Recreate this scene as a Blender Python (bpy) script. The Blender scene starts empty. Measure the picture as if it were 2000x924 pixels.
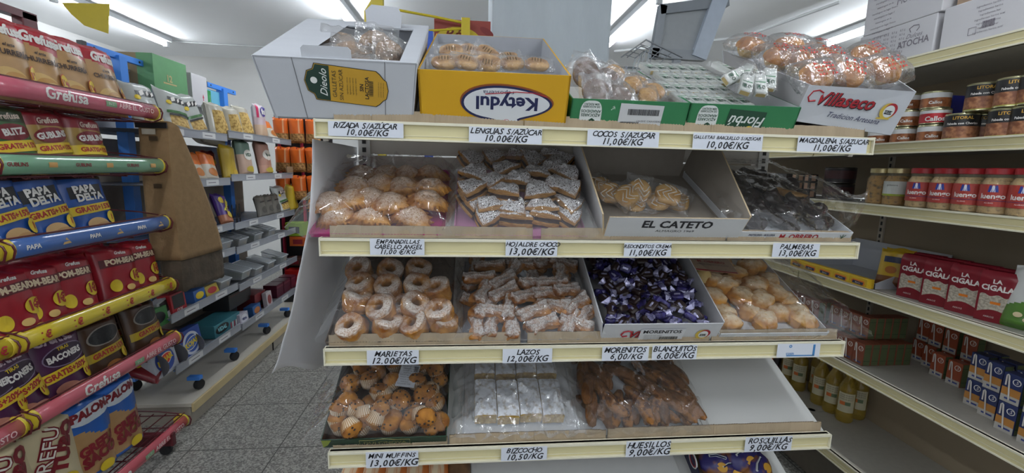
import bpy, bmesh, math, random
from mathutils import Vector, Matrix, noise
S = bpy.context.scene
COL = S.collection
PI = math.pi
rnd = random.Random(7)
# ------------------------------------------------------------------ camera
H = 1.33                      # eye height; ground is z = 0
F = 860.0                     # focal length in pixels of the 2000 px wide frame
_d = Vector((918 - 1000, 328 - 462, F)).normalized()
_r = Vector((9300, 98, F)); _r = (_r - _d * _r.dot(_d)).normalized()
_n = _d.cross(_r)
RW = Matrix((_r, _d, -_n))    # camera (x right, y down, z ahead) -> world
cam = bpy.data.cameras.new('camera'); camo = bpy.data.objects.new('camera', cam); COL.objects.link(camo)
cx, cy, cz = RW.col[0], RW.col[1], RW.col[2]
rot = Matrix((cx, -cy, -cz)).transposed()
camo.matrix_world = Matrix.Translation((0, 0, H)) @ rot.to_4x4()
cam.sensor_width = 36.0; cam.lens = F / 2000 * 36; cam.clip_start = .02; cam.clip_end = 60
S.camera = camo
# ------------------------------------------------------------------ light, exposure
W = bpy.data.worlds.new('world'); S.world = W; W.use_nodes = True
W.node_tree.nodes['Background'].inputs[0].default_value = (.86, .93, 1, 1)
W.node_tree.nodes['Background'].inputs[1].default_value = .34
S.view_settings.view_transform = 'Standard'; S.view_settings.look = 'None'
S.view_settings.gamma = 1; S.view_settings.use_curve_mapping = False
S.view_settings.exposure = 1.05
TUBE = 40.0                   # brightness of the fluorescent tubes
S.cycles.use_denoising = True
S.cycles.sample_clamp_indirect = 4
S.cycles.transparent_max_bounces = 24
S.cycles.max_bounces = 8
# ------------------------------------------------------------------ pixel -> place helpers
def ray(x, y): return RW @ Vector((x - 1000, y - 462, F))
def PY(x, y, Y): v = ray(x, y); v = v * (Y / v.y); v.z += H; return v
def PX(x, y, X): v = ray(x, y); v = v * (X / v.x); v.z += H; return v
def PZ(x, y, Z): v = ray(x, y); v = v * ((Z - H) / v.z); v.z += H; return v
# ------------------------------------------------------------------ materials
def lin(h):
    h = h.lstrip('#'); o = []
    for i in (0, 2, 4):
        c = int(h[i:i+2], 16) / 255
        o.append(c / 12.92 if c <= .04045 else ((c + .055) / 1.055) ** 2.4)
    return (*o, 1)
MT = {}
def P(col, rough=.5, metal=0, var=.06, scale=30, bump=0, col2=None, spec=.5, alpha=1, bscale=None, det=3, stretch=None, trans=0, contrast=None, coat=0):
    """plain surface: two tones mixed by noise, optional bump"""
    key = (col, rough, metal, var, scale, bump, col2, spec, alpha, bscale, det, stretch, trans, contrast, coat)
    if key in MT: return MT[key]
    m = bpy.data.materials.new('surface'); m.use_nodes = True; nt = m.node_tree; N = nt.nodes; L = nt.links
    b = N['Principled BSDF']
    b.inputs['Roughness'].default_value = rough; b.inputs['Metallic'].default_value = metal
    b.inputs['Specular IOR Level'].default_value = spec; b.inputs['Alpha'].default_value = alpha
    b.inputs['Transmission Weight'].default_value = trans; b.inputs['Coat Weight'].default_value = coat
    c = lin(col)
    if var or col2 or bump:
        tc = N.new('ShaderNodeTexCoord'); mp = N.new('ShaderNodeMapping'); L.new(tc.outputs['Object'], mp.inputs[0])
        if stretch: mp.inputs['Scale'].default_value = stretch
        nz = N.new('ShaderNodeTexNoise'); nz.inputs['Scale'].default_value = scale; nz.inputs['Detail'].default_value = det
        L.new(mp.outputs[0], nz.inputs['Vector'])
        rp = N.new('ShaderNodeValToRGB'); lo, hi = contrast or (.3, .7)
        rp.color_ramp.elements[0].position = lo; rp.color_ramp.elements[1].position = hi
        a = lin(col2) if col2 else tuple(x * (1 - var) for x in c[:3]) + (1,)
        d = c if col2 else tuple(min(1, x * (1 + var)) for x in c[:3]) + (1,)
        rp.color_ramp.elements[0].color = a; rp.color_ramp.elements[1].color = d
        L.new(nz.outputs[0], rp.inputs[0]); L.new(rp.outputs[0], b.inputs['Base Color'])
        if bump:
            n2 = N.new('ShaderNodeTexNoise'); n2.inputs['Scale'].default_value = bscale or scale * 2; n2.inputs['Detail'].default_value = 4
            L.new(mp.outputs[0], n2.inputs['Vector'])
            bp = N.new('ShaderNodeBump'); bp.inputs['Strength'].default_value = bump; bp.inputs['Distance'].default_value = .004
            L.new(n2.outputs[0], bp.inputs['Height']); L.new(bp.outputs[0], b.inputs['Normal'])
    else:
        b.inputs['Base Color'].default_value = c
    MT[key] = m
    return m
def emit(col, s):
    m = bpy.data.materials.new('tube_glow'); m.use_nodes = True; nt = m.node_tree
    nt.nodes.remove(nt.nodes['Principled BSDF']); e = nt.nodes.new('ShaderNodeEmission')
    e.inputs[0].default_value = lin(col); e.inputs[1].default_value = s
    nt.links.new(e.outputs[0], nt.nodes['Material Output'].inputs[0]); return m
def film_mat(gloss=.11, haze=.02, rough=.03, tint='#ffffff', bscale=30, bump=.22):
    """clear cellophane: mostly see-through, thin white haze, sharp reflections stronger at grazing angles"""
    m = bpy.data.materials.new('cellophane'); m.use_nodes = True; nt = m.node_tree; N = nt.nodes; L = nt.links
    N.remove(N['Principled BSDF'])
    tr = N.new('ShaderNodeBsdfTransparent'); tr.inputs[0].default_value = lin(tint)
    gl = N.new('ShaderNodeBsdfGlossy'); gl.inputs['Roughness'].default_value = rough
    df = N.new('ShaderNodeBsdfDiffuse'); df.inputs[0].default_value = (.9, .92, .95, 1)
    lw = N.new('ShaderNodeLayerWeight'); lw.inputs[0].default_value = .25
    mr = N.new('ShaderNodeMapRange'); mr.inputs[3].default_value = gloss * .6; mr.inputs[4].default_value = min(.9, gloss * 5)
    L.new(lw.outputs['Facing'], mr.inputs[0])
    m1 = N.new('ShaderNodeMixShader'); m1.inputs[0].default_value = haze
    L.new(tr.outputs[0], m1.inputs[1]); L.new(df.outputs[0], m1.inputs[2])
    m2 = N.new('ShaderNodeMixShader'); L.new(mr.outputs[0], m2.inputs[0]); L.new(m1.outputs[0], m2.inputs[1]); L.new(gl.outputs[0], m2.inputs[2])
    tc = N.new('ShaderNodeTexCoord'); nz = N.new('ShaderNodeTexNoise'); nz.inputs['Scale'].default_value = bscale; nz.inputs['Detail'].default_value = 2
    L.new(tc.outputs['Object'], nz.inputs['Vector'])
    bp = N.new('ShaderNodeBump'); bp.inputs['Strength'].default_value = bump; bp.inputs['Distance'].default_value = .006
    L.new(nz.outputs[0], bp.inputs['Height']); L.new(bp.outputs[0], gl.inputs['Normal'])
    L.new(m2.outputs[0], N['Material Output'].inputs[0])
    return m
# ------------------------------------------------------------------ mesh builder
_tc = {}
def text_mesh(s, bold=0., shear=0.):
    k = (s, bold, shear)
    if k in _tc: return _tc[k]
    cu = bpy.data.curves.new('t', 'FONT'); cu.body = s; cu.size = 1; cu.offset = bold; cu.shear = shear
    cu.align_x = 'CENTER'; cu.align_y = 'CENTER'; cu.resolution_u = 2; cu.fill_mode = 'FRONT'
    ob = bpy.data.objects.new('t', cu); COL.objects.link(ob)
    dg = bpy.context.evaluated_depsgraph_get(); me = ob.evaluated_get(dg).to_mesh()
    vs = [v.co.copy() for v in me.vertices]; fs = [tuple(p.vertices) for p in me.polygons]
    bpy.data.objects.remove(ob); bpy.data.curves.remove(cu)
    _tc[k] = (vs, fs); return _tc[k]
I4 = Matrix.Identity(4)
def T(x, y=0, z=0): return Matrix.Translation((x, y, z) if not hasattr(x, '__len__') else x)
def RX(a): return Matrix.Rotation(a, 4, 'X')
def RY(a): return Matrix.Rotation(a, 4, 'Y')
def RZ(a): return Matrix.Rotation(a, 4, 'Z')
FRONT = RX(PI/2)              # local x right, y up, z out  ->  facing the camera side (-Y)
FLEFT = RZ(PI/2) @ RX(PI/2)   # facing +X (things on the left side of the shop)
FRIGHT = RZ(-PI/2) @ RX(PI/2) # facing -X (things on the right side)
class MB:
    def __init__(s): s.v = []; s.f = []; s.m = []; s.mats = []
    def mi(s, m):
        if m not in s.mats: s.mats.append(m)
        return s.mats.index(m)
    def add(s, vs, fs, m, M=None):
        o = len(s.v); k = s.mi(m) if not isinstance(m, list) else None
        s.v += [(M @ Vector(v)) if M is not None else Vector(v) for v in vs]
        for i, f in enumerate(fs):
            s.f.append(tuple(o + j for j in f)); s.m.append(k if k is not None else s.mi(m[i]))
        return s
    def box(s, x0, x1, y0, y1, z0, z1, m, M=None):
        vs = [(x, y, z) for x in (x0, x1) for y in (y0, y1) for z in (z0, z1)]
        return s.add(vs, [(0,1,3,2),(4,6,7,5),(0,4,5,1),(2,3,7,6),(0,2,6,4),(1,5,7,3)], m, M)
    def cbox(s, c, d, m, M=None):
        return s.box(c[0]-d[0]/2, c[0]+d[0]/2, c[1]-d[1]/2, c[1]+d[1]/2, c[2]-d[2]/2, c[2]+d[2]/2, m, M)
    def hexa(s, p, m, M=None):   # 8 corners: bottom 4 (ccw), top 4
        return s.add(p, [(3,2,1,0),(4,5,6,7),(0,1,5,4),(1,2,6,5),(2,3,7,6),(3,0,4,7)], m, M)
    def tube(s, pts, r, m, n=6, M=None, closed=False):
        pts = [Vector(p) for p in pts]; rings = []; N = len(pts); up = None
        for i, p in enumerate(pts):
            a = pts[i-1] if (i > 0 or closed) else p; b = pts[(i+1) % N] if (i < N-1 or closed) else p
            t = (b - a).normalized() if (b - a).length > 1e-9 else Vector((0,0,1))
            if up is None: up = t.orthogonal().normalized()
            up = (up - t * up.dot(t)); up = up.normalized() if up.length > 1e-6 else t.orthogonal().normalized()
            w = t.cross(up); rr = r[i] if hasattr(r, '__len__') else r
            rings.append([p + (up * math.cos(2*PI*k/n) + w * math.sin(2*PI*k/n)) * rr for k in range(n)])
        vs = [q for R in rings for q in R]; fs = []
        for i in range(N if closed else N-1):
            for k in range(n):
                a = i*n; b = ((i+1) % N)*n; k2 = (k+1) % n
                fs.append((a+k, a+k2, b+k2, b+k))
        if not closed: fs += [tuple(range(n))[::-1], tuple(range((N-1)*n, N*n))]
        return s.add(vs, fs, m, M)
    def lathe(s, prof, m, n=20, M=None, wob=None):
        vs = []; fs = []; ms = []
        for i, (r, z) in enumerate(prof):
            for k in range(n):
                a = 2*PI*k/n; rr = r * (wob(a, i) if wob else 1)
                vs.append((rr*math.cos(a), rr*math.sin(a), z))
        for i in range(len(prof)-1):
            for k in range(n):
                k2 = (k+1) % n; fs.append((i*n+k, i*n+k2, (i+1)*n+k2, (i+1)*n+k)); ms.append(m[i] if isinstance(m, list) else m)
        fs.append(tuple(range(n))[::-1]); ms.append(ms[0]); fs.append(tuple(range((len(prof)-1)*n, len(prof)*n))); ms.append(ms[-2])
        return s.add(vs, fs, ms, M)
    def grid(s, fn, nu, nv, m, M=None, cu=False):
        vs = [fn(i/nu, j/nv) for j in range(nv+1) for i in range(nu + (0 if cu else 1))]
        w = nu if cu else nu+1; fs = []; ms = []
        for j in range(nv):
            for i in range(nu):
                i2 = (i+1) % w; fs.append((j*w+i, j*w+i2, (j+1)*w+i2, (j+1)*w+i))
                ms.append(m((i+.5)/nu, (j+.5)/nv) if callable(m) else m)
        return s.add(vs, fs, ms, M)
    def prism(s, poly, h, m, M=None, z0=0):
        n = len(poly); vs = [(x, y, z0) for x, y in poly] + [(x, y, z0+h) for x, y in poly]
        fs = [tuple(range(n))[::-1], tuple(range(n, 2*n))] + [(i, (i+1) % n, n+(i+1) % n, n+i) for i in range(n)]
        return s.add(vs, fs, m, M)
    def text(s, t, size, m, M=None, bold=0., shear=0., wrap=None, at=(0, 0), rot=0, sx=1.):
        vs, fs = text_mesh(t, bold, shear); c, q = math.cos(rot), math.sin(rot); o = []
        for v in vs:
            x, y = v.x*size*sx, v.y*size
            x, y = x*c - y*q + at[0], x*q + y*c + at[1]
            o.append(wrap(x, y) if wrap else (x, y, 0))
        return s.add(o, fs, m, M)
    def hand(s, t, size, m, M=None, at=(0, 0), seed=0):    # marker-pen lettering: every letter a little off
        r = random.Random(seed or hash(t) % 999); adv = []
        for ch in t: adv.append({'1': .46, ' ': .34, 'I': .3, 'i': .3, '/': .42, '.': .26, ',': .26, 'M': .8, 'K': .68, 'G': .72, 'O': .74, 'L': .56}.get(ch, .62))
        tot = sum(adv); x = -tot/2 * size
        for ch, a in zip(t, adv):
            if ch != ' ':
                s.text(ch, size*r.uniform(.92, 1.1), m, M, bold=0 if ch == 'Q' else .022, shear=.32, at=(at[0] + x + a*size/2, at[1] + r.uniform(-.04, .04)*size), rot=r.uniform(-.08, .08), sx=1.0)
            x += a*size
        return s
    def build(s, name, parent=None, M=None, smooth=True, bevel=0, sub=0, ang=40, solid=0):
        me = bpy.data.meshes.new(name); me.from_pydata([tuple(v) for v in s.v], [], s.f)
        for m in s.mats: me.materials.append(m)
        if s.mats:
            me.polygons.foreach_set('material_index', s.m)
        if smooth:
            me.polygons.foreach_set('use_smooth', [True]*len(me.polygons))
            try: me.set_sharp_from_angle(angle=math.radians(ang))
            except Exception: pass
        me.update()
        o = bpy.data.objects.new(name, me); COL.objects.link(o)
        if solid: k = o.modifiers.new('s', 'SOLIDIFY'); k.thickness = solid; k.offset = 0
        if bevel: k = o.modifiers.new('b', 'BEVEL'); k.width = bevel; k.segments = 2; k.limit_method = 'ANGLE'
        if sub: k = o.modifiers.new('u', 'SUBSURF'); k.levels = sub; k.render_levels = sub
        if parent: o.parent = parent
        if M is not None: o.matrix_basis = M
        return o
def thing(name, label, cat, M=None, group=None):
    o = bpy.data.objects.new(name, None); COL.objects.link(o); o.empty_display_size = .02
    if M is not None: o.matrix_basis = M
    return tag(o, label, cat, group)
def tag(o, label, cat, group=None):
    o['label'] = label; o['category'] = cat
    if group: o['group'] = group
    return o
def struct(o): o['kind'] = 'structure'; return o
def dup(root, label, M=None, group=None):
    r = root.copy(); COL.objects.link(r); r['label'] = label
    if group: r['group'] = group
    if M is not None: r.matrix_basis = M
    for c in list(root.children):
        k = c.copy(); COL.objects.link(k); k.parent = r
        for g in list(c.children):
            q = g.copy(); COL.objects.link(q); q.parent = k
    return r
class Kind:
    """first use places the model itself, every later use a copy"""
    def __init__(s, makers): s.mk = makers; s.ob = {}
    def put(s, k, label, cat, M, group=None):
        k = k % len(s.mk)
        if k not in s.ob:
            o = s.mk[k](); tag(o, label, cat, group); o.matrix_basis = M; s.ob[k] = o; return o
        return dup(s.ob[k], label, M, group)
ORD = ['first', 'second', 'third', 'fourth', 'fifth', 'sixth', 'seventh', 'eighth', 'ninth', 'tenth', 'eleventh', 'twelfth']
def rank_rows(pts, names):
    """for [(x, y)] given row by row -> 'second from the left in the front row' texts"""
    out = []
    for r, row in enumerate(pts):
        order = sorted(range(len(row)), key=lambda i: row[i][0])
        for i in range(len(row)): out.append((order.index(i), r, f"{ORD[order.index(i)]} from the left in the {names[r]} row"))
    return out
def fbm(p, s=1., seed=0): return noise.fractal(Vector(p)*s + Vector((seed*7.3, seed*3.1, seed*1.7)), 1., 2., 3)
def blob(b, m, sx, sy, sz, e=1., amp=.06, fs=1.2, seed=0, nu=20, nv=14, flat=0, bend=0, M=None, shape=None):
    """rounded lump: superellipsoid + noise, flat bottom, bent along x"""
    def pw(c): return math.copysign(abs(c)**e, c)
    def fn(u, v):
        a = 2*PI*u; t = -PI/2 + PI*v
        x, y, z = pw(math.cos(t))*pw(math.cos(a)), pw(math.cos(t))*pw(math.sin(a)), pw(math.sin(t))
        k = 1 + amp*fbm((x, y, z), fs, seed)*2
        x *= k*sx; y *= k*sy; z *= k*sz
        if flat and z < -flat*sz: z = -flat*sz
        if shape: x, y, z = shape(x, y, z)
        if bend: y += bend*(x/sx)**2; 
        return (x, y, z)
    return b.grid(fn, nu, nv, m, M, cu=True)
# ------------------------------------------------------------------ the shop's shell
XL, XR, YB, ZC = -3.85, 4.6, 5.9, H + 1.2
def floor_mat():
    m = bpy.data.materials.new('terrazzo'); m.use_nodes = True; nt = m.node_tree; N = nt.nodes; L = nt.links; b = N['Principled BSDF']
    tc = N.new('ShaderNodeTexCoord'); mp = N.new('ShaderNodeMapping'); mp.inputs['Location'].default_value = (.887, -2.0, 0)
    L.new(tc.outputs['Object'], mp.inputs[0])
    br = N.new('ShaderNodeTexBrick'); br.offset = 0; br.inputs['Scale'].default_value = 1
    br.inputs['Brick Width'].default_value = .4; br.inputs['Row Height'].default_value = .4; br.inputs['Mortar Size'].default_value = .0028
    L.new(mp.outputs[0], br.inputs['Vector'])
    vo = N.new('ShaderNodeTexVoronoi'); vo.inputs['Scale'].default_value = 150; L.new(tc.outputs['Object'], vo.inputs['Vector'])
    rp = N.new('ShaderNodeValToRGB'); e = rp.color_ramp.elements
    e[0].color = lin('#6c6b66'); e[0].position = .1; e[1].color = lin('#b0aea7'); e[1].position = .85
    k = e.new(.5); k.color = lin('#8f8d87')
    sp = N.new('ShaderNodeSeparateColor'); L.new(vo.outputs['Color'], sp.inputs[0]); L.new(sp.outputs[0], rp.inputs[0])
    mx = N.new('ShaderNodeMix'); mx.data_type = 'RGBA'; mx.inputs['B'].default_value = lin('#4a4946')
    L.new(br.outputs['Fac'], mx.inputs[0]); L.new(rp.outputs[0], mx.inputs['A'])
    L.new(mx.outputs['Result'], b.inputs['Base Color']); b.inputs['Roughness'].default_value = .38
    return m
b = MB().box(XL-.1, XR+.1, -2.6, YB+.1, -.1, 0, floor_mat()); struct(b.build('floor', smooth=False))
WHITE = P('#ebebe9', .85, var=.02, scale=2.5); CEIL = P('#f1f3f4', .9, var=.02, scale=1.5)
struct(MB().box(XL-.1, XR+.1, -2.6, YB+.1, ZC, ZC+.1, CEIL).build('ceiling', smooth=False))
struct(MB().box(XL-.1, XL, -2.6, YB+.1, 0, ZC, WHITE).build('wall_left', smooth=False))
struct(MB().box(XR, XR+.1, -2.6, YB+.1, 0, ZC, WHITE).build('wall_right', smooth=False))
b = MB().box(XL, XR, YB, YB+.1, 0, ZC, WHITE); struct(b.build('wall_back', smooth=False))
# coved corner between back wall and ceiling
cv = MB().grid(lambda u, v: (XL + u*(XR-XL), YB - .22*(1-math.sin(v*PI/2)), ZC - .22*(1-math.cos(v*PI/2))), 2, 8, WHITE)
struct(cv.build('trim_1'))
# plastered column behind the shelves
p0, p1 = PY(960, 60, 2.35), PY(1193, 60, 2.35)
struct(MB().box(p0.x, p1.x, 2.35, 2.35+.5, 0, ZC, P('#c3ccd2', .7, var=.04, scale=5, bump=1.0, bscale=16, stretch=(2.4, 2.4, .7))).build('pillar_1', smooth=False, bevel=.01))
# ------------------------------------------------------------------ fluorescent tubes
GLOW = emit('#f2f8ff', TUBE); FIX = P('#d8dcdf', .5, var=0)
def tube_lamp():
    r = bpy.data.objects.new('ceiling_light', None); COL.objects.link(r)
    MB().box(-.045, .045, -.62, .62, -.045, 0, FIX).build('housing', r, smooth=False, bevel=.006)
    MB().tube([(0, -.575, -.075), (0, .575, -.075)], .014, GLOW, 10).build('tube', r)
    for y in (-.595, .595): MB().box(-.018, .018, y-.018, y+.018, -.095, -.04, FIX).build('lamp_holder', r, smooth=False, bevel=.003)
    return r
KL = Kind([tube_lamp])
for x, y, d in [(-.98, 3.4, 'above the white biscuit carton'), (1.24, 3.62, 'right of the plastered pillar'),
                (3.06, 3.15, 'behind the stacked white cartons'), (-2.99, 4.28, 'over the snack racks in the left aisle'),
                (-.98, .35, 'overhead, in the row before the pastry shelves'), (1.24, .35, 'overhead, in the row above the right aisle'),
                (-2.99, .9, 'overhead, beyond the red wire rack'), (3.06, .35, 'overhead, beyond the right-hand shelving'),
                (-.98, -1.5, 'behind the viewer, toward the shop front'), (1.24, -1.5, 'behind the viewer, right of the aisle')]:
    KL.put(0, f'lit white fluorescent tube light {d}', 'ceiling light', T(x, y, ZC), 'fluorescent lights in rows on the ceiling')
def conduit(name, pts, label, r=.006):
    tag(MB().tube(pts, r, P('#b9bcbd', .5, var=0), 8).build(name), label, 'conduit')
q0, q1, q2 = PZ(326, 70, ZC), PZ(362, 79, ZC), PZ(620, 90, ZC)
conduit('conduit_pipe', [(-2.99, 4.9, ZC-.02), (-2.9, 5.0, ZC-.012), (-2.6, 5.02, ZC-.012), (-.9, 5.05, ZC-.012)], 'thin grey cable conduit running along the ceiling from the left lamp')
conduit('conduit_pipe', [PZ(1200, 100, ZC-.02), PZ(1452, 72, ZC-.02), PZ(1640, 4, ZC-.02)], 'pale conduit pipe crossing the ceiling beyond the grey sign frame', .012)
# ------------------------------------------------------------------ main pastry shelf unit (sloped shelves)
D = 1.03; X0, X1 = -.341, .997; TH = math.radians(25)
ZT = {1: H+.098, 2: H-.166, 3: H-.432, 4: H-.701, 5: H-.97}
FR = {l: T(0, 1.045, z-.008) @ RX(TH) for l, z in ZT.items()}
FRI = {l: m.inverted() for l, m in FR.items()}
def PS(l, px, py, h=0):
    """where the ray through a pixel meets the sloped shelf (h above it), in shelf coordinates"""
    o = FRI[l] @ Vector((0, 0, H)); d = FRI[l].to_3x3() @ ray(px, py)
    t = (h - o.z)/d.z; p = o + d*t
    return p.x, p.y
CREAM = P('#d9cf9f', .45, var=.03, scale=6); LIP = P('#e2ddc6', .4, var=.02); BEIGE = P('#c9c3b8', .6, var=.03, scale=4)
BOARD = P('#d6d6d2', .5, var=.02, scale=5); DARK = P('#23211f', .6, var=0); BLACK = P('#15151a', .6, var=0)
def rail_mesh(x0, x1, z0, z1, y):
    b = MB(); e = .0065
    b.box(x0, x1, y+.001, y+.010, z0, z1, CREAM)
    b.box(x0, x1, y-.006, y+.014, z1-e, z1, LIP); b.box(x0, x1, y-.006, y+.010, z0, z0+e*.7, LIP)
    b.box(x0, x1, y-.0005, y+.002, z0+.011, z0+.0122, LIP)
    for x in (x0, x1-.003): b.box(x, x+.003, y-.007, y+.014, z0, z1+.001, LIP)
    return b
unit = thing('gondola_shelf_unit', 'cream shelf unit with sloping shelves of pastries and handwritten prices', 'shelf unit', T(0, 0, 0))
for l in ZT:
    sb = MB().box(X0, X1, -.002, .40, -.018, -.0004, BOARD, FR[l]).box(X0, X0+.012, .02, .39, -.05, -.018, BEIGE, FR[l]).box(X1-.012, X1, .02, .39, -.05, -.018, BEIGE, FR[l]).build('shelf_board', unit, smooth=False)
    rail_mesh(X0, X1, ZT[l]-.042, ZT[l], D).build('price_rail', sb, smooth=False, bevel=.0012)
zz = [.15, .60, .86, 1.10, H+.033, H+.24]
for a, c in zip(zz, zz[1:]):
    MB().box(X0+.035, X1-.035, 1.418, 1.432, a+.0025, c-.0025, BEIGE).build('back_panel', unit, smooth=False)
for x in (X0, X1-.035):
    b = MB().box(x, x+.035, 1.412, 1.45, 0, H+.24, P('#d4d2cc', .5, var=0))
    for k in range(52): b.box(x+.012, x+.023, 1.410, 1.4125, .22+k*.025, .22+k*.025+.014, DARK)
    b.build('upright', unit, smooth=False)
MB().box(X0, X1, 1.06, 1.44, .02, .14, BEIGE).build('base_plinth', unit, smooth=False, bevel=.002)
for x in (X0+.05, X1-.09): MB().lathe([(.02, 0), (.022, .006), (.012, .02), (.012, .03)], DARK, 12, T(x, 1.12, 0)).build('foot', unit)
# handwritten price cards in the rails
CARD = P('#d9dde6', .55, var=.02); INK = P('#16161c', .6, var=0); BLUEINK = P('#3f7fb8', .6, var=0)
def price_card(px, lines, label, special=False):
    p, q = PY(px[0], px[1], D-.0068), PY(px[2], px[3], D-.0068)
    w, h = abs(q.x-p.x), abs(p.z-q.z); c = (p+q)/2
    M = T(c.x, D-.0058, c.z) @ FRONT @ RZ(rnd.uniform(-.006, .006))
    o = MB().box(-w/2, w/2, -h/2, h/2, -.0006, .0004, CARD).build('price_card', None, M, smooth=False)
    b = MB(); n = len(lines)
    if special:
        b.text(lines[0], .012, BLUEINK, T(-w*.2, -h*.22, .0008), bold=.02)
        b.box(-w*.28, w*.36, -h*.42, -h*.34, .0006, .0009, BLUEINK).box(w*.33, w*.38, -h*.42, h*.42, .0006, .0009, BLUEINK)
        b.text('o', .016, BLUEINK, T(-w*.2, h*.34, .0008), bold=.03)
    else:
        for i, s in enumerate(lines):
            sz = h*(.50 if n == 2 else .36); sz = sz*1.12 if i == n-1 else sz
            sz = min(sz, w*1.0/(.60*len(s)))
            b.hand(s, sz, INK, T(0, 0, .0008), at=((rnd.uniform(-.02, .02)*w), h*(.5-(i+.5)/n)*.92), seed=len(s)+i)
    b.build('handwriting', o, smooth=False)
    tag(o, label, 'price card', 'handwritten price cards in the shelf rails')
for px, ln, lb in [
  ((640,236,788,270), ['RIZADA S/AZÚCAR','10.00€/KG'], 'white card in top rail reading 10.00€/kg, first from the left'),
  ((916,247,1058,282), ['LENGUAS S/AZÚCAR','10.00€/KG'], 'white card in top rail below the yellow carton, 10.00€/kg'),
  ((1148,253,1286,288), ['COCOS S/AZUCAR','11,00€/KG'], 'white card in top rail for cocos, 11,00€/kg, below first green box'),
  ((1355,259,1488,295), ['GALLETAS BARQUILLO S/AZÚCAR','10,00€/KG'], 'white card in top rail with a long name, 10,00€/kg, below second green box'),
  ((1560,266,1692,300), ['MAGDALENA S/AZUCAR','11,00€/KG'], 'white card at the right end of the top rail, for magdalenas, 11,00€/kg'),
  ((722,466,829,499), ['EMPANADILLAS','CABELLO ANGEL','11,00 €/KG'], 'three-line white card for empanadillas, 11,00 €/kg'),
  ((988,469,1088,501), ['HOJALDRE CHOCO','13,00€/KG'], 'white card for chocolate puff pastry triangles, 13,00€/kg'),
  ((1220,474,1310,502), ['REDONDITOS CREMA','11,00€/KG'], 'white card for round cream biscuits, 11,00€/kg'),
  ((1511,475,1599,503), ['PALMERAS','13,00€/KG'], 'white card for palmeras, 13,00€/kg, with its top line cut off'),
  ((716,685,818,712), ['MARIETAS','12.00€/KG'], 'white card below the ring pastries, 12.00€/kg'),
  ((982,682,1078,708), ['LAZOS','12,00€/KG'], 'white card for bow pastries reading 12,00€/kg'),
  ((1177,677,1266,704), ['MORENITOS','6,00/KG'], 'white card below the purple sweets, 6,00/kg'),
  ((1275,675,1360,702), ['BLANQUITOS','6.00€/KG'], 'white card beside the 6,00/kg card, reading 6.00€/kg'),
  ((714,884,817,911), ['MINI MUFFINS','13,00€/KG'], 'white card below the muffins in the bottom rail, 13,00€/kg'),
  ((979,875,1068,898), ['BIZCOCHO','10,50/KG'], 'white card below the sugared sponge slabs, 10,50/kg'),
  ((1224,863,1308,890), ['HUESILLOS','9,00€/KG'], 'white card below the brown finger cakes, 9,00€/kg'),
  ((1457,855,1545,880), ['ROSQUILLAS','9,00€/KG'], 'white card below the empty shelf space, 9,00€/kg')]:
    price_card(px, ln, lb)
price_card((1520,672,1600,697), ['cosn'], 'white card with blue print and corner line, right end of third rail', True)
# corrugated card strips standing behind the rails
CORR = P('#a8967c', .85, var=.10, scale=8, bump=.3, bscale=40, stretch=(4, 1, .3)); CORRD = P('#6e5d48', .9, var=.1)
def strip(l, xa, xb, label, h=.034, printed=False, seed=0):
    r = random.Random(seed + l*10)
    a = PY(xa, 240, D).x if l == 1 else PY(xa, {2: 455, 3: 670, 4: 860}[l], 1.05).x
    c = PY(xb, {1: 250, 2: 455, 3: 660, 4: 845}[l], 1.05).x
    a = max(a, X0+.006); c = min(c, X1-.004)
    L = c-a; z0 = ZT[l]-.007; folds = sorted(r.uniform(.05, .95) for _ in range(int(L*9)))
    n = int(L/.0035); b = MB()
    def rip(x): return .0005*math.sin(x*2*PI/.0075) + sum(-.0016*math.exp(-((x/L-f)*L/.0018)**2) for f in folds)
    def top(x): return h + .0012*fbm((x*30, l, 0), 1, seed) + (.0 if abs(x/L-.5) < .47 else -.002)
    for s, yy in ((1, 0.), (-1, .0034)):
        vs = []; fs = []
        for i in range(n+1):
            x = L*i/n
            for j in range(3): vs.append((a+x, 1.0475 + yy - rip(x)*1.0 + .002*j/2, z0 + top(x)*j/2))
        for i in range(n):
            for j in range(2):
                q = (i*3+j, (i+1)*3+j, (i+1)*3+j+1, i*3+j+1); fs.append(q if s == 1 else q[::-1])
        b.add(vs, fs, CORR)
    vs = []; fs = []        # fluted top edge
    for i in range(n+1):
        x = L*i/n; y = 1.0495 - rip(x); z = z0 + top(x)
        vs += [(a+x, y, z), (a+x, y+.0017+.0013*math.sin(x*2*PI/.0075), z-.0012), (a+x, y+.0034, z)]
    for i in range(n):
        for j in range(2): fs.append((i*3+j, (i+1)*3+j, (i+1)*3+j+1, i*3+j+1))
    b.add(vs, fs, CORRD)
    for x in (a, a+L): b.box(x-.0003, x+.0003, 1.0475, 1.0515, z0, z0+h*.98, CORR)
    o = b.build('cardboard_strip', None)
    if printed:
        k = MB()
        for i in range(26):
            w = r.choice((.0012, .002, .003)); k.box(a+.06+i*.0042, a+.06+i*.0042+w, 1.0466, 1.0469, z0+.011, z0+.030, INK)
        for i in range(2): k.box(a+.018+i*.022, a+.03+i*.022, 1.0466, 1.0469, z0+.013, z0+.028, INK)
        k.text('FRAGIL - MANTENER', .009, INK, T(a+.21, 1.0466, z0+.024) @ FRONT)
        k.build('print', o, smooth=False)
    tag(o, label, 'cardboard strip', 'corrugated cardboard strips along the shelf fronts')
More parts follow.
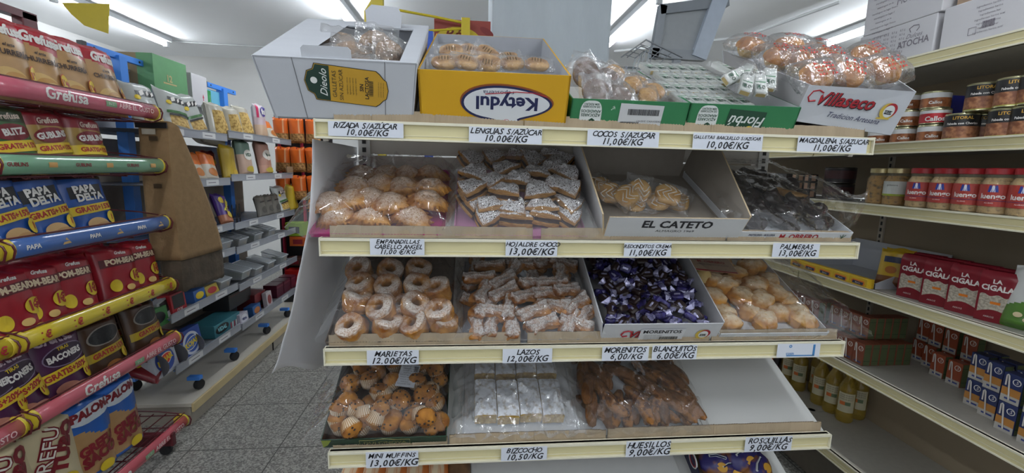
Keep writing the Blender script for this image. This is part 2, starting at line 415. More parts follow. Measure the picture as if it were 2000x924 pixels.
for a in [(1,648,1022,'cardboard strip on the top shelf, in front of the white and yellow cartons'),
          (1,1026,1394,'cardboard strip on the top shelf, in front of the green boxes'),
          (1,1398,1688,'cardboard strip on the top shelf, at its right end'),
          (2,645,1040,'cardboard strip below the sugared empanadillas and triangles, on the second shelf'),
          (2,1057,1417,'cardboard strip in front of the round cream biscuits, on the second shelf'),
          (2,1421,1668,'cardboard strip in front of the dark palmeras tray'),
          (3,635,1016,'cardboard strip in front of the ring pastries'),
          (3,1030,1384,'cardboard strip in front of the box of purple sweets'),
          (3,1388,1632,'cardboard strip in front of the pale coconut cakes')]:
    strip(*a, seed=a[1])
strip(4, 646, 874, 'cardboard strip with black bar print, in front of the muffins', .026, True, 3)
strip(4, 878, 1183, 'cardboard strip in front of the sugared sponge slabs', .030, False, 4)
strip(4, 1186, 1600, 'long cardboard strip from the brown finger cakes to the empty space', .032, False, 5)
# white paper sheet hanging on the unit's left side
def sheet(u, v):
    t = v; s = u
    x = -.352 - .115*t**1.7 - .012*(1-s)*t + .006*math.sin(s*5+t*4)*t + .004*fbm((s*3, t*5, 0), 1, 4)
    y = 1.04 + s*.40 + .03*t*(1-s) + .012*math.sin(t*9)*(1-s)*t
    zb = .815 - .14*s + .012*math.sin(s*7)
    return (x, y, (H+.055)*(1-t) + zb*t)
tag(MB().grid(sheet, 24, 36, P('#e6e8ec', .55, var=.02, scale=4)).build('paper_sheet', None, solid=.0008), 'large white paper sheet hanging curled on the left side of the pastry shelves', 'paper sheet')
# ------------------------------------------------------------------ open cartons on the top shelf
WCARD = P('#c6c9cf', .6, var=.02, scale=6, bump=.08, bscale=90, stretch=(1, 6, 1)); GREYIN = P('#a5a4a4', .8, var=.05, scale=8); BROWNIN = P('#9a8468', .85, var=.08, scale=12)
FILM = film_mat(); FILMT = film_mat(.14, .035, .05, bscale=130, bump=.6)
def open_tray(name, w, d, h, t, outer, inner, edge=None, back=None, parent=None, flare=0, hs=None):
    """open carton: origin mid front bottom, x right, y back, z up; hs = (front, back) wall heights"""
    hf, hb = hs or (h, h)
    root = bpy.data.objects.new(name, None); COL.objects.link(root)
    edge = edge or outer
    def wall(nm, a, c, ha, hc, mo, mi_):
        a, c = Vector(a), Vector(c); dr = (c-a).normalized(); nn = Vector((dr.y, -dr.x, 0)); fl = nn*flare
        ta, tc = a + fl*ha + Vector((0, 0, ha)), c + fl*hc + Vector((0, 0, hc))
        bI = [a - nn*t, c - nn*t]; tI = [ta - nn*t, tc - nn*t]
        b = MB(); b.add([a, c, tc, ta], [(0,1,2,3)], mo); b.add([*bI, tI[1], tI[0]], [(3,2,1,0)], mi_)
        b.add([ta, tc, tI[1], tI[0]], [(0,1,2,3)], edge); b.add([a, ta, tI[0], bI[0]], [(0,1,2,3)], edge); b.add([c, bI[1], tI[1], tc], [(0,1,2,3)], edge); b.add([a, bI[0], bI[1], c], [(0,1,2,3)], edge)
        return b.build(nm, root, smooth=False)
    wall('front_panel', (-w/2, 0, 0), (w/2, 0, 0), hf, hf, outer, inner)
    wall('side_panel', (w/2, 0, 0), (w/2, d, 0), hf, hb, outer, inner)
    wall('side_panel', (-w/2, d, 0), (-w/2, 0, 0), hb, hf, outer, inner)
    wall('back_panel', (w/2, d, 0), (-w/2, d, 0), hb, hb, outer, inner)
    MB().box(-w/2, w/2, 0, d, 0, t, inner).build('bottom_panel', root, smooth=False)
    return root
def barcode(b, x, y, w, h, m, M, seed=1):
    r = random.Random(seed); k = x
    while k < x+w:
        q = r.choice((.0006, .0009, .0014)); b.box(k, k+q, y, y+h, 0, .0003, m, M); k += q + r.choice((.0007, .0011))
def ellipse(cx, cy, rx, ry, n=28, rot=0, f=None):
    o = []
    for k in range(n):
        a = 2*PI*k/n; x, y = rx*math.cos(a), ry*math.sin(a)
        if f: x, y = f(x, y, a)
        o.append((cx + x*math.cos(rot) - y*math.sin(rot), cy + x*math.sin(rot) + y*math.cos(rot)))
    return o
def flat(b, poly, m, M, z=0.): return b.add([(x, y, z) for x, y in poly], [tuple(range(len(poly)))], m, M)
def slope(l, u, v, h=0, yaw=0, extra=0): return FR[l] @ T(u, v, h) @ RZ(yaw) @ RX(extra)
# white die-cut carton with big biscuits
GOLD = P('#c79a2e', .5, var=.03); DGREEN = P('#1d3b30', .5, var=0); GINK = P('#3a3626', .6, var=0); INKW = P('#e8eae6', .6, var=0)
u0, u1 = PY(505, 110, 1.03).x, PY(813, 121, 1.03).x
w = u1-u0; hc = .132; dc = .40
Mc = T((u0+u1)/2+.003, 1.055, ZT[1]+.001) @ RZ(.02) @ RX(math.radians(27))
r = thing('biscuit_carton', 'white die-cut carton with gold and green label, holding big wrapped biscuits', 'carton', Mc)
b = MB(); wb = w*.92
def cq(x0, x1, y0, y1, z0, z1, m): b.box(x0, x1, y0, y1, z0, z1, m)
# walls taper: narrower at the bottom
def tap(x, z): return x*(.9 + .1*z/hc)
for sgn in (-1, 1):
    xs = sgn*w/2
    b.hexa([(tap(xs-.002, 0), 0, 0), (tap(xs+.002, 0), 0, 0), (tap(xs+.002, 0), dc, 0), (tap(xs-.002, 0), dc, 0), (xs-.002, 0, hc), (xs+.002, 0, hc), (xs+.002, dc, hc), (xs-.002, dc, hc)], WCARD)
for y in (0, dc-.004):
    b.hexa([(tap(-w/2, 0), y, 0), (tap(w/2, 0), y, 0), (tap(w/2, 0), y+.004, 0), (tap(-w/2, 0), y+.004, 0), (-w/2, y, hc), (w/2, y, hc), (w/2, y+.004, hc), (-w/2, y+.004, hc)], WCARD)
b.box(-wb/2*.95, wb/2*.95, 0, dc, 0, .004, GREYIN)
b.build('carton_body', r, smooth=False)
hx0, hx1, hy0, hy1 = -w*.27, w*.36, .03, dc-.06      # opening in the top
b = MB()
outer_ = [(-w/2, 0), (w/2, 0), (w/2, dc), (-w/2, dc)]; ins = []
op = [(hx0, hy0-.02), (hx1, hy0-.02), (hx1+.012, hy0+.03), (hx1+.02, hy1), (hx0+.03, hy1), (hx0, hy0+.12)]
b.box(-w/2, hx0, 0, dc, hc-.003, hc+.001, WCARD).box(hx1+.01, w/2, 0, dc, hc-.003, hc+.001, WCARD)
b.box(hx0, hx1+.01, 0, .012, hc-.003, hc+.001, WCARD).box(hx0, hx1+.01, hy1, dc, hc-.003, hc+.001, WCARD)
b.add([(hx0, .012, hc+.0011), (hx0+.02, .012, hc+.0011), (hx0+.045, hy1, hc+.0011), (hx0, hy1, hc+.0011)], [(0,1,2,3)], WCARD)
b.build('top_panel', r, smooth=False)
b = MB(); b.prism([(-.035, 0), (.055, 0), (.058, .035), (.05, .052), (-.02, .055), (-.037, .04)], .003, WCARD, T(w*.12, hy1+.002, hc) @ RX(math.radians(70)))
b.build('flap', r, smooth=False)
b = MB(); b.prism([(-.05, 0), (.05, 0), (.05, .03), (.044, .036), (-.044, .036), (-.05, .03)], .003, WCARD, T(-w*.06, .005, hc-.012) @ RX(math.radians(80)))
b.build('flap', r, smooth=False)
b = MB()          # creases on the front
for x in (-.27, .30): b.hexa([(tap(w*x, 0)-.0008, -.0006, 0), (tap(w*x, 0)+.0008, -.0006, 0), (tap(w*x, 0)+.0008, 0, 0), (tap(w*x, 0)-.0008, 0, 0), (w*x-.0008, -.0006, hc), (w*x+.0008, -.0006, hc), (w*x+.0008, 0, hc), (w*x-.0008, 0, hc)], P('#77787c', .8, var=0))
b.build('crease', r, smooth=False)
lw, lh = w*.48, hc*.56
ML = T(-w*.5+w*.545, -.0012, hc*.60) @ FRONT @ RZ(-.09)
b = MB()
def plaque(k, z, m):
    a, c = lw/2+k, lh/2+k
    flat(b, [(-a+.016, -c), (a-.02, -c), (a-.012, -c+.006), (a-.004, -c*.6), (a+.002, -c*.5), (a+.006, 0), (a+.002, c*.5), (a-.004, c*.6), (a-.012, c-.006), (a-.02, c), (-a+.016, c), (-a+.012, c*.7), (-a, c*.55), (-a-.006, 0), (-a, -c*.55), (-a+.012, -c*.7)], m, ML, z)
plaque(.0022, .0002, BLACK); plaque(.0009, .0005, GOLD)
a, c = lw/2, lh/2
flat(b, [(-a+.016, -c), (-a+.044, -c), (-a+.044, c), (-a+.016, c), (-a+.012, c*.7), (-a, c*.55), (-a-.006, 0), (-a, -c*.55), (-a+.012, -c*.7)], DGREEN, ML, .0008)
flat(b, ellipse(-a+.012, .003, .007, .007), INKW, ML, .0011)
R9 = RZ(PI/2)
b.text('Dieolo', .021, INKW, ML @ T(-a+.032, 0, .0012) @ R9, bold=.005, shear=.35)
b.text('GALLETAS', .0125, GINK, ML @ T(-a+.054, 0, .0012) @ R9); b.text('SIN AZÚCAR', .0115, GINK, ML @ T(-a+.068, 0, .0012) @ R9)
for k in range(4): b.text('ingredientes y valores', .0042, GINK, ML @ T(-a+.08+k*.006, 0, .0012) @ R9)
b.text('SIN', .011, INK, ML @ T(a-.048, 0, .0012) @ R9, bold=.02); b.text('LACTOSA', .011, INK, ML @ T(a-.037, 0, .0012) @ R9, bold=.02)
barcode(b, -.016, 0, .032, .009, GINK, ML @ T(a-.024, 0, .001) @ R9, 4)
for k in range(3): b.text('conservar en sitio seco', .0035, GINK, ML @ T(a-.013+k*.005, 0, .0012) @ R9)
b.build('label_print', r, smooth=False)
BISC = P('#a5825c', .8, col2='#75583a', scale=40, bump=.7, bscale=120, contrast=(.35, .6))
def wrapped_round(rad, th, m, seed=0, ridged=True, film=None):
    """round biscuit in its own clear bag"""
    def mk():
        r = bpy.data.objects.new('wrapped_biscuit', None); COL.objects.link(r)
        b = MB(); b.lathe([(.001, -th/2), (rad*.7, -th/2), (rad*.93, -th*.42), (rad, -th*.1), (rad*.97, th*.25), (rad*.8, th*.45), (rad*.4, th*.5), (.001, th*.52)], m, 36, None, (lambda a, i: 1 + (.025*math.sin(a*22) if ridged else .01*math.sin(a*3)) ))
        b.build('biscuit', r)
        b = MB(); s = rad*1.22
        def fn(u, v):
            x, y = (u*2-1), (v*2-1); q = max(0, 1-(x*x)**2)*max(0, 1-(y*y)**2)
            return (x*s, y*s*1.15, th*.75*q**.4 + .006*fbm((x*3, y*3, 1), 1, seed) + .004*math.sin(9*x+3*y)*(1-q))
        def fb(u, v): p = fn(u, v); return (p[0], p[1], -p[2]*.6)
        b.grid(fn, 18, 18, film or FILMT).build('clear_wrapper', r)
        return r
    return mk
FILMB = film_mat(.2, .10, .05, bscale=90, bump=.8); KB = Kind([wrapped_round(.044, .018, BISC, 1, True, FILMB), wrapped_round(.044, .018, BISC, 2, True, FILMB)])
for i, (x, y, z, rx, ry, d) in enumerate([(-.075, .10, .112, .35, -.1, 'at the left end of the white carton'), (.0, .14, .118, .5, .15, 'in the middle of the white carton'),
        (.055, .18, .128, .9, .4, 'tilted, right of centre in the white carton'), (.095, .14, .118, .7, .7, 'leaning on the right edge of the white carton'), (.03, .065, .112, .15, 0, 'flat at the front of the white carton'), (-.045, .23, .118, .5, .2, 'at the back of the white carton')]):
    KB.put(i, 'big round biscuit in clear wrap ' + d, 'biscuit', Mc @ T(x, y, z-.012) @ RX(rx) @ RY(ry), 'wrapped biscuits in the white carton')
# yellow carton
YEL = P('#d9a516', .5, var=.02, scale=6, bump=.05, bscale=90, stretch=(1, 6, 1)); NAVY = P('#1c2350', .5, var=0); WPRINT = P('#dfe2e6', .5, var=0); REDP = P('#b3202e', .5, var=0)
ua, ub = PY(818, 130, 1.03).x, PY(1112, 145, 1.03).x; wk = ub-ua; hk = .119
Mk = T((ua+ub)/2, 1.056, ZT[1]+.001) @ RZ(-.015) @ RX(math.radians(24))
r = open_tray('yellow_carton', wk, .50, hk, .004, YEL, P('#a9abb0', .7, var=.03), YEL)
r.matrix_basis = Mk; tag(r, 'open yellow carton with an upside-down white and navy logo', 'carton')
b = MB(); MK = T(wk*.085, -.0006, hk*.44) @ FRONT @ RZ(PI)
def blobby(sx, sy, dx=0): return ellipse(dx, 0, sx, sy, 40, 0, lambda x, y, a: (x, y*(1 + .18*math.cos(a)) + .012*math.exp(-(x/.02)**2)*(1 if y > 0 else 0)*sy/.03))
RUST = P('#8f4a1c', .5, var=0)
flat(b, [(x, y - .003) for x, y in blobby(.107, .040)], RUST, MK, .0002); flat(b, blobby(.104, .039), NAVY, MK, .0004); flat(b, blobby(.098, .034), WPRINT, MK, .0006)
flat(b, ellipse(.0, .045, .03, .022), NAVY, MK, .0003); flat(b, ellipse(.0, .042, .026, .02), WPRINT, MK, .0007)
b.text('Ketydul', .040, NAVY, MK @ T(0, -.002, .0009), bold=.03, sx=1.15) ; b.text('reposteria', .013, NAVY, MK @ T(.02, -.024, .0009), sx=1.3)
for cx_, cy_, rr in ((0, .05, .008), (.011, .047, .007), (-.011, .047, .007), (0, .043, .007)):
    flat(b, ellipse(cx_, cy_, rr+.0012, rr), REDP, MK, .0008)
for cx_, cy_, rr in ((0, .05, .008), (.011, .047, .007), (-.011, .047, .007), (0, .043, .007)):
    flat(b, ellipse(cx_, cy_, rr-.0004, rr-.001), WPRINT, MK, .0009)
b.tube([(-.09, -.018, .0007), (-.06, -.026, .0007), (-.02, -.027, .0007), (.05, -.02, .0007)], .0012, REDP, 4, MK)
b.build('logo', r, smooth=False)
OVB = P('#cfa66e', .8, col2='#8f6234', scale=32, bump=.7, bscale=90, contrast=(.35, .6))
def oval_pack(m, sx, sy, sz, seed, marks=True, stripes=None):
    def mk():
        r = bpy.data.objects.new('wrapped_biscuit', None); COL.objects.link(r)
        b = MB(); blob(b, m, sx, sy, sz, .8, .04, 1.5, seed, 22, 12); 
        if stripes:
            for k in range(4):
                x0 = (-.6+k*.4)*sx
                b.tube([(x0 + .012*math.sin(t*1.3), sy*.98*t/4, sz*1.06*math.sqrt(max(0, 1-(x0/sx)**2-(t/4)**2)**.8 + .01)) for t in (-3, -2, -1, 0, 1, 2, 3)], .0016, stripes, 5)
        b.build('biscuit', r)
        def wrapf(u, v):
            x, y = u*2-1, v*2-1; q = max(0, 1-abs(x)**3)*max(0, 1-abs(y)**3)
            return (x*sx*1.45, y*sy*1.2, sz*1.2*q**.45 + .003*fbm((x*4, y*4, 2), 1, seed) + .003*math.sin(14*y)*(1-q)*abs(x))
        b = MB(); b.grid(wrapf, 20, 14, FILMT)
        b.grid(lambda u, v: (lambda p: (p[0], p[1], -.7*p[2]))(wrapf(u, v)), 20, 14, FILMT)
        b.build('clear_wrapper', r)
        if marks:
            b = MB()
            for k in range(4): b.box(-.013+k*.007, -.0115+k*.007, -.004-(k%2)*.003, .006, 0, .0004, GINK, T(0, 0, sz*1.27))
            b.build('print', r, smooth=False)
        return r
    return mk
KO = Kind([oval_pack(OVB, .031, .021, .011, s) for s in (1, 2, 3)])
for i, (d, px, py, Y, a, rz) in enumerate([('first from the left in the upper row', 882, 101, 1.19, 1.15, .1), ('second from the left in the upper row', 918, 101, 1.2, 1.2, -.2), ('third from the left in the upper row', 952, 105, 1.19, 1.15, -.55),
      ('first from the left in the front row', 868, 122, 1.12, .9, .05), ('second from the left in the front row', 910, 122, 1.12, .9, -.25), ('third from the left in the front row', 953, 124, 1.12, 1.5, -.1), ('fourth from the left in the front row', 1000, 124, 1.13, .8, .1), ('at the right end of the front row', 1048, 126, 1.13, .8, -.1), ('behind the front row, near its right end', 990, 115, 1.22, .9, .3)]):
    KO.put(i, f'oval wrapped biscuit in the yellow carton, {d}', 'biscuit', T(PY(px, py, Y)) @ RX(a) @ RZ(rz), 'oval biscuits in the yellow carton')
MB().box(-wk/2+.006, wk/2-.006, .01, .40, .03, .034, P('#a9abb0', .7, var=.03)).build('inner_panel', bpy.data.objects['yellow_carton'], smooth=False)
fill = []
# green boxes
GRN = P('#2f7a4c', .5, var=.03, scale=6); GRND = P('#1c4631', .5, var=0); OFFW = P('#dfe3e1', .5, var=0)
def green_box(xa, xb, ya, yb, label, logo):
    a, c = PY(xa, ya, 1.04).x, PY(xb, yb, 1.04).x; w = c-a; h = .07
    M = T((a+c)/2, 1.057, ZT[1]+.001) @ RZ(-.01) @ RX(math.radians(22))
    r = open_tray('green_carton', w, .40, h, .003, GRN, P('#b9bbbd', .7, var=.03), GRN); r.matrix_basis = M; tag(r, label, 'carton')
    b = MB(); MG = T(0, -.0006, h*.5) @ FRONT; x = -w/2 + .048
    flat(b, ellipse(x, -.004, .026, .036, 30, 0, lambda x_, y_, a_: (math.copysign(abs(math.cos(a_))**.6, x_)*.026, math.copysign(abs(math.sin(a_))**.7, y_)*.036)), OFFW, MG, .0004)
    Mi = MG @ T(x, 0, .0008) @ RZ(PI)
    b.text('SEM ADIÇÃO', .0062, GRND, Mi @ T(0, -.024, 0), bold=.02).text('DE AÇÚCARES', .0062, GRND, Mi @ T(0, -.018, 0), bold=.02)
    b.text('AÑADIDOS', .0092, GRND, Mi @ T(0, -.008, 0), bold=.02).text('AZÚCARES', .0092, GRND, Mi @ T(0, .001, 0), bold=.02)
    b.text('0', .036, GRND, Mi @ T(-.004, .021, 0), bold=.04).text('%', .014, GRND, Mi @ T(.015, .018, 0), bold=.02)
    if logo:
        b.box(-.065, .03, -.028, .022, 0, .0004, GRND, MG @ T(.025, 0, 0) @ RZ(-.06)); b.text('Florbú', .034, OFFW, MG @ T(.012, -.002, .0007) @ RZ(PI-.04), bold=.015, shear=.3)
        flat(b, [(x_, min(y_, 0)) for x_, y_ in ellipse(.022, -.026, .013, .012)], P('#e0c04a', .5, var=0), MG, .0007)
    else:
        b.box(-.055, .05, -.04, .025, .0002, .0006, P('#cfd0d2', .6, var=.02), MG @ T(.03, .002, 0) @ RZ(-.03))
        barcode(b, -.005, .002, .075, .014, INK, MG @ T(.0, 0, .0009), 2); barcode(b, -.02, -.026, .045, .012, INK, MG @ T(0, 0, .0009), 3)
        b.text('L24 0315  CADUCIDAD', .006, INK, MG @ T(.05, -.012, .0009))
    b.build('label_print', r, smooth=False)
    return M, w, h
Mg1, wg1, hg1 = green_box(1117, 1346, 175, 182, 'green carton with a white barcode sticker, beside the yellow carton', False)
Mg2, wg2, hg2 = green_box(1349, 1562, 181, 190, 'green carton with an upside-down script logo, beside the white magdalena carton', True)
CHOC = P('#6d5140', .8, col2='#57402f', scale=30, bump=.3); COCO = P('#c59a55', .85, col2='#a2753a', scale=60, bump=.8, bscale=140)
KC = Kind([wrapped_round(.034, .018, CHOC, 5, False, film_mat(.2, .09, .06, bscale=120, bump=.6)), oval_pack(COCO, .026, .022, .014, 9, False)])
for i, (x, y, z, a, k) in enumerate([(-.075, .05, .075, .9, 0), (-.02, .05, .07, .5, 0), (-.085, .13, .10, 1.2, 0), (-.03, .13, .09, .7, 0), (-.07, .21, .10, .9, 0), (.055, .05, .07, .4, 1), (.03, .10, .085, .5, 1), (.085, .09, .075, .4, 1), (.0, .17, .10, .6, 1), (.06, .15, .08, .5, 1)]):
    KC.put(k, ('brown round wrapped biscuit, ' if k == 0 else 'golden wrapped coconut biscuit, ') + ['at the front left corner', 'at the front, left of centre', 'standing above the left corner', 'left of centre in the second row', 'in the back left corner', 'near the barcode sticker', 'second from the front, at centre', 'at the front right', 'at the back, beside the bars', 'behind the front right ones'][i] + ' of the first green carton', 'biscuit', Mg1 @ T(x, y, z) @ RX(a) @ RZ(.3*i), 'biscuits in the first green carton')
BARM = P('#a9ada6', .5, var=.05, scale=40); 
def wafer_bar():
    L_, w_, t_ = .075, .030, .016
    b = MB(); b.box(-w_/2, w_/2, 0, L_, 0, t_, P('#c5c9c4', .4, var=.04, scale=50))
    o = b.build('wafer_pack', None, bevel=.003)
    k = MB(); k.box(-w_*.36, w_*.36, -.0004, .0, .003, t_-.003, P('#b9a46f', .5, var=.05)); k.box(-w_*.36, -.0, .012, .03, t_, t_+.0003, GRND)
    k.text('0', .02, GRND, T(.006, .02, t_+.0005), bold=.04); k.box(-w_*.4, w_*.4, .04, .043, t_, t_+.0003, GRN)
    k.box(w_/2, w_/2+.0003, .01, .06, .004, .012, GRND); k.build('band_print', o, smooth=False)
    MB().grid(lambda u, v: ((u*2-1)*w_*.75, -.01+v*(L_+.02), t_*1.12*max(0, 1-abs(u*2-1)**5)**.5 - .001 + .002*fbm((u*4, v*6, 3), 1, 2)), 10, 12, FILMT).build('clear_wrapper', o)
    return o
KW = Kind([wafer_bar])
n = 0
for rw in range(4):            # stacked rows at the back left, running into the first green carton
    for k in range(6):
        KW.put(0, f'wafer pack, {ORD[k]} from the left in the {["front", "second", "third", "back"][rw]} row of the neat stack', 'wafer pack', Mg2 @ T(-.13+k*.031 - (.02 if rw % 2 else 0), .03+rw*.07, .05+rw*.012) @ RX(.12) @ RZ(.12), 'wrapped wafer packs in the second green carton')
for i, (x, y, z, rz, rx, ry, d) in enumerate([(.0, .03, .085, -.5, .35, .2, 'lying crosswise at the front'), (.05, .04, .08, -.3, .45, 0, 'loose at the front right'), (.08, .06, .09, -.4, .5, 0, 'loose at the right end'), (.03, .10, .10, -.6, .3, -.2, 'on the loose heap, behind the front ones'), (.075, .12, .10, -.2, .3, .3, 'high on the loose heap at the right'), (-.02, .10, .10, -1.0, .2, .7, 'with its green edge turned up'), (.06, .19, .1, .5, .2, 0, 'at the back of the loose heap')]):
    KW.put(0, f'loose wafer pack {d} in the second green carton', 'wafer pack', Mg2 @ T(x, y, z) @ RZ(rz) @ RX(rx) @ RY(ry), 'wrapped wafer packs in the second green carton')
# white magdalena carton, front panel leaning right
pa = [PY(x, y, Y) for x, y, Y in ((1550, 236, 1.05), (1740, 264, 1.05), (1790, 179, 1.015), (1583, 166, 1.015))]
r = thing('magdalena_carton', 'white carton with red script lettering, full of wrapped magdalenas, at the right end', 'carton', T(0, 0, 0))
off = Vector((0, .42, .165)); t4 = Vector((0, .004, 0))
b = MB(); b.hexa([pa[0], pa[1], pa[1]+t4, pa[0]+t4, pa[3], pa[2], pa[2]+t4, pa[3]+t4], WCARD); b.build('front_panel', r, smooth=False)
sx = Vector((.004, 0, 0)); bl, br_ = PY(1418, 190, 1.42), PY(1690, 215, 1.42); tl, tr_ = PY(1412, 98, 1.42), PY(1700, 120, 1.42)
MB().hexa([pa[0], pa[0]+sx, bl+sx, bl, pa[3], pa[3]+sx, tl+sx, tl], GREYIN).build('side_panel', r, smooth=False)
MB().hexa([pa[1]-sx, pa[1], br_, br_-sx, pa[2]-sx, pa[2], tr_, tr_-sx], WCARD).build('side_panel', r, smooth=False)
MB().hexa([bl, br_, br_+t4, bl+t4, tl, tr_, tr_+t4, tl+t4], WCARD).build('back_panel', r, smooth=False)
MB().add([pa[0]+t4, pa[1]+t4, br_, bl], [(0,1,2,3)], GREYIN).build('bottom_panel', r, smooth=False)
ex = (pa[1]-pa[0]).normalized(); ey = ((pa[3]+pa[2])/2-(pa[0]+pa[1])/2).normalized(); ez = ex.cross(ey).normalized(); ey = ez.cross(ex)
cc = (pa[0]+pa[1]+pa[2]+pa[3])/4; MV = Matrix((ex, ey, ez)).transposed().to_4x4(); MV = T(cc) @ MV
b = MB(); REDD = P('#a3202c', .5, var=0); YPR = P('#d3b64a', .5, var=0)
def script_logo(b, M, s):
    b.text('Villaseco', s, INK, M @ T(.0012, -.0012, .0006), bold=.045, shear=.35).text('Villaseco', s, REDD, M @ T(0, 0, .0009), bold=.02, shear=.35)
    b.tube([(-s*1.75, -s*.15, .0009), (-s*2.1, -s*.22, .0009), (-s*2.25, 0, .0009), (-s*2.1, s*.33, .0009), (-s*1.75, s*.42, .0009), (-s*1.45, s*.3, .0009)], s*.055, REDD, 5, M)
script_logo(b, MV @ T(-.032, .014, .001) @ RZ(.03), .043)
b.text('Tradicion Artesana', .0185, NAVY, MV @ T(.01, -.022, .0016), shear=.4)
def crest(b, M, s):
    flat(b, ellipse(0, 0, s, s*.95), YPR, M, .0006); flat(b, [(x, y) for x, y in ellipse(s*.25, s*.15, s*.8, s*.8)], REDD, M, .0008)
    flat(b, ellipse(s*.1, 0, s*.68, s*.7), OFFW, M, .001); b.box(-s*.4, s*.5, -s*.35, s*.1, .0011, .0013, BLACK, M)
    b.text('VILLA', s*.4, OFFW, M @ T(s*.05, -s*.12, .0016)); flat(b, [(-s*1.1, -s), (s*.6, -s*.9), (s*.5, -s*.7), (-s, -s*.8)], YPR, M, .0012)
crest(b, MV @ T(.090, .006, .001), .021)
b.build('logo', r, smooth=False)
MAGD = P('#d08e33', .75, col2='#94541c', scale=22, bump=.6, bscale=60); FILMM = film_mat(.2, .05, .05, bscale=70, bump=.9); REDF = P('#c8382f', .5, var=0)
def magdalena(seed):
    def mk():
        r = bpy.data.objects.new('wrapped_magdalena', None); COL.objects.link(r)
        b = MB(); n = 48; PAP = P('#d3ad66', .75, var=.08, scale=30)
        vs = []; fs = []
        for i, (rr, zz) in enumerate([(.020, -.026), (.025, -.018), (.030, -.008), (.034, .002)]):
            for k in range(n): q_ = rr + (.0016 if k % 2 else 0)*(i > 0); vs.append((q_*1.12*math.cos(2*PI*k/n), q_*math.sin(2*PI*k/n), zz))
        for i in range(3):
            for k in range(n): fs.append((i*n+k, i*n+(k+1) % n, (i+1)*n+(k+1) % n, (i+1)*n+k))
        fs.append(tuple(range(n))[::-1]); b.add(vs, fs, PAP); b.build('paper_cup', r, ang=80)
        b = MB(); b.grid(lambda u, v: (lambda a_, t_, k_: (.0385*1.12*math.cos(t_)**.7*math.cos(a_)*k_, .0385*math.cos(t_)**.7*math.sin(a_)*k_, -.001 + .027*math.sin(t_)*k_))(2*PI*u, v*PI/2, 1 + .10*fbm((math.cos(2*PI*u)*1.6, math.sin(2*PI*u)*1.6, v), 1.4, seed)), 30, 12, MAGD, cu=True); b.build('cake', r)
        def fn(u, v):
            x, y = u*2-1, v*2-1; q_ = max(0, 1-abs(x)**3.2)*max(0, 1-abs(y)**3)
            wr = .0035*noise.noise(Vector((x*5, y*5, seed))) + .002*math.sin(16*y + 5*x)*(1-q_)
            return (x*.064 + wr, y*.047, .036*q_**.42 + wr)
        b = MB(); b.grid(fn, 30, 24, FILMM); b.grid(lambda u, v: (lambda p: (p[0], p[1], -.8*p[2]))(fn(u, v)), 30, 24, FILMM); b.build('clear_wrapper', r)
        b = MB(); q = random.Random(seed)
        for k in range(4):
            for j in range(6):
                if q.random() < .2: continue
                x0, y0 = -.027+j*.009, -.022+k*.011; sx_ = q.uniform(.003, .006)
                pt = lambda x, y: (x, y, fn(x/.128+.5, y/.094+.5)[2] + .0012)
                b.add([pt(x0, y0), pt(x0+sx_, y0), pt(x0+sx_, y0+.004), pt(x0, y0+.006)], [(0,1,2,3)], REDF)
        b.build('red_print', r, smooth=False)
        return r
    return mk
KM = Kind([magdalena(3), magdalena(8), magdalena(12)])
for i, (px, py, Y, rx, rz, d) in enumerate([(1592, 152, 1.07, 1.0, .2, 'first from the left in the front row'), (1652, 148, 1.07, 1.0, -.3, 'second from the left in the front row'), (1724, 140, 1.08, 1.0, .3, 'at the right end of the front row'),
    (1612, 118, 1.2, .8, .1, 'first from the left in the second row'), (1690, 112, 1.2, .8, .5, 'at the right end of the second row'), (1560, 120, 1.2, .7, .2, 'in the second row, by the wafer packs'),
    (1465, 92, 1.3, .5, .3, 'at the back left, standing higher'), (1540, 92, 1.26, .4, -.2, 'big and dark, on top at the back'), (1590, 100, 1.36, .4, .4, 'at the back, behind the dark one'), (1520, 115, 1.22, .7, 0, 'below the dark brown one')]):
    o = KM.put(i, f'magdalena in red-printed wrap, {d} of the white carton', 'cake', T(PY(px, py, Y)) @ RX(rx) @ RZ(rz), 'wrapped magdalenas in the white carton')
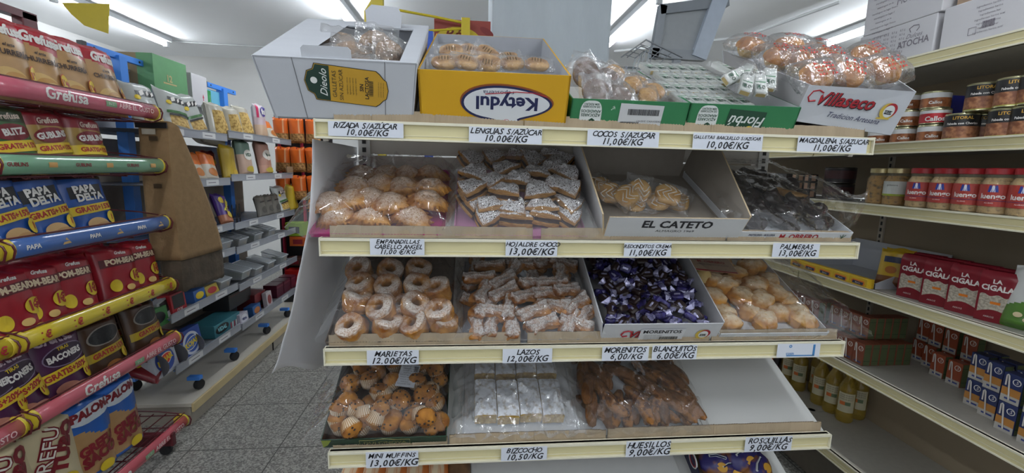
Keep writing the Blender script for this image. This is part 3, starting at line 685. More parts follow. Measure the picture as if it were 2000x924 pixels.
# ------------------------------------------------------------------ pastries
def dusted(col, col2, z0, z1, cov=.9, sc=60, speck=.5, white='#e4e3e2', spk='#8f7a62', bump=.5, rough=.85):
    """baked dough whose upper side carries a patchy layer of sugar (object space)"""
    m = bpy.data.materials.new('dusted_pastry'); m.use_nodes = True; nt = m.node_tree; N = nt.nodes; L = nt.links; b = N['Principled BSDF']
    b.inputs['Roughness'].default_value = rough; b.inputs['Specular IOR Level'].default_value = .3
    tc = N.new('ShaderNodeTexCoord'); sx = N.new('ShaderNodeSeparateXYZ'); L.new(tc.outputs['Object'], sx.inputs[0])
    n1 = N.new('ShaderNodeTexNoise'); n1.inputs['Scale'].default_value = sc; n1.inputs['Detail'].default_value = 5; L.new(tc.outputs['Object'], n1.inputs['Vector'])
    n2 = N.new('ShaderNodeTexNoise'); n2.inputs['Scale'].default_value = 26; L.new(tc.outputs['Object'], n2.inputs['Vector'])
    r1 = N.new('ShaderNodeValToRGB'); r1.color_ramp.elements[0].position = .35; r1.color_ramp.elements[1].position = .65
    r1.color_ramp.elements[0].color = lin(col2); r1.color_ramp.elements[1].color = lin(col); L.new(n2.outputs[0], r1.inputs[0])
    ad = N.new('ShaderNodeMath'); ad.operation = 'MULTIPLY_ADD'; ad.inputs[1].default_value = (z1-z0)*1.6; L.new(n1.outputs[0], ad.inputs[0]); L.new(sx.outputs[2], ad.inputs[2])
    mr = N.new('ShaderNodeMapRange'); mr.inputs[1].default_value = z0 + (z1-z0)*.8; mr.inputs[2].default_value = z1 + (z1-z0)*.8; mr.inputs[4].default_value = cov; L.new(ad.outputs[0], mr.inputs[0])
    sp = N.new('ShaderNodeValToRGB'); n3 = N.new('ShaderNodeTexNoise'); n3.inputs['Scale'].default_value = sc*3; L.new(tc.outputs['Object'], n3.inputs['Vector'])
    sp.color_ramp.elements[0].position = .40; sp.color_ramp.elements[1].position = .47; sp.color_ramp.elements[0].color = tuple(a*(1-speck)+c*speck for a, c in zip(lin(white), lin(spk))); sp.color_ramp.elements[1].color = lin(white)
    L.new(n3.outputs[0], sp.inputs[0])
    mx = N.new('ShaderNodeMix'); mx.data_type = 'RGBA'; L.new(mr.outputs[0], mx.inputs[0]); L.new(r1.outputs[0], mx.inputs['A']); L.new(sp.outputs[0], mx.inputs['B'])
    L.new(mx.outputs['Result'], b.inputs['Base Color'])
    bp = N.new('ShaderNodeBump'); bp.inputs['Strength'].default_value = bump; bp.inputs['Distance'].default_value = .003; L.new(n1.outputs[0], bp.inputs['Height']); L.new(bp.outputs[0], b.inputs['Normal'])
    return m
def mesh_kind(name, fns):
    def mk(f):
        def go():
            b = MB(); f(b); return b.build(name, None)
        return go
    return Kind([mk(f) for f in fns])
# half-moon turnover
M_EMP = dusted('#d3994e', '#9a5d27', .010, .027, .80, 90, .8, '#d9c9ba', '#94704a', bump=.8)
def empanadilla(seed):
    def f(b):
        q = random.Random(seed)
        def fn(u, v):
            a = 2*PI*u; t = -PI/2+PI*v; x = math.cos(t)*math.cos(a); y = math.cos(t)*math.sin(a); z = math.sin(t)
            y2 = y*.030 + (.010 if y > 0 else 0)*y - .012*(abs(x)**2)
            k = 1 + .10*fbm((x*1.2, y*1.2, z), 1.3, seed)
            zz = z*.030*k*(1-.35*x*x) if z > 0 else z*.016
            rim = .0022*math.sin(a*24)*math.exp(-(z/.25)**2)
            return (x*.049*k + rim*x*6, y2*k + rim*y*6, zz)
        b.grid(fn, 44, 18, M_EMP, cu=True)
    return f
K_EMP = mesh_kind('empanadilla', [empanadilla(s) for s in (1, 2, 3)])
# layered triangle with chocolate filling
M_TRI = dusted('#c2935a', '#94632f', .026, .035, .93, 110, 1., '#e2e2e4', '#3f322b'); M_LAY = P('#c79858', .85, col2='#96652f', scale=60, bump=.6, stretch=(1, 1, 7)); M_FILL = P('#3a2420', .6, var=.15, scale=60)
def triangle(seed):
    def f(b):
        q = random.Random(seed); R = .042
        lay = [(0, .95, M_LAY), (.005, 1.0, M_LAY), (.011, .97, M_LAY), (.014, .90, M_FILL), (.019, .92, M_FILL), (.022, .99, M_LAY), (.027, 1.0, M_LAY), (.033, .97, M_LAY), (.037, .86, M_TRI), (.0385, .5, M_TRI)]
        n = 36
        def rad(a):
            c = 1/max(.35, math.cos((a % (2*PI/3)) - PI/3)) * .5; return R*(.78*c*1.25 + .22)*1.0
        vs = []; fs = []; ms = []
        for i, (z, s, m) in enumerate(lay):
            for k in range(n):
                a = 2*PI*k/n; r = rad(a)*s*(1 + .05*fbm((math.cos(a)*2, math.sin(a)*2, i*.9), 1, seed))
                vs.append((r*math.cos(a), r*math.sin(a), z + .002*fbm((math.cos(a), math.sin(a), i), 2, seed) - .003*math.cos(3*a)*(i > 5)))
        for i in range(len(lay)-1):
            for k in range(n): fs.append((i*n+k, i*n+(k+1) % n, (i+1)*n+(k+1) % n, (i+1)*n+k)); ms.append(lay[i+1][2] if i not in (2, 4) else M_FILL)
        vs.append((0, 0, .040)); top = (len(lay)-1)*n
        for k in range(n): fs.append((top+k, top+(k+1) % n, len(vs)-1)); ms.append(M_TRI)
        b.add(vs, fs, ms)
    return f
K_TRI = mesh_kind('puff_pastry_triangle', [triangle(s) for s in (1, 2, 3)])
# ring of wound puff pastry
M_RING = dusted('#cb9140', '#8f5420', .041, .055, .85, 90, .65, '#dcd5cd', '#8f6d4a')
def ring(seed):
    def f(b):
        prof = []
        for i in range(30):
            t = i/29; a = -PI*.95 + t*2*PI*.95
            r = .0240 + .0125*math.copysign(abs(math.cos(a))**.45, math.cos(a)); z = .025 + .025*math.copysign(abs(math.sin(a))**.55, math.sin(a))
            lay = .0011*math.sin(z*900 + seed) if math.cos(a) > 0 else 0
            prof.append((r + lay, z))
        prof.append(prof[0])
        n = 40; vs = []; fs = []
        for i, (r, z) in enumerate(prof[:-1]):
            for k in range(n):
                a = 2*PI*k/n; g = 1 + .07*fbm((math.cos(a)*1.5, math.sin(a)*1.5, z*25), 1, seed)
                vs.append((r*g*math.cos(a), r*g*math.sin(a), z*(1 + .12*math.sin(a+seed)) + .0015*math.sin(3*a+z*300)))
        m = len(prof)-1
        for i in range(m):
            for k in range(n): fs.append((i*n+k, ((i+1) % m)*n+k, ((i+1) % m)*n+(k+1) % n, i*n+(k+1) % n)[::-1])
        b.add(vs, fs, M_RING)
    return f
K_RING = mesh_kind('ring_pastry', [ring(s) for s in (1, 2, 3, 4)])
# bow-tie pastry
M_BOW = dusted('#bb7e38', '#7d481a', .019, .031, .9, 110, .7, '#dedcda', '#7d5f42')
def bow(seed):
    def f(b):
        def fn(u, v):
            a = 2*PI*u; x = (v*2-1); w = .015 + .021*abs(x)**1.2; h = .021 - .003*abs(x); tw = x*1.0
            y, z = math.cos(a)*w, math.sin(a)*h*.75
            z += .0026*math.sin(a*7 + x*3)*abs(math.sin(a)); y += .0015*math.sin(a*9)
            y, z = y*math.cos(tw) - z*math.sin(tw)*.5, y*math.sin(tw)*.35 + z
            g = 1 + .14*fbm((x*2, y*60, z*60), 1, seed)
            e = 1 if 0 < v < 1 else .05
            return (x*.046 + .003*math.sin(a*3), y*g*e, .014 + z*g*e)
        b.grid(fn, 28, 22, M_BOW, cu=True)
    return f
K_BOW = mesh_kind('bow_pastry', [bow(s) for s in (1, 2, 3)])
# mini muffin
M_MUF = P('#bf8230', .85, col2='#74411a', scale=16, bump=.5, bscale=70, contrast=(.35, .6)); M_CHIP = P('#2e1a12', .5, var=0); M_CUP = P('#b99468', .7, col2='#a07a50', scale=30); M_CUP2 = P('#e0cfb6', .7, var=.04)
def muffin(seed, chips=True):
    def mk():
        b = MB(); q = random.Random(seed)
        def dome(u, v):
            a = 2*PI*u; t = v*PI/2; k = 1 + .09*fbm((math.cos(a)*1.5, math.sin(a)*1.5, t), 1.5, seed)
            return (.0255*math.cos(t)**.8*math.cos(a)*k, .0255*math.cos(t)**.8*math.sin(a)*k, .024 + .019*math.sin(t)*k)
        b.grid(dome, 26, 10, M_MUF, cu=True)
        o = b.build('muffin', None)
        c = MB(); n = 56
        vs = []; ms = []; fs = []
        for i, (r, z) in enumerate([(.016, 0), (.019, .008), (.022, .017), (.0255, .027)]):
            for k in range(n): vs.append(((r + (.0011 if k % 2 else 0)*(i > 0))*math.cos(2*PI*k/n), (r + (.0011 if k % 2 else 0)*(i > 0))*math.sin(2*PI*k/n), z))
        for i in range(3):
            for k in range(n): fs.append((i*n+k, i*n+(k+1) % n, (i+1)*n+(k+1) % n, (i+1)*n+k)); ms.append(M_CUP2 if k % 2 else M_CUP)
        fs.append(tuple(range(n))[::-1]); ms.append(M_CUP); c.add(vs, fs, ms); c.build('paper_cup', o, ang=80)
        if chips:
            h = MB()
            for k in range(11):
                u, v = q.random(), q.uniform(.12, .85); p = Vector(dome(u, v)); blob(h, M_CHIP, .0032, .0028, .0022, 1, .1, 1, k, 8, 6, M=T(p))
            h.build('chocolate_chips', o)
        return o
    return mk
K_MUF = Kind([muffin(s) for s in (1, 2, 3)] + [muffin(4, False)])
# long cracked finger cake
M_FIN = P('#7f5226', .8, col2='#553315', scale=30, bump=.9, bscale=110, contrast=(.35, .65)); M_FIN2 = P('#8a5a26', .8, col2='#4e2b16', scale=55, bump=1.0, bscale=80, contrast=(.42, .58))
def finger(seed, m, L=.058, r=.0165):
    def f(b):
        def sh(x, y, z): return (x, y + .006*math.sin(x*35+seed), z*(1-.12*(x/L)**2))
        blob(b, m, L, r, r, .85, .05, 2.2, seed, 26, 26, shape=sh, M=T(0, 0, 0))
    return f
K_FIN = mesh_kind('finger_cake', [finger(1, M_FIN), finger(2, M_FIN2, .064, .018), finger(3, M_FIN), finger(4, M_FIN2, .062, .017)])
# coconut-topped pale cake
M_PALE = dusted('#cf9540', '#ab6f26', .014, .027, .85, 30, .5, '#e8dcc0', '#c99a50', bump=.9); M_PLEAT = P('#dcbf7c', .7, var=.08, scale=30)
K_PALE = mesh_kind('coconut_cake', [lambda b, s=s: blob(b, M_PALE, .036, .031, .025, .8, .09, 1.6, s, 26, 16, flat=.7) for s in (2, 5, 9)])
# chocolate palmera (heart-shaped)
M_PALM = P('#2a1d1c', .28, col2='#1b1213', scale=40, bump=.4, bscale=70, coat=.2)
def palmera(seed):
    def f(b):
        def fn(u, v):
            t = u*2*PI; X = .8*math.sin(t)**3; Y = (.8*math.cos(t) - .30*math.cos(2*t) - .12*math.cos(3*t) - .04*math.cos(4*t))*.75
            k = math.sin(v*PI)**.45 if 0 < v < 1 else 0; z = -math.cos(v*PI)*.011
            curl = .004*math.sin(12*math.hypot(X, Y)*k)
            return (X*.056*k, Y*.056*k, .011 + z + (curl if v > .5 else 0) + .003*fbm((X*2, Y*2, v), 1, seed))
        b.grid(fn, 40, 14, M_PALM, cu=True)
    return f
K_PALM = mesh_kind('chocolate_palmera', [palmera(s) for s in (1, 2)])
# sponge slab
M_SPO = P('#d4b45e', .9, col2='#a8823a', scale=70, bump=.7, bscale=150); M_SUG = P('#dfe1e6', .9, col2='#a99a86', scale=75, bump=.6, bscale=120, contrast=(.30, .50), det=6)
def slab(seed):
    def f(b):
        w, d, h = .058, .115, .042
        def top(x, y): return h + .0022*fbm((x*60, y*60, 0), 1, seed) - .004*max(0, (abs(x)/(w/2))**8) - .004*max(0, (abs(y)/(d/2))**8)
        b.grid(lambda u, v: ((u-.5)*w, (v-.5)*d, top((u-.5)*w, (v-.5)*d)), 14, 24, M_SUG)
        P_ = [(-w/2, -d/2), (w/2, -d/2), (w/2, d/2), (-w/2, d/2)]
        for i in range(4):
            a, c = Vector((*P_[i], 0)), Vector((*P_[(i+1) % 4], 0)); nn = Vector(((c-a).y, -(c-a).x, 0)).normalized()
            n = 14 if i % 2 == 0 else 24
            def side(u, v, a=a, c=c, nn=nn):
                p = a + (c-a)*u; z = top(p.x, p.y)*v; return tuple(p + nn*(.0012*fbm((p.x*80, p.y*80, z*120), 1, seed))*(v < 1)*(0 < u < 1) + Vector((0, 0, z)))
            b.grid(side, n, 6, M_SPO)
    return f
K_SLAB = mesh_kind('sponge_slab', [slab(1), slab(2)])
# ------------------------------------------------------------------ trays and clear covers
def tray(l, name, label, u0, u1, v0, v1, rim, col, base=.003, hf=None, flare=.25):
    w, d = u1-u0, v1-v0; M = slope(l, (u0+u1)/2, v0, .0005)
    r = open_tray(name, w, d, rim, .0022, col, col, hs=(hf or rim, rim), flare=flare)
    r.matrix_basis = M; tag(r, label, 'tray'); return r
_hm = {}
def cover(l, name, label, u0, u1, v0, v1, hmax, seed, flare=(0, 0, 0, 0), rimh=.012, m=None, amp=1., nu=130, nv=110, group='clear film covers over the pastry trays', pk=None, inset=.16):
    """clear film lying over a filled tray: flat top, falling to the rim, ridges and creases; flare = extra reach (left,right,front,back) of loose film"""
    qr = random.Random(seed*13+1); W_, D_ = u1-u0, v1-v0; CR = []
    for _ in range(int(20*amp)):
        p = Vector((qr.uniform(.05, .95)*W_, qr.uniform(.03, .9)*D_)); an = qr.gauss(PI/2, .7); Lc = qr.uniform(.045, .14)
        CR.append((p, Vector((math.cos(an), math.sin(an)))*Lc, qr.uniform(.0038, .0075), qr.uniform(.006, .013)))
    def crease(x, y):
        z = 0.
        for p, dv, wd, am in CR:
            t = ((x-p.x)*dv.x + (y-p.y)*dv.y)/dv.length_squared
            if -.1 < t < 1.1:
                dd = abs((x-p.x)*dv.y - (y-p.y)*dv.x)/dv.length
                if dd < .025: z += am*math.exp(-(dd/wd)**2)*math.sin(max(0, min(1, t))*PI)**.6
        return z
    def hgt(u, v):
        e = min(u, 1-u, v*.9, (1-v)*1.2)/inset
        s = 1 if e >= 1 else math.sin(max(0, e)*PI/2)**.8
        x, y = u*(u1-u0), v*(v1-v0)
        rdg = abs(noise.noise(Vector((x*22 + seed*5, y*22, seed)))) ; rdg = (1-rdg*2.2)**3 if rdg < .45 else 0
        lo = noise.noise(Vector((x*9+seed, y*9, seed*2)))
        cr = abs(noise.noise(Vector(((x+y)*14+seed*3, (x-y)*4, seed+5)))); cr = (1-cr*5)**2 if cr < .2 else 0
        l2 = abs(noise.noise(Vector((x*17-y*11+seed, y*6+x*3, seed+9)))); l2 = (1-l2*9)**2 if l2 < .11 else 0
        return rimh + (hmax-rimh)*s*(1 + (pk(u, v) if pk else 0)) + amp*(.006*rdg*(.35+.65*(1-s)) + .006*lo*s + .0045*cr + .004*l2 + crease(x, y))
    def fn(u, v):
        x = u0 + (u1-u0)*u; y = v0 + (v1-v0)*v; z = hgt(u, v); ed = max(0, 1-min(u, 1-u, v, 1-v)/.07)
        x += (-flare[0]*max(0, 1-u/.10)**1.2 + flare[1]*max(0, 1-(1-u)/.10)**1.2); y += (-flare[2]*max(0, 1-v/.10)**1.2 + flare[3]*max(0, 1-(1-v)/.1)**1.2)
        wv = .006*math.sin(u*37+v*29+seed)*ed + .005*fbm((u*16, v*16, 3), 1, seed)*ed
        return tuple(FR[l] @ Vector((x+wv*.5, y+wv*.5, max(.002, z + wv*.8 + (.012*ed*noise.noise(Vector((u*7, v*7, seed))) if sum(flare) else 0)))))
    o = MB().grid(fn, nu, nv, m or FILM).build(name, None, ang=70)
    return tag(o, label, 'plastic film', group)
def cp(s, ox, oy): return lambda x, y: (x/s + ox, y/s + oy)
def lay_rows(l, rows, names, conv, hs, K, label, cat, group, jig=.25, tilt=.15, up=0, seed=0, yaw=None, kk=None, ht=None, vmin=.05, ur=None):
    q = random.Random(seed + l*31)
    for (i, r, d), (x, y, *ex) in zip(rank_rows(rows, names), [p for row in rows for p in row]):
        h = hs[r]; px, py = conv(x, y); u, v = PS(l, px, py, h + (ht or 0)); v = max(v, vmin)
        if ur: u = min(max(u, ur[0]), ur[1])
        k = q.randrange(9) if kk is None else kk(r, i)
        ya = (ex[0] if ex else (yaw if yaw is not None else 0)) + q.uniform(-jig, jig)
        K.put(k, label.format(d=d), cat, slope(l, u, v, h) @ RZ(ya) @ RX(q.uniform(-tilt, tilt) + up) @ RY(q.uniform(-tilt, tilt)), group)
c3 = cp(3.509, 600, 270); c4 = cp(3.226, 1100, 270); c5 = cp(3.509, 600, 480); c6 = cp(3.448, 1100, 480); c7 = cp(3.636, 600, 690); c8 = cp(3.448, 1100, 690)
PINK = P('#b03a78', .4, var=.04); 
def span(l, xa, xb, ya, yb): return PS(l, xa, ya)[0], PS(l, xb, yb)[0]
# second shelf, first tray: turnovers
ua, ub = span(2, 620, 868, 441, 441); ub2 = ub
tray(2, 'pastry_tray', 'magenta cardboard tray under the sugared half-moon turnovers', ua, ub, .012, .365, .012, PINK)
lay_rows(2, [[(215,545),(435,560),(720,558)], [(165,462),(300,440),(440,430),(575,460),(830,440)], [(330,345),(500,330),(655,345),(850,350)], [(390,262),(545,262),(690,262),(850,255)]], ['front', 'second', 'third', 'back'], c3, [.018, .042, .040, .020], K_EMP,
    'sugar-dusted half-moon turnover, {d} of the magenta tray', 'pastry', 'turnovers in the magenta tray', .5, .28, .1, 1, vmin=.045)
cover(2, 'film_cover', 'clear film with creases over the sugared turnovers on the magenta tray', ua-.03, ub+.012, .006, .37, .072, 1, (.03, .01, 0, 0))
# second tray: chocolate triangles
ua, ub = span(2, 890, 1135, 443, 443)
tray(2, 'pastry_tray', 'pale pink cardboard tray under the sugared chocolate triangles', ua, ub, .012, .37, .012, P('#c98fb4', .4, var=.04))
lay_rows(2, [[(1230,580,.5),(1430,582,1.6),(1600,575,1.5),(1780,580,.4)], [(1120,470,.6),(1240,515,.2),(1415,520,1.1),(1600,520,1.6),(1780,500,.5)], [(1130,400,.3),(1270,350,.5),(1370,420,.9),(1570,410,1.57),(1690,370,1.5),(1790,400,.4)], [(1155,290,1.2),(1350,265,.2),(1450,330,1.5),(1560,290,1.57),(1680,250,-.5),(1770,290,1.2)], [(1120,190,.4),(1280,180,.3),(1440,160,1.5),(1530,190,.2),(1660,160,1.57),(1740,200,.4)]],
    ['front', 'second', 'third', 'fourth', 'back'], c3, [.006, .022, .046, .050, .036], K_TRI, 'sugared puff pastry triangle, {d} of its pink tray', 'pastry', 'triangles in the pale pink tray', .3, .2, .1, 2, vmin=.05)
cover(2, 'film_cover', 'clear film stretched over the sugared chocolate triangles', ua-.018, ub+.02, .006, .375, .088, 2, (.015, .01, 0, 0))
# folded white carton with round cream biscuits
ua, ub = span(2, 1167, 1417, 445, 448); w = ub-ua
SER = P('#26262b', .6, var=0)
r = open_tray('folded_carton', w, .37, .05, .004, P('#cfd0d2', .6, var=.02, bump=.08, scale=6, bscale=90, stretch=(1, 6, 1)), P('#989086', .8, var=.04), P('#c0ab8a', .8), hs=(.074, .19), flare=.20)
r.matrix_basis = slope(2, (ua+ub)/2, .012, .0008); tag(r, 'white carton with bold black serif lettering, holding round drizzled biscuits', 'carton')
def serif(b, t, s, M, m):
    b.text(t, s, m, M, bold=.035, shear=.05, sx=1.12)
b = MB(); Mt = T(0, -.0108, .052) @ RX(math.radians(90+11.3))
serif(b, 'EL CATETO', .031, Mt, SER); b.text('ALMAGRO 1969', .0105, SER, Mt @ T(.0, -.021, 0), sx=1.35)
Mb = T(-.02, .364 + .2*.162, .162) @ RX(math.radians(78.7)); serif(b, 'EL CATETO', .024, Mb, SER); b.text('ALMAGRO 1969', .009, SER, Mb @ T(0, -.018, 0), sx=1.3)
b.build('lettering', r, smooth=False)
K_RED = Kind([oval_pack(P('#d9b06a', .8, col2='#c08c45', scale=25, bump=.3), .036, .033, .013, s, False, P('#ece8df', .5, var=0)) for s in (11, 12)])
for i, (x, y, h, a) in enumerate([(300,345,.035,.5),(400,360,.04,.4),(480,335,.045,.7),(240,300,.04,.2),(660,355,.045,.5),(600,395,.025,.3),(720,395,.02,.3),(440,400,.02,.3)]):
    u, v = PS(2, *c4(x, y), h); K_RED.put(i, 'round drizzled biscuit, ' + ['front left', 'front row centre', 'top of the middle of the heap', 'far left against the carton side', 'on the right, largest in view', 'front right, lower', 'against the right side of the carton', 'lowest, at the front'][i] + ' of the serif-lettered carton', 'biscuit', slope(2, u, v, h) @ RX(a) @ RZ(i*.7), 'round drizzled biscuits in the white carton')
# dark palmeras tray in a big loose bag
ua, ub = span(2, 1418, 1628, 450, 452)
WT = P('#cfd2d6', .5, var=.03)
r = tray(2, 'pastry_tray', 'low white tray with red lettering under the dark chocolate palmeras', ua, ub, .012, .36, .03, WT, flare=.1)
b = MB(); w = ub-ua; Mo = T(0, -.0025, .017) @ RX(math.radians(90+5.7))
b.text('M. OBRERO', .022, REDD, Mo @ T(.01, -.002, 0), bold=.03, sx=.95).text('PASTELERÍA - BOLLERÍA', .0085, NAVY, Mo @ T(-w*.30, .003, 0), bold=.02, shear=.2, sx=.8)
b.tube([(w*.42, -.008, .0003), (w*.42, .008, .0003)], .0007, GRND, 4, Mo)
for a in (-1, 1): b.tube([(w*.42, -.004, .0003), (w*.42+a*.008, .006, .0003)], .0007, GRND, 4, Mo)
b.build('lettering', r, smooth=False)
lay_rows(2, [[(1080,470),(1240,470),(1420,470),(1560,480)], [(1000,400),(1150,390),(1310,390),(1470,400)], [(960,320),(1100,310),(1250,310),(1400,320)], [(930,250),(1050,250),(1190,250)]], ['front', 'second', 'third', 'back'], c4, [.022, .036, .034, .03], K_PALM,
    'dark chocolate palmera, {d} of the low white tray', 'pastry', 'chocolate palmeras in the white tray', .9, .2, .2, 5, vmin=.06, ur=(ua+.065, ub-.04))
for j in range(4):
    for i in range(3):
        K_PALM.put(i+j, f'dark chocolate palmera in the lower layer, {ORD[i]} from the left, {ORD[j]} lower row', 'pastry', slope(2, ua+.07+i*(ub-ua-.125)/2, .065+j*.082, .008+.003*i) @ RZ(i*1.9+j), 'chocolate palmeras in the white tray')
K_CRO = mesh_kind('glazed_croissant', [lambda b: blob(b, P('#a9803f', .4, col2='#6e4a1e', scale=30, bump=.4), .045, .012, .010, .9, .1, 1.5, 4, 24, 14, bend=.02)])
u, v = PS(2, *c4(1440, 345), .06); K_CRO.put(0, 'golden curved pastry lying on the dark palmeras, inside the bag', 'pastry', slope(2, u, v, .055) @ RZ(-.5))
def bigbag():
    P_ = lambda px, py, Y: PY(px, py, Y)
    rows = [[P_(1405,452,1.046), P_(1470,455,1.046), P_(1540,456,1.046), P_(1600,456,1.046), P_(1640,452,1.06), P_(1668,444,1.09)],
            [P_(1408,415,1.05), P_(1470,418,1.05), P_(1540,420,1.05), P_(1605,425,1.06), P_(1650,432,1.08), P_(1690,400,1.12)],
            [P_(1400,385,1.13), P_(1450,372,1.13), P_(1530,375,1.14), P_(1600,390,1.14), P_(1650,398,1.14), P_(1694,378,1.14)],
            [P_(1385,350,1.24), P_(1440,345,1.24), P_(1510,350,1.24), P_(1580,362,1.22), P_(1635,385,1.2), P_(1672,388,1.18)],
            [P_(1365,325,1.34), P_(1420,320,1.34), P_(1500,322,1.33), P_(1560,340,1.30), P_(1612,356,1.26), P_(1655,382,1.22)],
            [P_(1350,312,1.40), P_(1400,310,1.40), P_(1490,314,1.39), P_(1545,330,1.36), P_(1600,350,1.3), P_(1645,378,1.25)]]
    def fn(u, v):
        a, c = u*5, v*5; i, j = min(4, int(a)), min(4, int(c)); a -= i; c -= j
        p = (rows[j][i]*(1-a) + rows[j][i+1]*a)*(1-c) + (rows[j+1][i]*(1-a) + rows[j+1][i+1]*a)*c
        x, y = u*5, v*5; cr = abs(noise.noise(Vector((x*1.4+y*1.0, y*.6-x*.4, 3)))); cr = (1-cr*4)**2 if cr < .25 else 0
        return tuple(p + Vector((0, -.35, .8))*(.011*cr + .006*noise.noise(Vector((x*1.6, y*1.6, 1))) + .003*noise.noise(Vector((x*5, y*5, 7)))))
    return MB().grid(fn, 70, 50, FILM).build('plastic_bag', None, ang=70)
tag(bigbag(), 'large loose clear plastic bag over the dark palmeras, hanging past the shelf end', 'plastic bag')
# third shelf: ring pastries
ua, ub = span(3, 645, 880, 655, 655)
tray(3, 'pastry_tray', 'dark grey cardboard tray under the sugared ring pastries', ua, ub, .012, .37, .012, P('#5a4a40', .5, var=.05))
lay_rows(3, [[(315,535,),(528,535),(742,545),(925,500)], [(325,355),(515,385),(728,365),(915,420)], [(390,235),(560,240),(760,235),(905,290)], [(360,140),(545,135),(740,130)]], ['front', 'second', 'third', 'back'], c5, [.004, .030, .034, .030], K_RING,
    'sugared ring pastry, {d} of its tray', 'pastry', 'ring pastries on the third shelf', .4, .3, .06, 7, ht=.04)
for i, (x, y, a) in enumerate([(640, 440, 1.0), (420, 300, 1.1), (880, 360, .9)]):
    u, v = PS(3, *c5(x, y), .02); K_RING.put(i+1, ['ring pastry lying under the others in the middle of the ring tray', 'ring pastry half hidden between the second and third rows of rings', 'ring pastry tilted on its side at the right of the ring tray'][i], 'pastry', slope(3, u, v, -.0 + .002) @ RZ(i), 'ring pastries on the third shelf')
cover(3, 'film_cover', 'clear film with bright creases over the sugared ring pastries', ua-.012, ub+.022, .006, .375, .098, 3, (.012, .01, 0, 0))
# bow pastries
ua, ub = span(3, 905, 1150, 652, 650)
tray(3, 'pastry_tray', 'grey cardboard tray under the sugared bow pastries', ua, ub, .012, .37, .012, P('#8d8f97', .5, var=.05))
lay_rows(3, [[(1260,560,1.2),(1400,545,1.5),(1590,560,.3),(1800,545,.9),(1900,520,1.2)], [(1200,440,.7),(1290,470,.2),(1390,440,1.5),(1540,470,.4),(1690,430,.1),(1830,420,.5)], [(1190,350,1.0),(1340,340,.3),(1480,370,.5),(1640,340,.2),(1760,330,.3)], [(1180,250,.4),(1330,260,.8),(1540,285,.1),(1650,280,.4),(1740,230,1.4)], [(1250,170,.2),(1400,200,1.4),(1470,150,.2),(1620,140,.5),(1740,150,.2)]],
    ['front', 'second', 'third', 'fourth', 'back'], c5, [.006, .026, .038, .040, .025], K_BOW, 'sugared bow-shaped puff pastry, {d} of the grey tray', 'pastry', 'bow pastries on the third shelf', .4, .3, .05, 9, vmin=.05)
for j in range(4):
    for i in range(4):
        K_BOW.put(i+j, f'bow pastry in the lower layer, {ORD[i]} from the left, {ORD[j]} lower row', 'pastry', slope(3, ua+.035+i*(ub-ua-.07)/3, .055+j*.085, .006) @ RZ((i*7+j*5) % 4 - 1.5), 'bow pastries on the third shelf')
cover(3, 'film_cover', 'clear film with sharp white glints over the sugared bow pastries', ua-.012, ub+.012, .006, .375, .078, 5, (.01, .008, 0, 0), amp=1.2)
# box of purple sweets
ua, ub = span(3, 1163, 1383, 640, 644); w = ub-ua
r = open_tray('sweets_carton', w, .37, .062, .003, P('#c9cacd', .6, var=.02, bump=.08, scale=6, bscale=90, stretch=(1, 6, 1)), P('#aaa9ab', .8, var=.04), hs=(.066, .10), flare=.10)
r.matrix_basis = slope(3, (ua+ub)/2, .012, .0008); tag(r, 'white carton with a white name sticker, full of purple-wrapped sweets', 'carton')
b = MB(); Mf = T(0, -.0042, .032) @ RX(math.radians(90+5.7))
script_logo(b, Mf @ T(-.03, -.004, .0006), .034); crest(b, Mf @ T(w*.36, -.006, .0004), .019)
b.box(-.058, .060, -.030, .017, .0016, .0020, P('#d4d5d8', .6, var=0), Mf); b.text('MORENITOS', .0165, INK, Mf @ T(0, .007, .0024), bold=.03, sx=1.1)
for k in range(4): b.text('cobertura de cacao y galleta', .0042, GINK, Mf @ T(-.022, -.006-.0055*k, .0024))
barcode(b, -.002, -.028, .048, .016, GINK, Mf @ T(0, 0, .0022), 6)
b.build('label_print', r, smooth=False)
PUR = P('#3a3474', .22, col2='#241f38', scale=60, metal=.2, bump=.5, bscale=120); CHO = P('#2a1c1a', .35, var=.1); SILV = P('#b4b2d2', .18, metal=.55, var=.1, scale=80, bump=.6, bscale=140)
def sweet(seed):
    def mk():
        q = random.Random(seed)
        r = bpy.data.objects.new('wrapped_sweet', None); COL.objects.link(r)
        b = MB(); blob(b, [PUR, CHO, CHO][seed % 3], .0175, .0135, .009, .45, .05, 2, seed, 18, 10); b.box(-.008, .008, -.0028, .0028, .0086, .0095, SILV); b.build('sweet_body', r)
        for s in (-1, 1):
            b = MB()
            def tail(u, v, s=s): 
                a = 2*PI*u; rr = .004 + .013*v + .0018*math.sin(a*6+seed)*v
                return (s*(.015 + .016*v), math.cos(a)*rr, math.sin(a)*rr*.45 + .003*math.sin(a*4)*v)
            b.grid(tail, 20, 5, SILV if seed % 2 else PUR, cu=True); b.build('twisted_end', r)
        return r
    return mk
K_SW = Kind([sweet(s) for s in range(1, 7)])
q = random.Random(5)
for k in range(96):
    gx, gy = (k % 12)/11, (k//12)/7
    u = ua + .030 + (w-.060)*min(1, max(0, gx + q.uniform(-.05, .05))); v = .046 + .30*min(1, max(0, gy + q.uniform(-.06, .06)))
    hh = .038 + .014*math.sin(gx*3) + q.uniform(-.016, .010) + .030*gy
    K_SW.put(q.randrange(6), 'purple foil-wrapped sweet in the heap filling the white stickered carton', 'sweet', slope(3, u, v, hh) @ RZ(q.uniform(0, 6.3)) @ RX(q.uniform(-1, 1)) @ RY(q.uniform(-.6, .6)), 'purple-wrapped sweets in the white carton')
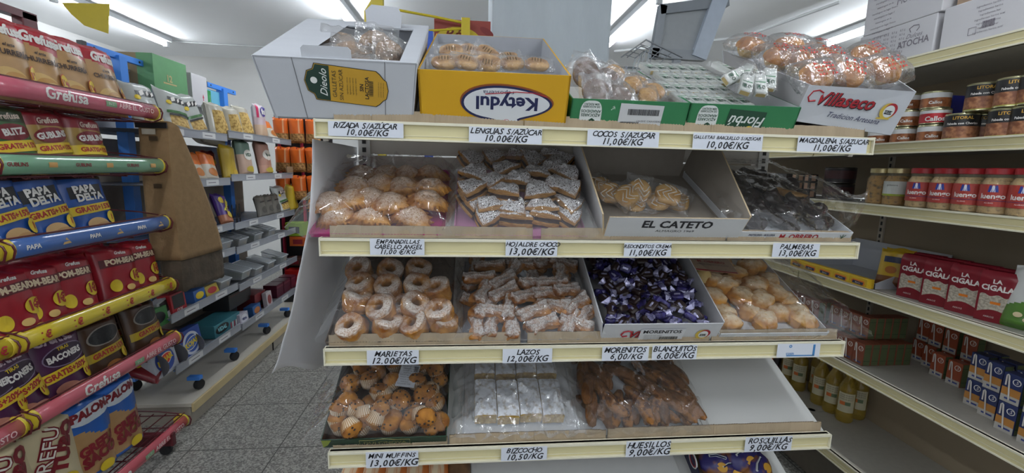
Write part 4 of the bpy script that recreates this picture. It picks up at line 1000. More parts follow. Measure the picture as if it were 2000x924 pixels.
# pale coconut cakes
ua, ub = span(3, 1386, 1590, 640, 640)
r = tray(3, 'pastry_tray', 'low white tray with faint red and blue lettering under the pale coconut cakes', ua, ub, .012, .37, .026, WT, flare=.15)
b = MB(); Mo = T(0, -.003, .012) @ RX(math.radians(90+8.5)); b.text('PASTELERÍA - BOLLERÍA', .009, NAVY, Mo @ T(-.05, -.004, 0), bold=.02, shear=.2).text('M. OBRERO', .011, REDD, Mo @ T(.05, -.004, 0), bold=.03); b.build('lettering', r, smooth=False)
lay_rows(3, [[(1070,460),(1260,450),(1430,450),(1560,450)], [(960,350),(1190,340),(1320,370),(1420,320)], [(1080,270),(1290,270),(1010,240)], [(1240,150),(1150,190),(1060,150)]], ['front', 'second', 'third', 'back'], c6, [.015, .034, .040, .038], K_PALE,
    'pale coconut-crusted cake, {d} of the low white tray', 'cake', 'pale coconut cakes on the third shelf', .6, .25, .1, 11, vmin=.05, ur=(ua+.035, ub-.03))
for j in range(4):
    for i in range(3):
        K_PALE.put(i+j, f'coconut-crusted cake in the lower layer, {ORD[i]} from the left, {ORD[j]} lower row', 'cake', slope(3, ua+.045+i*(ub-ua-.085)/2, .06+j*.085, .018) @ RZ(i*1.1+j), 'pale coconut cakes on the third shelf')
b = MB(); n = 40; vs = []; fs = []
for i, (rr, z) in enumerate([(.019, 0), (.024, .012), (.031, .028)]):
    for k in range(n): vs.append(((rr + (.0016 if k % 2 else 0))*math.cos(2*PI*k/n), (rr + (.0016 if k % 2 else 0))*math.sin(2*PI*k/n), z))
for i in range(2):
    for k in range(n): fs.append((i*n+k, i*n+(k+1) % n, (i+1)*n+(k+1) % n, (i+1)*n+k))
fs.append(tuple(range(n))[::-1]); b.add(vs, fs, M_PLEAT); b.lathe([(.001, .026), (.02, .026), (.029, .024)], M_PALE, 20)
u, v = PS(3, *c6(935, 235), .045); tag(b.build('cupcake', None, slope(3, u, v, .062) @ RX(-2.3) @ RY(.3), ang=80), 'cake in a pleated yellow paper cup, on its side at the back left', 'cake')
u, v = PS(3, *c6(1000, 130), .075)
o = MB().box(-.062, .062, -.045, .045, 0, .0008, P('#b7a08a', .6, var=.04)).build('paper_insert', None, slope(3, u, v, .078) @ RZ(-.16) @ RX(-.12), smooth=False)
b = MB(); b.text('M. OBRERO', .016, REDD, T(.0, .012, .0011), bold=.03).text('FABRICADO EN LA PLATA', .008, NAVY, T(.0, -.006, .0011)).box(-.06, .06, -.045, -.038, .0008, .0011, REDD); b.build('lettering', o, smooth=False)
tag(o, 'printed tan paper insert lying on the pale coconut cakes', 'paper label')
o = cover(3, 'film_cover', 'clear film over the pale coconut cakes, its loose corner pointing right past the shelf', ua-.01, ub+.035, .006, .38, .088, 7, (.0, .10, 0, 0), nu=70)
# white card liner right of the tray
tag(MB().box(ub+.004, X1-.006, .014, .385, .0002, .0022, BOARD, FR[3]).build('card_liner', None, smooth=False), 'white card liner on the third shelf, right of the coconut cakes', 'card')
# fourth shelf: mini muffins in a green box
ua, ub = span(4, 636, 872, 862, 858)
MG = P('#1f3a2c', .4, var=.06); 
r = open_tray('muffin_carton', ub-ua, .365, .05, .0025, MG, P('#4e3526', .8, var=.05), hs=(.034, .045), flare=.05)
r.matrix_basis = slope(4, (ua+ub)/2, .009, .0006); tag(r, 'dark green carton with faint gold lettering, full of mini muffins', 'carton')
b = MB(); Mf = T(0, -.0012, .017) @ RX(math.radians(90+2.9)); b.text('DULCINOVA', .016, P('#8f8a56', .5, var=0), Mf @ T(.0, -.0015, .0006), sx=1.15)
GO = P('#8f8a56', .5, var=0)
for a, c in (((-.062, -.0125), (.062, -.0125)), ((-.062, .0115), (-.025, .0115)), ((.02, .0115), (.062, .0115)), ((-.062, -.0125), (-.062, .0115)), ((.062, -.0125), (.062, .0115))): b.tube([(*a, .0006), (*c, .0006)], .0006, GO, 4, Mf)
b.tube([(-.03, .0115, .0006), (0, .0165, .0006), (.03, .0115, .0006)], .0006, GO, 4, Mf)
flat(b, [(-(ub-ua)/2, -.015), (-(ub-ua)/2+.012, -.006), (-(ub-ua)/2+.024, .017), (-(ub-ua)/2, .017)], P('#8c9a3e', .5, var=0), Mf, .0004); b.build('lettering', r, smooth=False)
mrows = [[(200,535),(300,540),(455,510),(600,505),(735,485),(870,490),(975,500)], [(225,450),(315,440),(540,430),(670,390),(930,390)], [(290,335),(520,330),(650,350),(820,305),(915,320)], [(325,235),(440,245),(630,240),(770,245)], [(375,140),(520,150),(640,130),(845,130),(920,150)]]
lay_rows(4, mrows, ['front', 'second', 'third', 'fourth', 'back'], c7, [.012, .034, .044, .046, .034], K_MUF, 'mini muffin, {d} of the dark green carton', 'muffin', 'mini muffins in the dark green carton', 1.5, .75, -.1, 13, vmin=.04, ur=(ua+.025, ub-.025))
for j in range(5):
    for i in range(5):
        K_MUF.put(i+j*2, f'mini muffin low in the carton, {ORD[i]} from the left, {ORD[j]} lower row', 'muffin', slope(4, ua+.032+i*(ub-ua-.064)/4 + rnd.uniform(-.006, .006), .045+j*.068, .004 + .004*j) @ RZ(i*1.3) @ RX(rnd.uniform(-.5, .5)), 'mini muffins in the dark green carton')
for i, (x, y, rz, rx, d) in enumerate([(395,375,.3,2.2,'in the left half, showing its striped cup'),(510,410,-.6,2.4,'upside down near the centre front'),(545,250,.2,1.9,'standing on edge near the back centre'),(895,220,-.3,1.9,'on edge at the back right, cup outward'),(790,390,.4,2.0,'on its side right of centre'),(850,430,0,1.0,'broken and crumbly, on the right'), (290,480,.6,1.8,'on its side at the front left')]):
    u, v = PS(4, *c7(x, y), .06); K_MUF.put(i, f'mini muffin {d} of the dark green carton', 'muffin', slope(4, u, v, .062) @ RZ(rz) @ RX(rx), 'mini muffins in the dark green carton')
u, v = PS(4, *c7(715, 155), .085)
o = MB().box(-.026, .026, -.035, .035, 0, .0006, P('#ccd0d8', .6, var=.02)).build('paper_label', None, slope(4, u, v, .083) @ RZ(-.17) @ RX(.1), smooth=False)
b = MB(); 
for k in range(9): b.text('harina de trigo, azucar'[:22-k % 4*3], .0042, INK, T(-.004, .028-k*.0068, .0009))
barcode(b, .012, .012, .011, .018, INK, T(0, 0, .0007), 8); b.build('lettering', o, smooth=False); tag(o, 'white ingredient label lying under the film over the muffins', 'paper label')
cover(4, 'film_cover', 'clear film over the mini muffins, with loose film sticking out at the left', ua-.012, ub+.006, .012, .37, .098, 11, (.035, .0, 0, 0), amp=1.1)
# sponge slabs
ua, ub = span(4, 905, 1130, 848, 845)
tray(4, 'pastry_tray', 'white tray under the sugared sponge slabs', ua, ub, .016, .37, .012, WT)
rowsS = [[(1262,300),(1420,295),(1582,290),(1745,290)], [(1262,110),(1410,105),(1560,100),(1710,100)]]
u0_, v0_ = PS(4, *c7(1500, 300), .05)
for j, rw in enumerate(['front', 'back']):
    for i in range(4):
        K_SLAB.put(i, f'sugar-white sponge slab, {ORD[i]} from the left in the {rw} row of the white tray', 'cake', slope(4, u0_ + (i-1.5)*.0605, v0_ + j*.135 - (.004 if i % 2 else 0), .012), 'sponge slabs in the white tray')
o = cover(4, 'film_cover', 'crumpled hazy film bag around the sugared sponge slabs', ua-.018, ub+.022, .010, .38, .058, 17, (.012, .015, .0, 0), m=film_mat(.22, .11, .09, bscale=45, bump=.7), amp=1.5, nu=80, nv=64, inset=.22)
# finger cakes
ua, ub = span(4, 1145, 1366, 843, 838)
tray(4, 'pastry_tray', 'thin white tray under the brown finger cakes', ua, ub, .014, .37, .008, WT)
frows = [[(320,475,1.3),(385,475,1.4),(470,465,1.3),(625,470,1.4),(705,465,1.3),(900,465,1.3)], [(180,390,1.5),(560,420,-1.05),(620,395,1.2),(700,410,1.2),(810,430,-.95)], [(320,320,-.95),(510,340,-1.1),(680,300,-.85),(800,350,-.9),(880,360,-1.1)], [(125,235,1.5),(245,230,-.8),(600,240,-.7),(700,225,-1.0),(790,220,-1.05)], [(240,140,-1.0),(380,130,-.7),(575,130,-.95),(690,140,-1.0),(800,120,-1.05),(140,130,1.3)]]
lay_rows(4, frows, ['front', 'second', 'third', 'fourth', 'back'], c8, [.018, .036, .046, .046, .035], K_FIN, 'brown finger cake, {d} of its tray', 'cake', 'finger cakes on the fourth shelf', .12, .12, 0, 17, vmin=.078, ur=(ua+.02, ub-.02))
for j in range(3):
    for i in range(5):
        K_FIN.put(i+j, f'finger cake in the lower layer, {ORD[i]} from the left, {ORD[j]} row', 'cake', slope(4, ua+.03+i*(ub-ua-.06)/4, .085+j*.105, .018) @ RZ(1.2 if (i+j) % 3 else -.9), 'finger cakes on the fourth shelf')
cover(4, 'film_cover', 'clear film bag with sharp white glints over the brown finger cakes', ua-.008, ub+.012, .008, .375, .083, 23, (.0, .012, 0, 0), amp=1.3)
# empty space: white card on the shelf
tag(MB().box(ub+.014, X1-.014, .008, .385, .0002, .0024, P('#d9d9d6', .45, var=.02, scale=5), FR[4]).build('card_liner', None, smooth=False), 'bare white card liner filling the empty right end of the fourth shelf', 'card')
# lowest shelf, only its back strip in view
tag(MB().box(PS(5, 920, 912, .02)[0], PS(5, 1320, 905, .02)[0], .03, .386, .018, .022, P('#d4d4d2', .5, var=.02), FR[5]).build('card_liner', None, smooth=False), 'white card liner on the lowest pastry shelf, below the sponge slabs', 'card')
SAL = P('#d07a3c', .6, col2='#e2cfae', scale=9, stretch=(6, .6, 1), contrast=(.42, .55)); 
def loaf(seed):
    def f(b): blob(b, SAL, .034, .12, .028, .7, .05, 1.4, seed, 22, 18, flat=.8)
    return f
K_LOAF = mesh_kind('sponge_loaf', [loaf(1), loaf(2)])
for i in range(5):
    u, v = PS(5, 690+i*42, 915, .05); K_LOAF.put(i, f'orange and cream striped loaf on the lowest shelf, {ORD[i]} from the left', 'cake', slope(5, u, v, .03) @ RZ(.05*(i-2)), 'striped loaves on the lowest shelf')
u, v = PS(5, 895, 915, .05); tag(mesh_kind('brown_loaf', [lambda b: blob(b, P('#8a6a48', .6, col2='#5f442c', scale=20), .034, .12, .032, .8, .06, 1.4, 9, 20, 14, flat=.8)]).put(0, '', '', slope(5, u, v, .032)), 'brown wrapped loaf at the right end of the striped loaves', 'cake')
# dark blue box and packets, bottom right
NB = P('#1d1f45', .4, var=.05); RING = P('#a0303a', .5, var=0)
a, c = PS(5, 1352, 905, .03), PS(5, 1500, 915, .03)
r = open_tray('snack_carton', .20, .36, .045, .003, NB, P('#6a5a48', .8), hs=(.03, .09), flare=.05); r.matrix_basis = slope(5, a[0]+.10, .02, .001); tag(r, 'dark navy carton with red rings on its side, at the bottom right', 'carton')
b = MB()
for k in range(4): 
    Mr = T(-.1015, .14+k*.055, .045) @ RY(math.radians(-90)) 
    b.tube([(math.cos(t)*.018, math.sin(t)*.024, 0) for t in [2*PI*i/20 for i in range(20)]], .0024, OFFW, 5, Mr, True); b.tube([(math.cos(t)*.014, math.sin(t)*.02, 0) for t in [2*PI*i/20 for i in range(20)]], .0024, RING, 5, Mr, True)
b.build('ring_print', r)
def snack():
    r = bpy.data.objects.new('snack_packet', None); COL.objects.link(r)
    b = MB(); blob(b, P('#8a5a32', .35, col2='#2f2a6a', scale=14, bump=.3, contrast=(.45, .55)), .05, .04, .022, .8, .06, 1.5, 3, 24, 14); b.build('packet_body', r)
    b = MB(); flat(b, ellipse(.008, -.012, .015, .013), P('#d8a23a', .5, var=0), T(0, 0, .0225)); b.tube([(-.03, .012, .021), (-.01, .018, .022), (.02, .016, .021)], .004, OFFW, 5); b.tube([(-.028, .011, .024), (-.01, .017, .025), (.018, .015, .024)], .0022, NAVY, 5); b.build('badge_print', r)
    return r
KSN = Kind([snack])
for i, (px, py, h, rz) in enumerate([(1450, 895, .075, .2), (1400, 905, .06, -.3), (1480, 915, .065, .8), (1425, 920, .05, .1)]):
    u, v = PS(5, px, py, h); KSN.put(0, 'brown and blue snack packet, ' + ['topmost, with the yellow badge', 'at the left, against the side', 'at the right, mostly blue', 'at the front'][i] + ' of the navy carton', 'snack packet', slope(5, u, v, h) @ RZ(rz) @ RX(.4), 'snack packets in the navy carton')
# ------------------------------------------------------------------ packaging builders (local x right, y up, z out)
SH = P  # flat coloured print
def C(col, rough=.4, **k): return P(col, rough, var=k.pop('var', .03), **k)
def bag_wrap(w, h, t, seed):
    def zf(x, y):
        u, v = min(1, abs(x)/(w/2)), y/h; a = max(0, 1-u**2.6)**.55; e = min(1, v/.10, (1-v)/.12); e = math.sin(max(0, e)*PI/2)
        wr = .0075*noise.noise(Vector((x*19+seed, y*9, seed))) + .0025*math.sin(x*240+seed)*(1-e)
        return t*a*(.25+.75*e)*e + wr*(.3+a*.7)*(.4 + .6*min(1, e*2)) + .0006
    return zf
def bag(name, w, h, t, cols, prints=(), seed=0, flimsy=.0, gloss=.25):
    """crimped pillow bag: cols(u, v) -> material; prints: tuples drawn on the bulging front"""
    def mk():
        zf = bag_wrap(w, h, t, seed); b = MB()
        def X(u, v): return (u-.5)*w*(1 - .05*math.sin(v*PI)) + flimsy*math.sin(v*3+seed)*.01
        def fn(u, v): x, y = X(u, v), v*h; return (x, y + .003*math.sin(u*9+seed)*(v > .9), zf((u-.5)*w, y))
        b.grid(fn, 34, 40, cols)
        b.grid(lambda u, v: (lambda p: (p[0], p[1], -p[2]*.8))(fn(1-u, v)), 34, 40, lambda u, v: cols(1-u, v))
        o = b.build(name, None, ang=60)
        if prints:
            k = MB()
            for i, p in enumerate(prints):
                eps = .0020 + .0007*i
                def wr(x, y, e=eps): 
                    y_ = min(h, max(0, y)); x_ = min(w/2, max(-w/2, x)); return (x_*(1 - .05*math.sin(y_/h*PI)), y_, zf(x_, y_) + e)
                if p[0] == 't':    # text, cx, cy, size, mat, rot, shear, bold, sx
                    _, s, x, y, sz, m = p[:6]; ex = dict(zip(('rot', 'shear', 'bold', 'sx'), p[6:]))
                    k.text(s, sz, m, None, bold=ex.get('bold', .03), shear=ex.get('shear', 0), wrap=wr, at=(x*w, y*h), rot=ex.get('rot', 0), sx=ex.get('sx', 1))
                elif p[0] == 'e':  # ellipse
                    _, x, y, rx, ry, m = p[:6]; rt = p[6] if len(p) > 6 else 0; vs = []; fs = []
                    for j in range(1, 5):
                        for q in range(24):
                            a = 2*PI*q/24; ex_, ey_ = rx*w*math.cos(a)*j/4, ry*h*math.sin(a)*j/4
                            vs.append(wr(x*w + ex_*math.cos(rt)-ey_*math.sin(rt), y*h + ex_*math.sin(rt)+ey_*math.cos(rt)))
                    vs.append(wr(x*w, y*h)); c0 = len(vs)-1
                    for q in range(24):
                        fs.append((c0, q, (q+1) % 24))
                        for j in range(3): fs.append((j*24+q, (j+1)*24+q, (j+1)*24+(q+1) % 24, j*24+(q+1) % 24))
                    k.add(vs, fs, m)
                elif p[0] == 'r':  # slanted band: x0,x1,y0,y1,slant
                    _, x0, x1, y0, y1, m = p[:6]; sl = p[6] if len(p) > 6 else 0
                    k.grid(lambda u, v: wr((x0+(x1-x0)*u)*w, (y0+(y1-y0)*v + sl*(u-.5))*h), 30, 8, m)
            k.build('print', o, smooth=False)
        return o
    return mk
def lean(base, M, back=.2, yaw=0, roll=0):
    """stand a (x right, y up, z out) item on a base point, leaning back"""
    return T(base) @ RZ(yaw) @ M @ RX(-back) @ RZ(roll)
YL = C('#dfc128', .35); RD = C('#a81f2c', .35); WH = C('#dcdcdc', .4); BK = C('#1b1a1c', .4); BR = C('#b98f5c', .35); DRD = C('#7a1823', .35)
PRED = C('#b2202a', .4); TXW = C('#e6e2dc', .5); TXR = C('#a8262a', .5); TXK = C('#3a2a26', .5)
# ------------------------------------------------------------------ right-hand shelving
XF, XBK = 1.45, 1.82
RZT = [.400, .123, -.093, -.404, -.708, -1.085]
ru = thing('gondola_shelf_unit', 'cream shelving along the right aisle with tins, jars, rice and juice', 'shelf unit', T(0, 0, 0))
TOPB = P('#b9b5ab', .6, var=.04, scale=60)
for ya, yb in ((.45, 1.768), (1.775, 3.1)):
    for k, z in enumerate(RZT):
        zt = H+z
        sb = MB().box(XF+.012, XBK, ya, yb, zt-.03, zt-.006, TOPB).build('shelf_board', ru, smooth=False)
        b = MB(); b.box(XF, XF+.010, ya, yb, zt-.040, zt, CREAM).box(XF-.005, XF+.016, ya, yb, zt-.006, zt, LIP).box(XF-.004, XF+.01, ya, yb, zt-.040, zt-.035, LIP).box(XF-.0015, XF, ya, yb, zt-.026, zt-.024, LIP)
        b.build('price_rail', sb, smooth=False, bevel=.001)
    for a, c in ((.14, .52), (.525, .9), (.905, 1.23), (1.235, 1.5), (1.505, 1.95)):
        MB().box(XBK, XBK+.012, ya+.012, yb-.012, a, c, P('#9a8b74', .7, var=.05, scale=5)).build('back_panel', ru, smooth=False)
    MB().lathe([(.025, 0), (.028, .008), (.016, .02), (.014, .24)], P('#6d675e', .6), 12, T(XF+.17, 1.79, 0)).build('foot', ru)
for y in (1.771, .46, 3.1):
    b = MB().box(XBK-.006, XBK+.03, y-.012, y+.012, 0, H+.65, P('#b9b0a0', .6))
    for k in range(60): b.box(XBK-.0075, XBK-.005, y-.004, y+.004, .2+k*.028, .2+k*.028+.016, DARK)
    b.build('upright', ru, smooth=False)
MB().box(XF+.06, XBK, .45, 3.1, .02, .2, P('#5d564b', .7)).build('base_plinth', ru, smooth=False)
def on_r(k): return H + RZT[k] - .0055
# tins
def tin(r, h, bands, text=None, rim='#b9b58f', name='tin'):
    def mk():
        b = MB(); prof = [(r*.9, .001), (r, .003)]; ms = [C(rim, .25, metal=.8)]*2
        for z, m in bands: prof.append((r*.985, z*h)); ms.append(m)
        prof[2] = (r*.985, .006); prof += [(r*.985, h-.006), (r, h-.003), (r*.96, h), (r*.93, h-.003), (.001, h-.003)]
        mm = [C(rim, .25, metal=.8)]*2 + [m for z, m in bands] + [C(rim, .25, metal=.8)]*5
        b.lathe(prof, mm[:len(prof)], 28); o = b.build(name, None)
        if text:
            k = MB()
            for s, zc, sz, m in text:
                k.text(s, sz, m, None, bold=.03, wrap=lambda x, y, zc=zc: ((r+.0006)*math.sin(x/r), -(r+.0006)*math.cos(x/r), zc*h + y))
            k.build('lettering', o, smooth=False)
        return o
    return mk
STEW = P('#b07a55', .5, col2='#7d4c33', scale=70, contrast=(.4, .6)); STEW2 = P('#a9683d', .5, col2='#74401f', scale=60, contrast=(.4, .6)); LIME = C('#a8a83e', .4); OCH = C('#c79a3c', .5)
KT = Kind([tin(.041, .082, [(.05, LIME), (.10, STEW), (.45, STEW), (.52, BK), (.95, BK)], [('LITORAL', .82, .012, OCH), ('Fabada con Chorizo', .62, .009, TXW)]),
           tin(.038, .056, [(.05, STEW2), (.55, STEW2), (.62, WH), (.95, WH)], [('Callos', .35, .013, TXW)], name='tin'),
           tin(.039, .05, [(.05, PRED), (.6, PRED), (.7, WH), (.95, WH)], [('Callos', .34, .02, TXW)])])
toCam = -PI/2 + .75
def tinrow(k, px, lev, x, lab, z, extra=0):
    y = PX(px, 250, x).y; KT.put(k, lab, 'tin', T(x, y, z) @ RZ(-.85+extra), 'stacked tins on the right-hand shelf')
z2 = on_r(1)
for px, x, t in [(1877, 1.50, 'left end of the bottom row of black tins'), (1965, 1.50, 'middle of the bottom row of black tins'), (1922, 1.56, 'set back between two black tins in the bottom row'), (2010, 1.5, 'right end of the bottom row, cut by the picture edge')]:
    tinrow(0, px, 1, x, f'black and stew-coloured tin, {t}', z2)
for px, x, t in [(1911, 1.51, 'left one of the upper row'), (1970, 1.50, 'second of the upper row, standing highest'), (2016, 1.5, 'upper row, at the picture edge')]:
    tinrow(0, px, 1, x, f'black and stew-coloured tin, {t}', z2+.0822, .1)
for px, x, t in [(1822, 1.5, 'beside the black tins'), (1768, 1.5, 'behind the white magdalena carton corner'), (1722, 1.5, 'last one at the left')]:
    tinrow(1, px, 1, x, f'white-topped stew tin at the bottom, {t}', z2)
    tinrow(2 if px == 1822 else 1, px+1, 1, x+.002, f'white and red tin in the middle layer, {t}', z2+.0565)
    if px > 1750: tinrow(1, px-3, 1, x+.01, f'white-topped stew tin in the top layer, {t}', z2+.107 + (.006 if px < 1800 else 0))
tag(MB().box(-.02, .02, -.03, .03, 0, .075, P('#232a86', .25, var=.05)).box(-.0205, -.020, -.02, .02, .02, .06, C('#3b52c8', .3)).build('blue_packet', None, T(1.60, PX(1855, 190, 1.6).y, z2+.082), bevel=.006), 'small shiny dark blue packet behind the tins', 'packet')
tag(MB().box(-.03, .03, -.04, .04, 0, .13, P('#77757c', .6)).box(-.0305, -.03, -.03, .03, .09, .12, C('#55535c')).build('grey_carton', None, T(1.70, PX(1812, 180, 1.7).y, z2), bevel=.002), 'dull grey carton behind the white and red tins', 'carton')
# jars
def jar(label):
    def mk():
        r, h = .0385, .134
        b = MB(); b.lathe([(r*.85, .0), (r, .006), (r, h*.70), (r*.80, h*.82), (r*.80, h*.88)], P('#cfc7a8', .08, var=.0, alpha=.16, spec=.8), 28)
        o = b.build('jar', None)
        b = MB(); bean = P('#bb9a68' if label else '#a87a34', .6, col2='#6e5330' if label else '#4f3512', scale=75, bump=.9, bscale=75, contrast=(.33, .5))
        b.lathe([(r*.80, .003), (r*.955, .008), (r*.955, h*.69), (r*.74, h*.8), (.001, h*.80)], bean, 28); b.build('bean_filling', o)
        b = MB(); b.lathe([(r*.84, h*.87), (r*.86, h*.875), (r*.86, h*.985), (r*.80, h), (.001, h)], C('#a5262c', .35) if label else C('#c9b98a', .3, metal=.6), 28); b.build('lid', o)
        k = MB()
        def W(x, y): return ((r+.0007)*math.sin(x/r), -(r+.0007)*math.cos(x/r), y)
        def W2(x, y): return ((r+.0012)*math.sin(x/r), -(r+.0012)*math.cos(x/r), y)
        if label:
            k.grid(lambda u, v: W(r*(u-.5)*4.6, h*(.20+.46*v)), 28, 2, C('#a83a30', .45)); k.grid(lambda u, v: W2(r*(u-.5)*4.6, h*(.31+.014*v)), 28, 1, C('#5a2a5a'))
            k.text('luengo', .0195, TXW, None, bold=.03, wrap=W2, at=(.0, h*.41)).text('ALUBIAS', .005, TXW, None, wrap=W2, at=(-.005, h*.27))
            for a in (-1, 0, 1): k.add([W2(a*.006-.005, h*.5), W2(a*.006+.005, h*.5), W2(a*.006+.002, h*.64), W2(a*.006-.002, h*.64)], [(0,1,2,3)], C('#2c3f8f') if a else C('#e0e0e8'))
        elif label is None:
            pass
        else:
            k.grid(lambda u, v: W(r*(u-.5)*2.6, h*(.32+.34*v)), 16, 2, C('#c9ccc6')); k.grid(lambda u, v: W2(r*(u-.5)*2.6, h*(.28+.05*v)), 16, 1, C('#9aa83a')); k.text('garbanzos', .008, TXK, None, wrap=W2, at=(0, h*.56))
        if k.v: k.build('paper_label', o, smooth=False)
        return o
    return mk
KJ = Kind([jar(True), jar(None), jar(False)])
z3 = on_r(2)
for k, px, x, t in [(1, 1717, 1.51, 'glass jar of chickpeas without a label, at the left end of the jars'), (2, 1752, 1.51, 'glass jar of chickpeas with a pale label, second from the left'), (1, 1778, 1.56, 'glass jar of chickpeas half hidden behind the first red-labelled jar'),
                    (0, 1800, 1.495, 'red-labelled bean jar, first of its row from the left'), (0, 1846, 1.495, 'red-labelled bean jar, second of its row from the left'), (0, 1896, 1.495, 'red-labelled bean jar, third of its row from the left'), (0, 1951, 1.495, 'red-labelled bean jar, fourth of its row from the left'), (0, 2012, 1.495, 'red-labelled bean jar cut off by the picture edge')]:
    KJ.put(k, t, 'jar', T(x, PX(px, 370, x).y, z3) @ RZ(-1.2), 'jars on the right-hand shelf')
for i, px in enumerate((1822, 1870, 1925)):
    KJ.put(0, f'red-lidded bean jar in the second row, {ORD[i]} from the left', 'jar', T(1.58, PX(px, 370, 1.58).y, z3) @ RZ(-.9), 'jars on the right-hand shelf')
# dark tins and slim dark packs left of the jars
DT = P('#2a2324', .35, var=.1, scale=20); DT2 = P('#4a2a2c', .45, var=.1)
KD = Kind([tin(.058, .07, [(.05, DT), (.3, DT2), (.8, DT), (.95, DT)], None, '#6a6664', 'dark_tin')])
for j in range(2): KD.put(0, ['lower', 'upper'][j] + ' one of two big dark tins stacked left of the jars', 'tin', T(1.62, PX(1640, 350, 1.62).y, z3+.0702*j), 'big dark tins left of the jars')
def slim():
    b = MB().box(-.021, .021, -.017, .017, 0, .036, DT); o = b.build('dark_packet', None, bevel=.003)
    MB().box(-.0215, -.021, -.008, .011, .006, .032, C('#c79d80', .5)).box(-.012, .008, -.0175, -.017, .006, .032, C('#c79d80', .5)).build('tan_label', o, smooth=False); return o
KS2 = Kind([slim])
for i, px in enumerate((1560, 1585)):
    for j in range(3): KS2.put(0, f'small tan-labelled dark packet, {["bottom", "middle", "top"][j]} of the {["left", "right"][i]} stack', 'packet', T(1.55, PX(px, 345, 1.55).y, z3+.0361*j), 'small dark packets with tan labels')
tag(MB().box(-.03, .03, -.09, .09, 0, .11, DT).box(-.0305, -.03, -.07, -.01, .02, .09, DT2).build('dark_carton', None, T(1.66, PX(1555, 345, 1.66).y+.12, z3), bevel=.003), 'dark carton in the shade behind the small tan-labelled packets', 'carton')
# cartons on the very top
CW = P('#c9c8cb', .6, var=.03, scale=5); PINKP = C('#a0525a', .6); GRP = C('#77727a', .6)
def carton(x0, x1, y0, y1, z0, z1, m, label, prints=None, name='carton'):
    o = MB().box(-(x1-x0)/2, (x1-x0)/2, -(y1-y0)/2, (y1-y0)/2, 0, z1-z0, m).build(name, None, T((x0+x1)/2, (y0+y1)/2, z0), smooth=False, bevel=.003)
    if prints: k = MB(); prints(k, T(-(x1-x0)/2-.0006, 0, (z1-z0)/2) @ FRIGHT, (y1-y0), z1-z0); k.build('print', o, smooth=False)
    return tag(o, label, 'carton', 'cartons stacked on top of the right-hand shelving')
zc = H + .4005
def pa_(k, M, w, h):
    k.text('MUY FRÁGIL', .036, GRP, M @ T(w*.2, h*.1, 0), shear=.1, sx=.75)
    for i in range(9): k.text('manténgase en lugar fresco'[:26-i % 3*5], .009, GRP, M @ T(-w*.22, h*.38-i*.017, 0))
    k.add([(w*.2-.01, h*.34, 0), (w*.2+.01, h*.34, 0), (w*.2, h*.24, 0)], [(0,1,2)], PINKP, M)
def pb_(k, M, w, h):
    k.text('ATOCHA', .030, GRP, M @ T(w*.25, -h*.08, 0), bold=.02, sx=.85).text('Dulces', .02, GRP, M @ T(w*.25, h*.1, 0), shear=.4)
    k.tube([(w*.25-.012, h*.2, 0), (w*.25-.018, h*.30, 0), (w*.25-.004, h*.36, 0), (w*.25+.014, h*.34, 0), (w*.25+.016, h*.27, 0), (w*.25+.008, h*.2, 0)], .0014, GRP, 4, M)
    for i in range(9):
        k.text('kcal 12 g 8,5', .010, GRP, M @ T(-w*.36, h*.33-i*.014, 0))
        for j in range(4): k.text('8,5 g', .010, GRP, M @ T(-w*.22+j*.03, h*.33-i*.014, 0))
    barcode(k, -w*.36, -h*.42, .12, .03, GRP, M, 5)
def pc_(k, M, w, h):
    flat(k, ellipse(.07, h*.26, .042, .042), RD, M, .0003); k.text('Sin', .024, TXW, M @ T(.07, h*.34, .0007), bold=.02).text('lactosa', .022, TXW, M @ T(.07, h*.2, .0007), bold=.02)
    for i in range(7): k.text('ingredientes harina aceite'[:24-i % 3*4], .008, GRP, M @ T(-.07, h*.28-i*.012, 0))
    barcode(k, -.085, -h*.22, .03, .02, GRP, M, 9)
    for x, y in ((.04, -h*.02), (-.12, -h*.3)): k.tube([(x, y, 0), (x+.02, y, 0), (x+.02, y+.02, 0), (x, y+.02, 0)], .0008, GRP, 4, M, True)
    k.text('sin azúcares', .008, GRP, M @ T(.085, -h*.0, 0))
ya1, yb1 = PX(1822, 90, 1.475).y, PX(1677, 105, 1.475).y
carton(1.475, 1.80, ya1, yb1, zc, zc+.125, CW, 'white carton with a chef hat drawing, lower of two by the magdalenas', pb_)
carton(1.475, 1.80, ya1-.01, yb1-.008, zc+.1255, zc+.26, CW, 'white carton with fragile lettering, stacked on another white carton', pa_)
carton(1.475, 1.80, ya1-.42, ya1-.02, zc, zc+.128, CW, 'white carton with a red round badge, top right corner', pc_)
carton(1.50, 1.80, ya1-.36, ya1-.03, zc+.1285, zc+.30, P('#a08a74', .8, var=.05), 'brown cardboard carton on top of the red-badged white carton')
yq = PX(1645, 90, 1.6).y
carton(1.53, 1.78, yq-.02, yq+.26, zc, zc+.10, P('#7c7470', .8, var=.05), 'dull grey-brown carton beyond the white cartons, in front of the lamp')
carton(1.55, 1.80, yq+.3, yq+.75, zc, zc+.05, P('#4a4448', .7, var=.05), 'low dark carton farther along the top of the shelving')
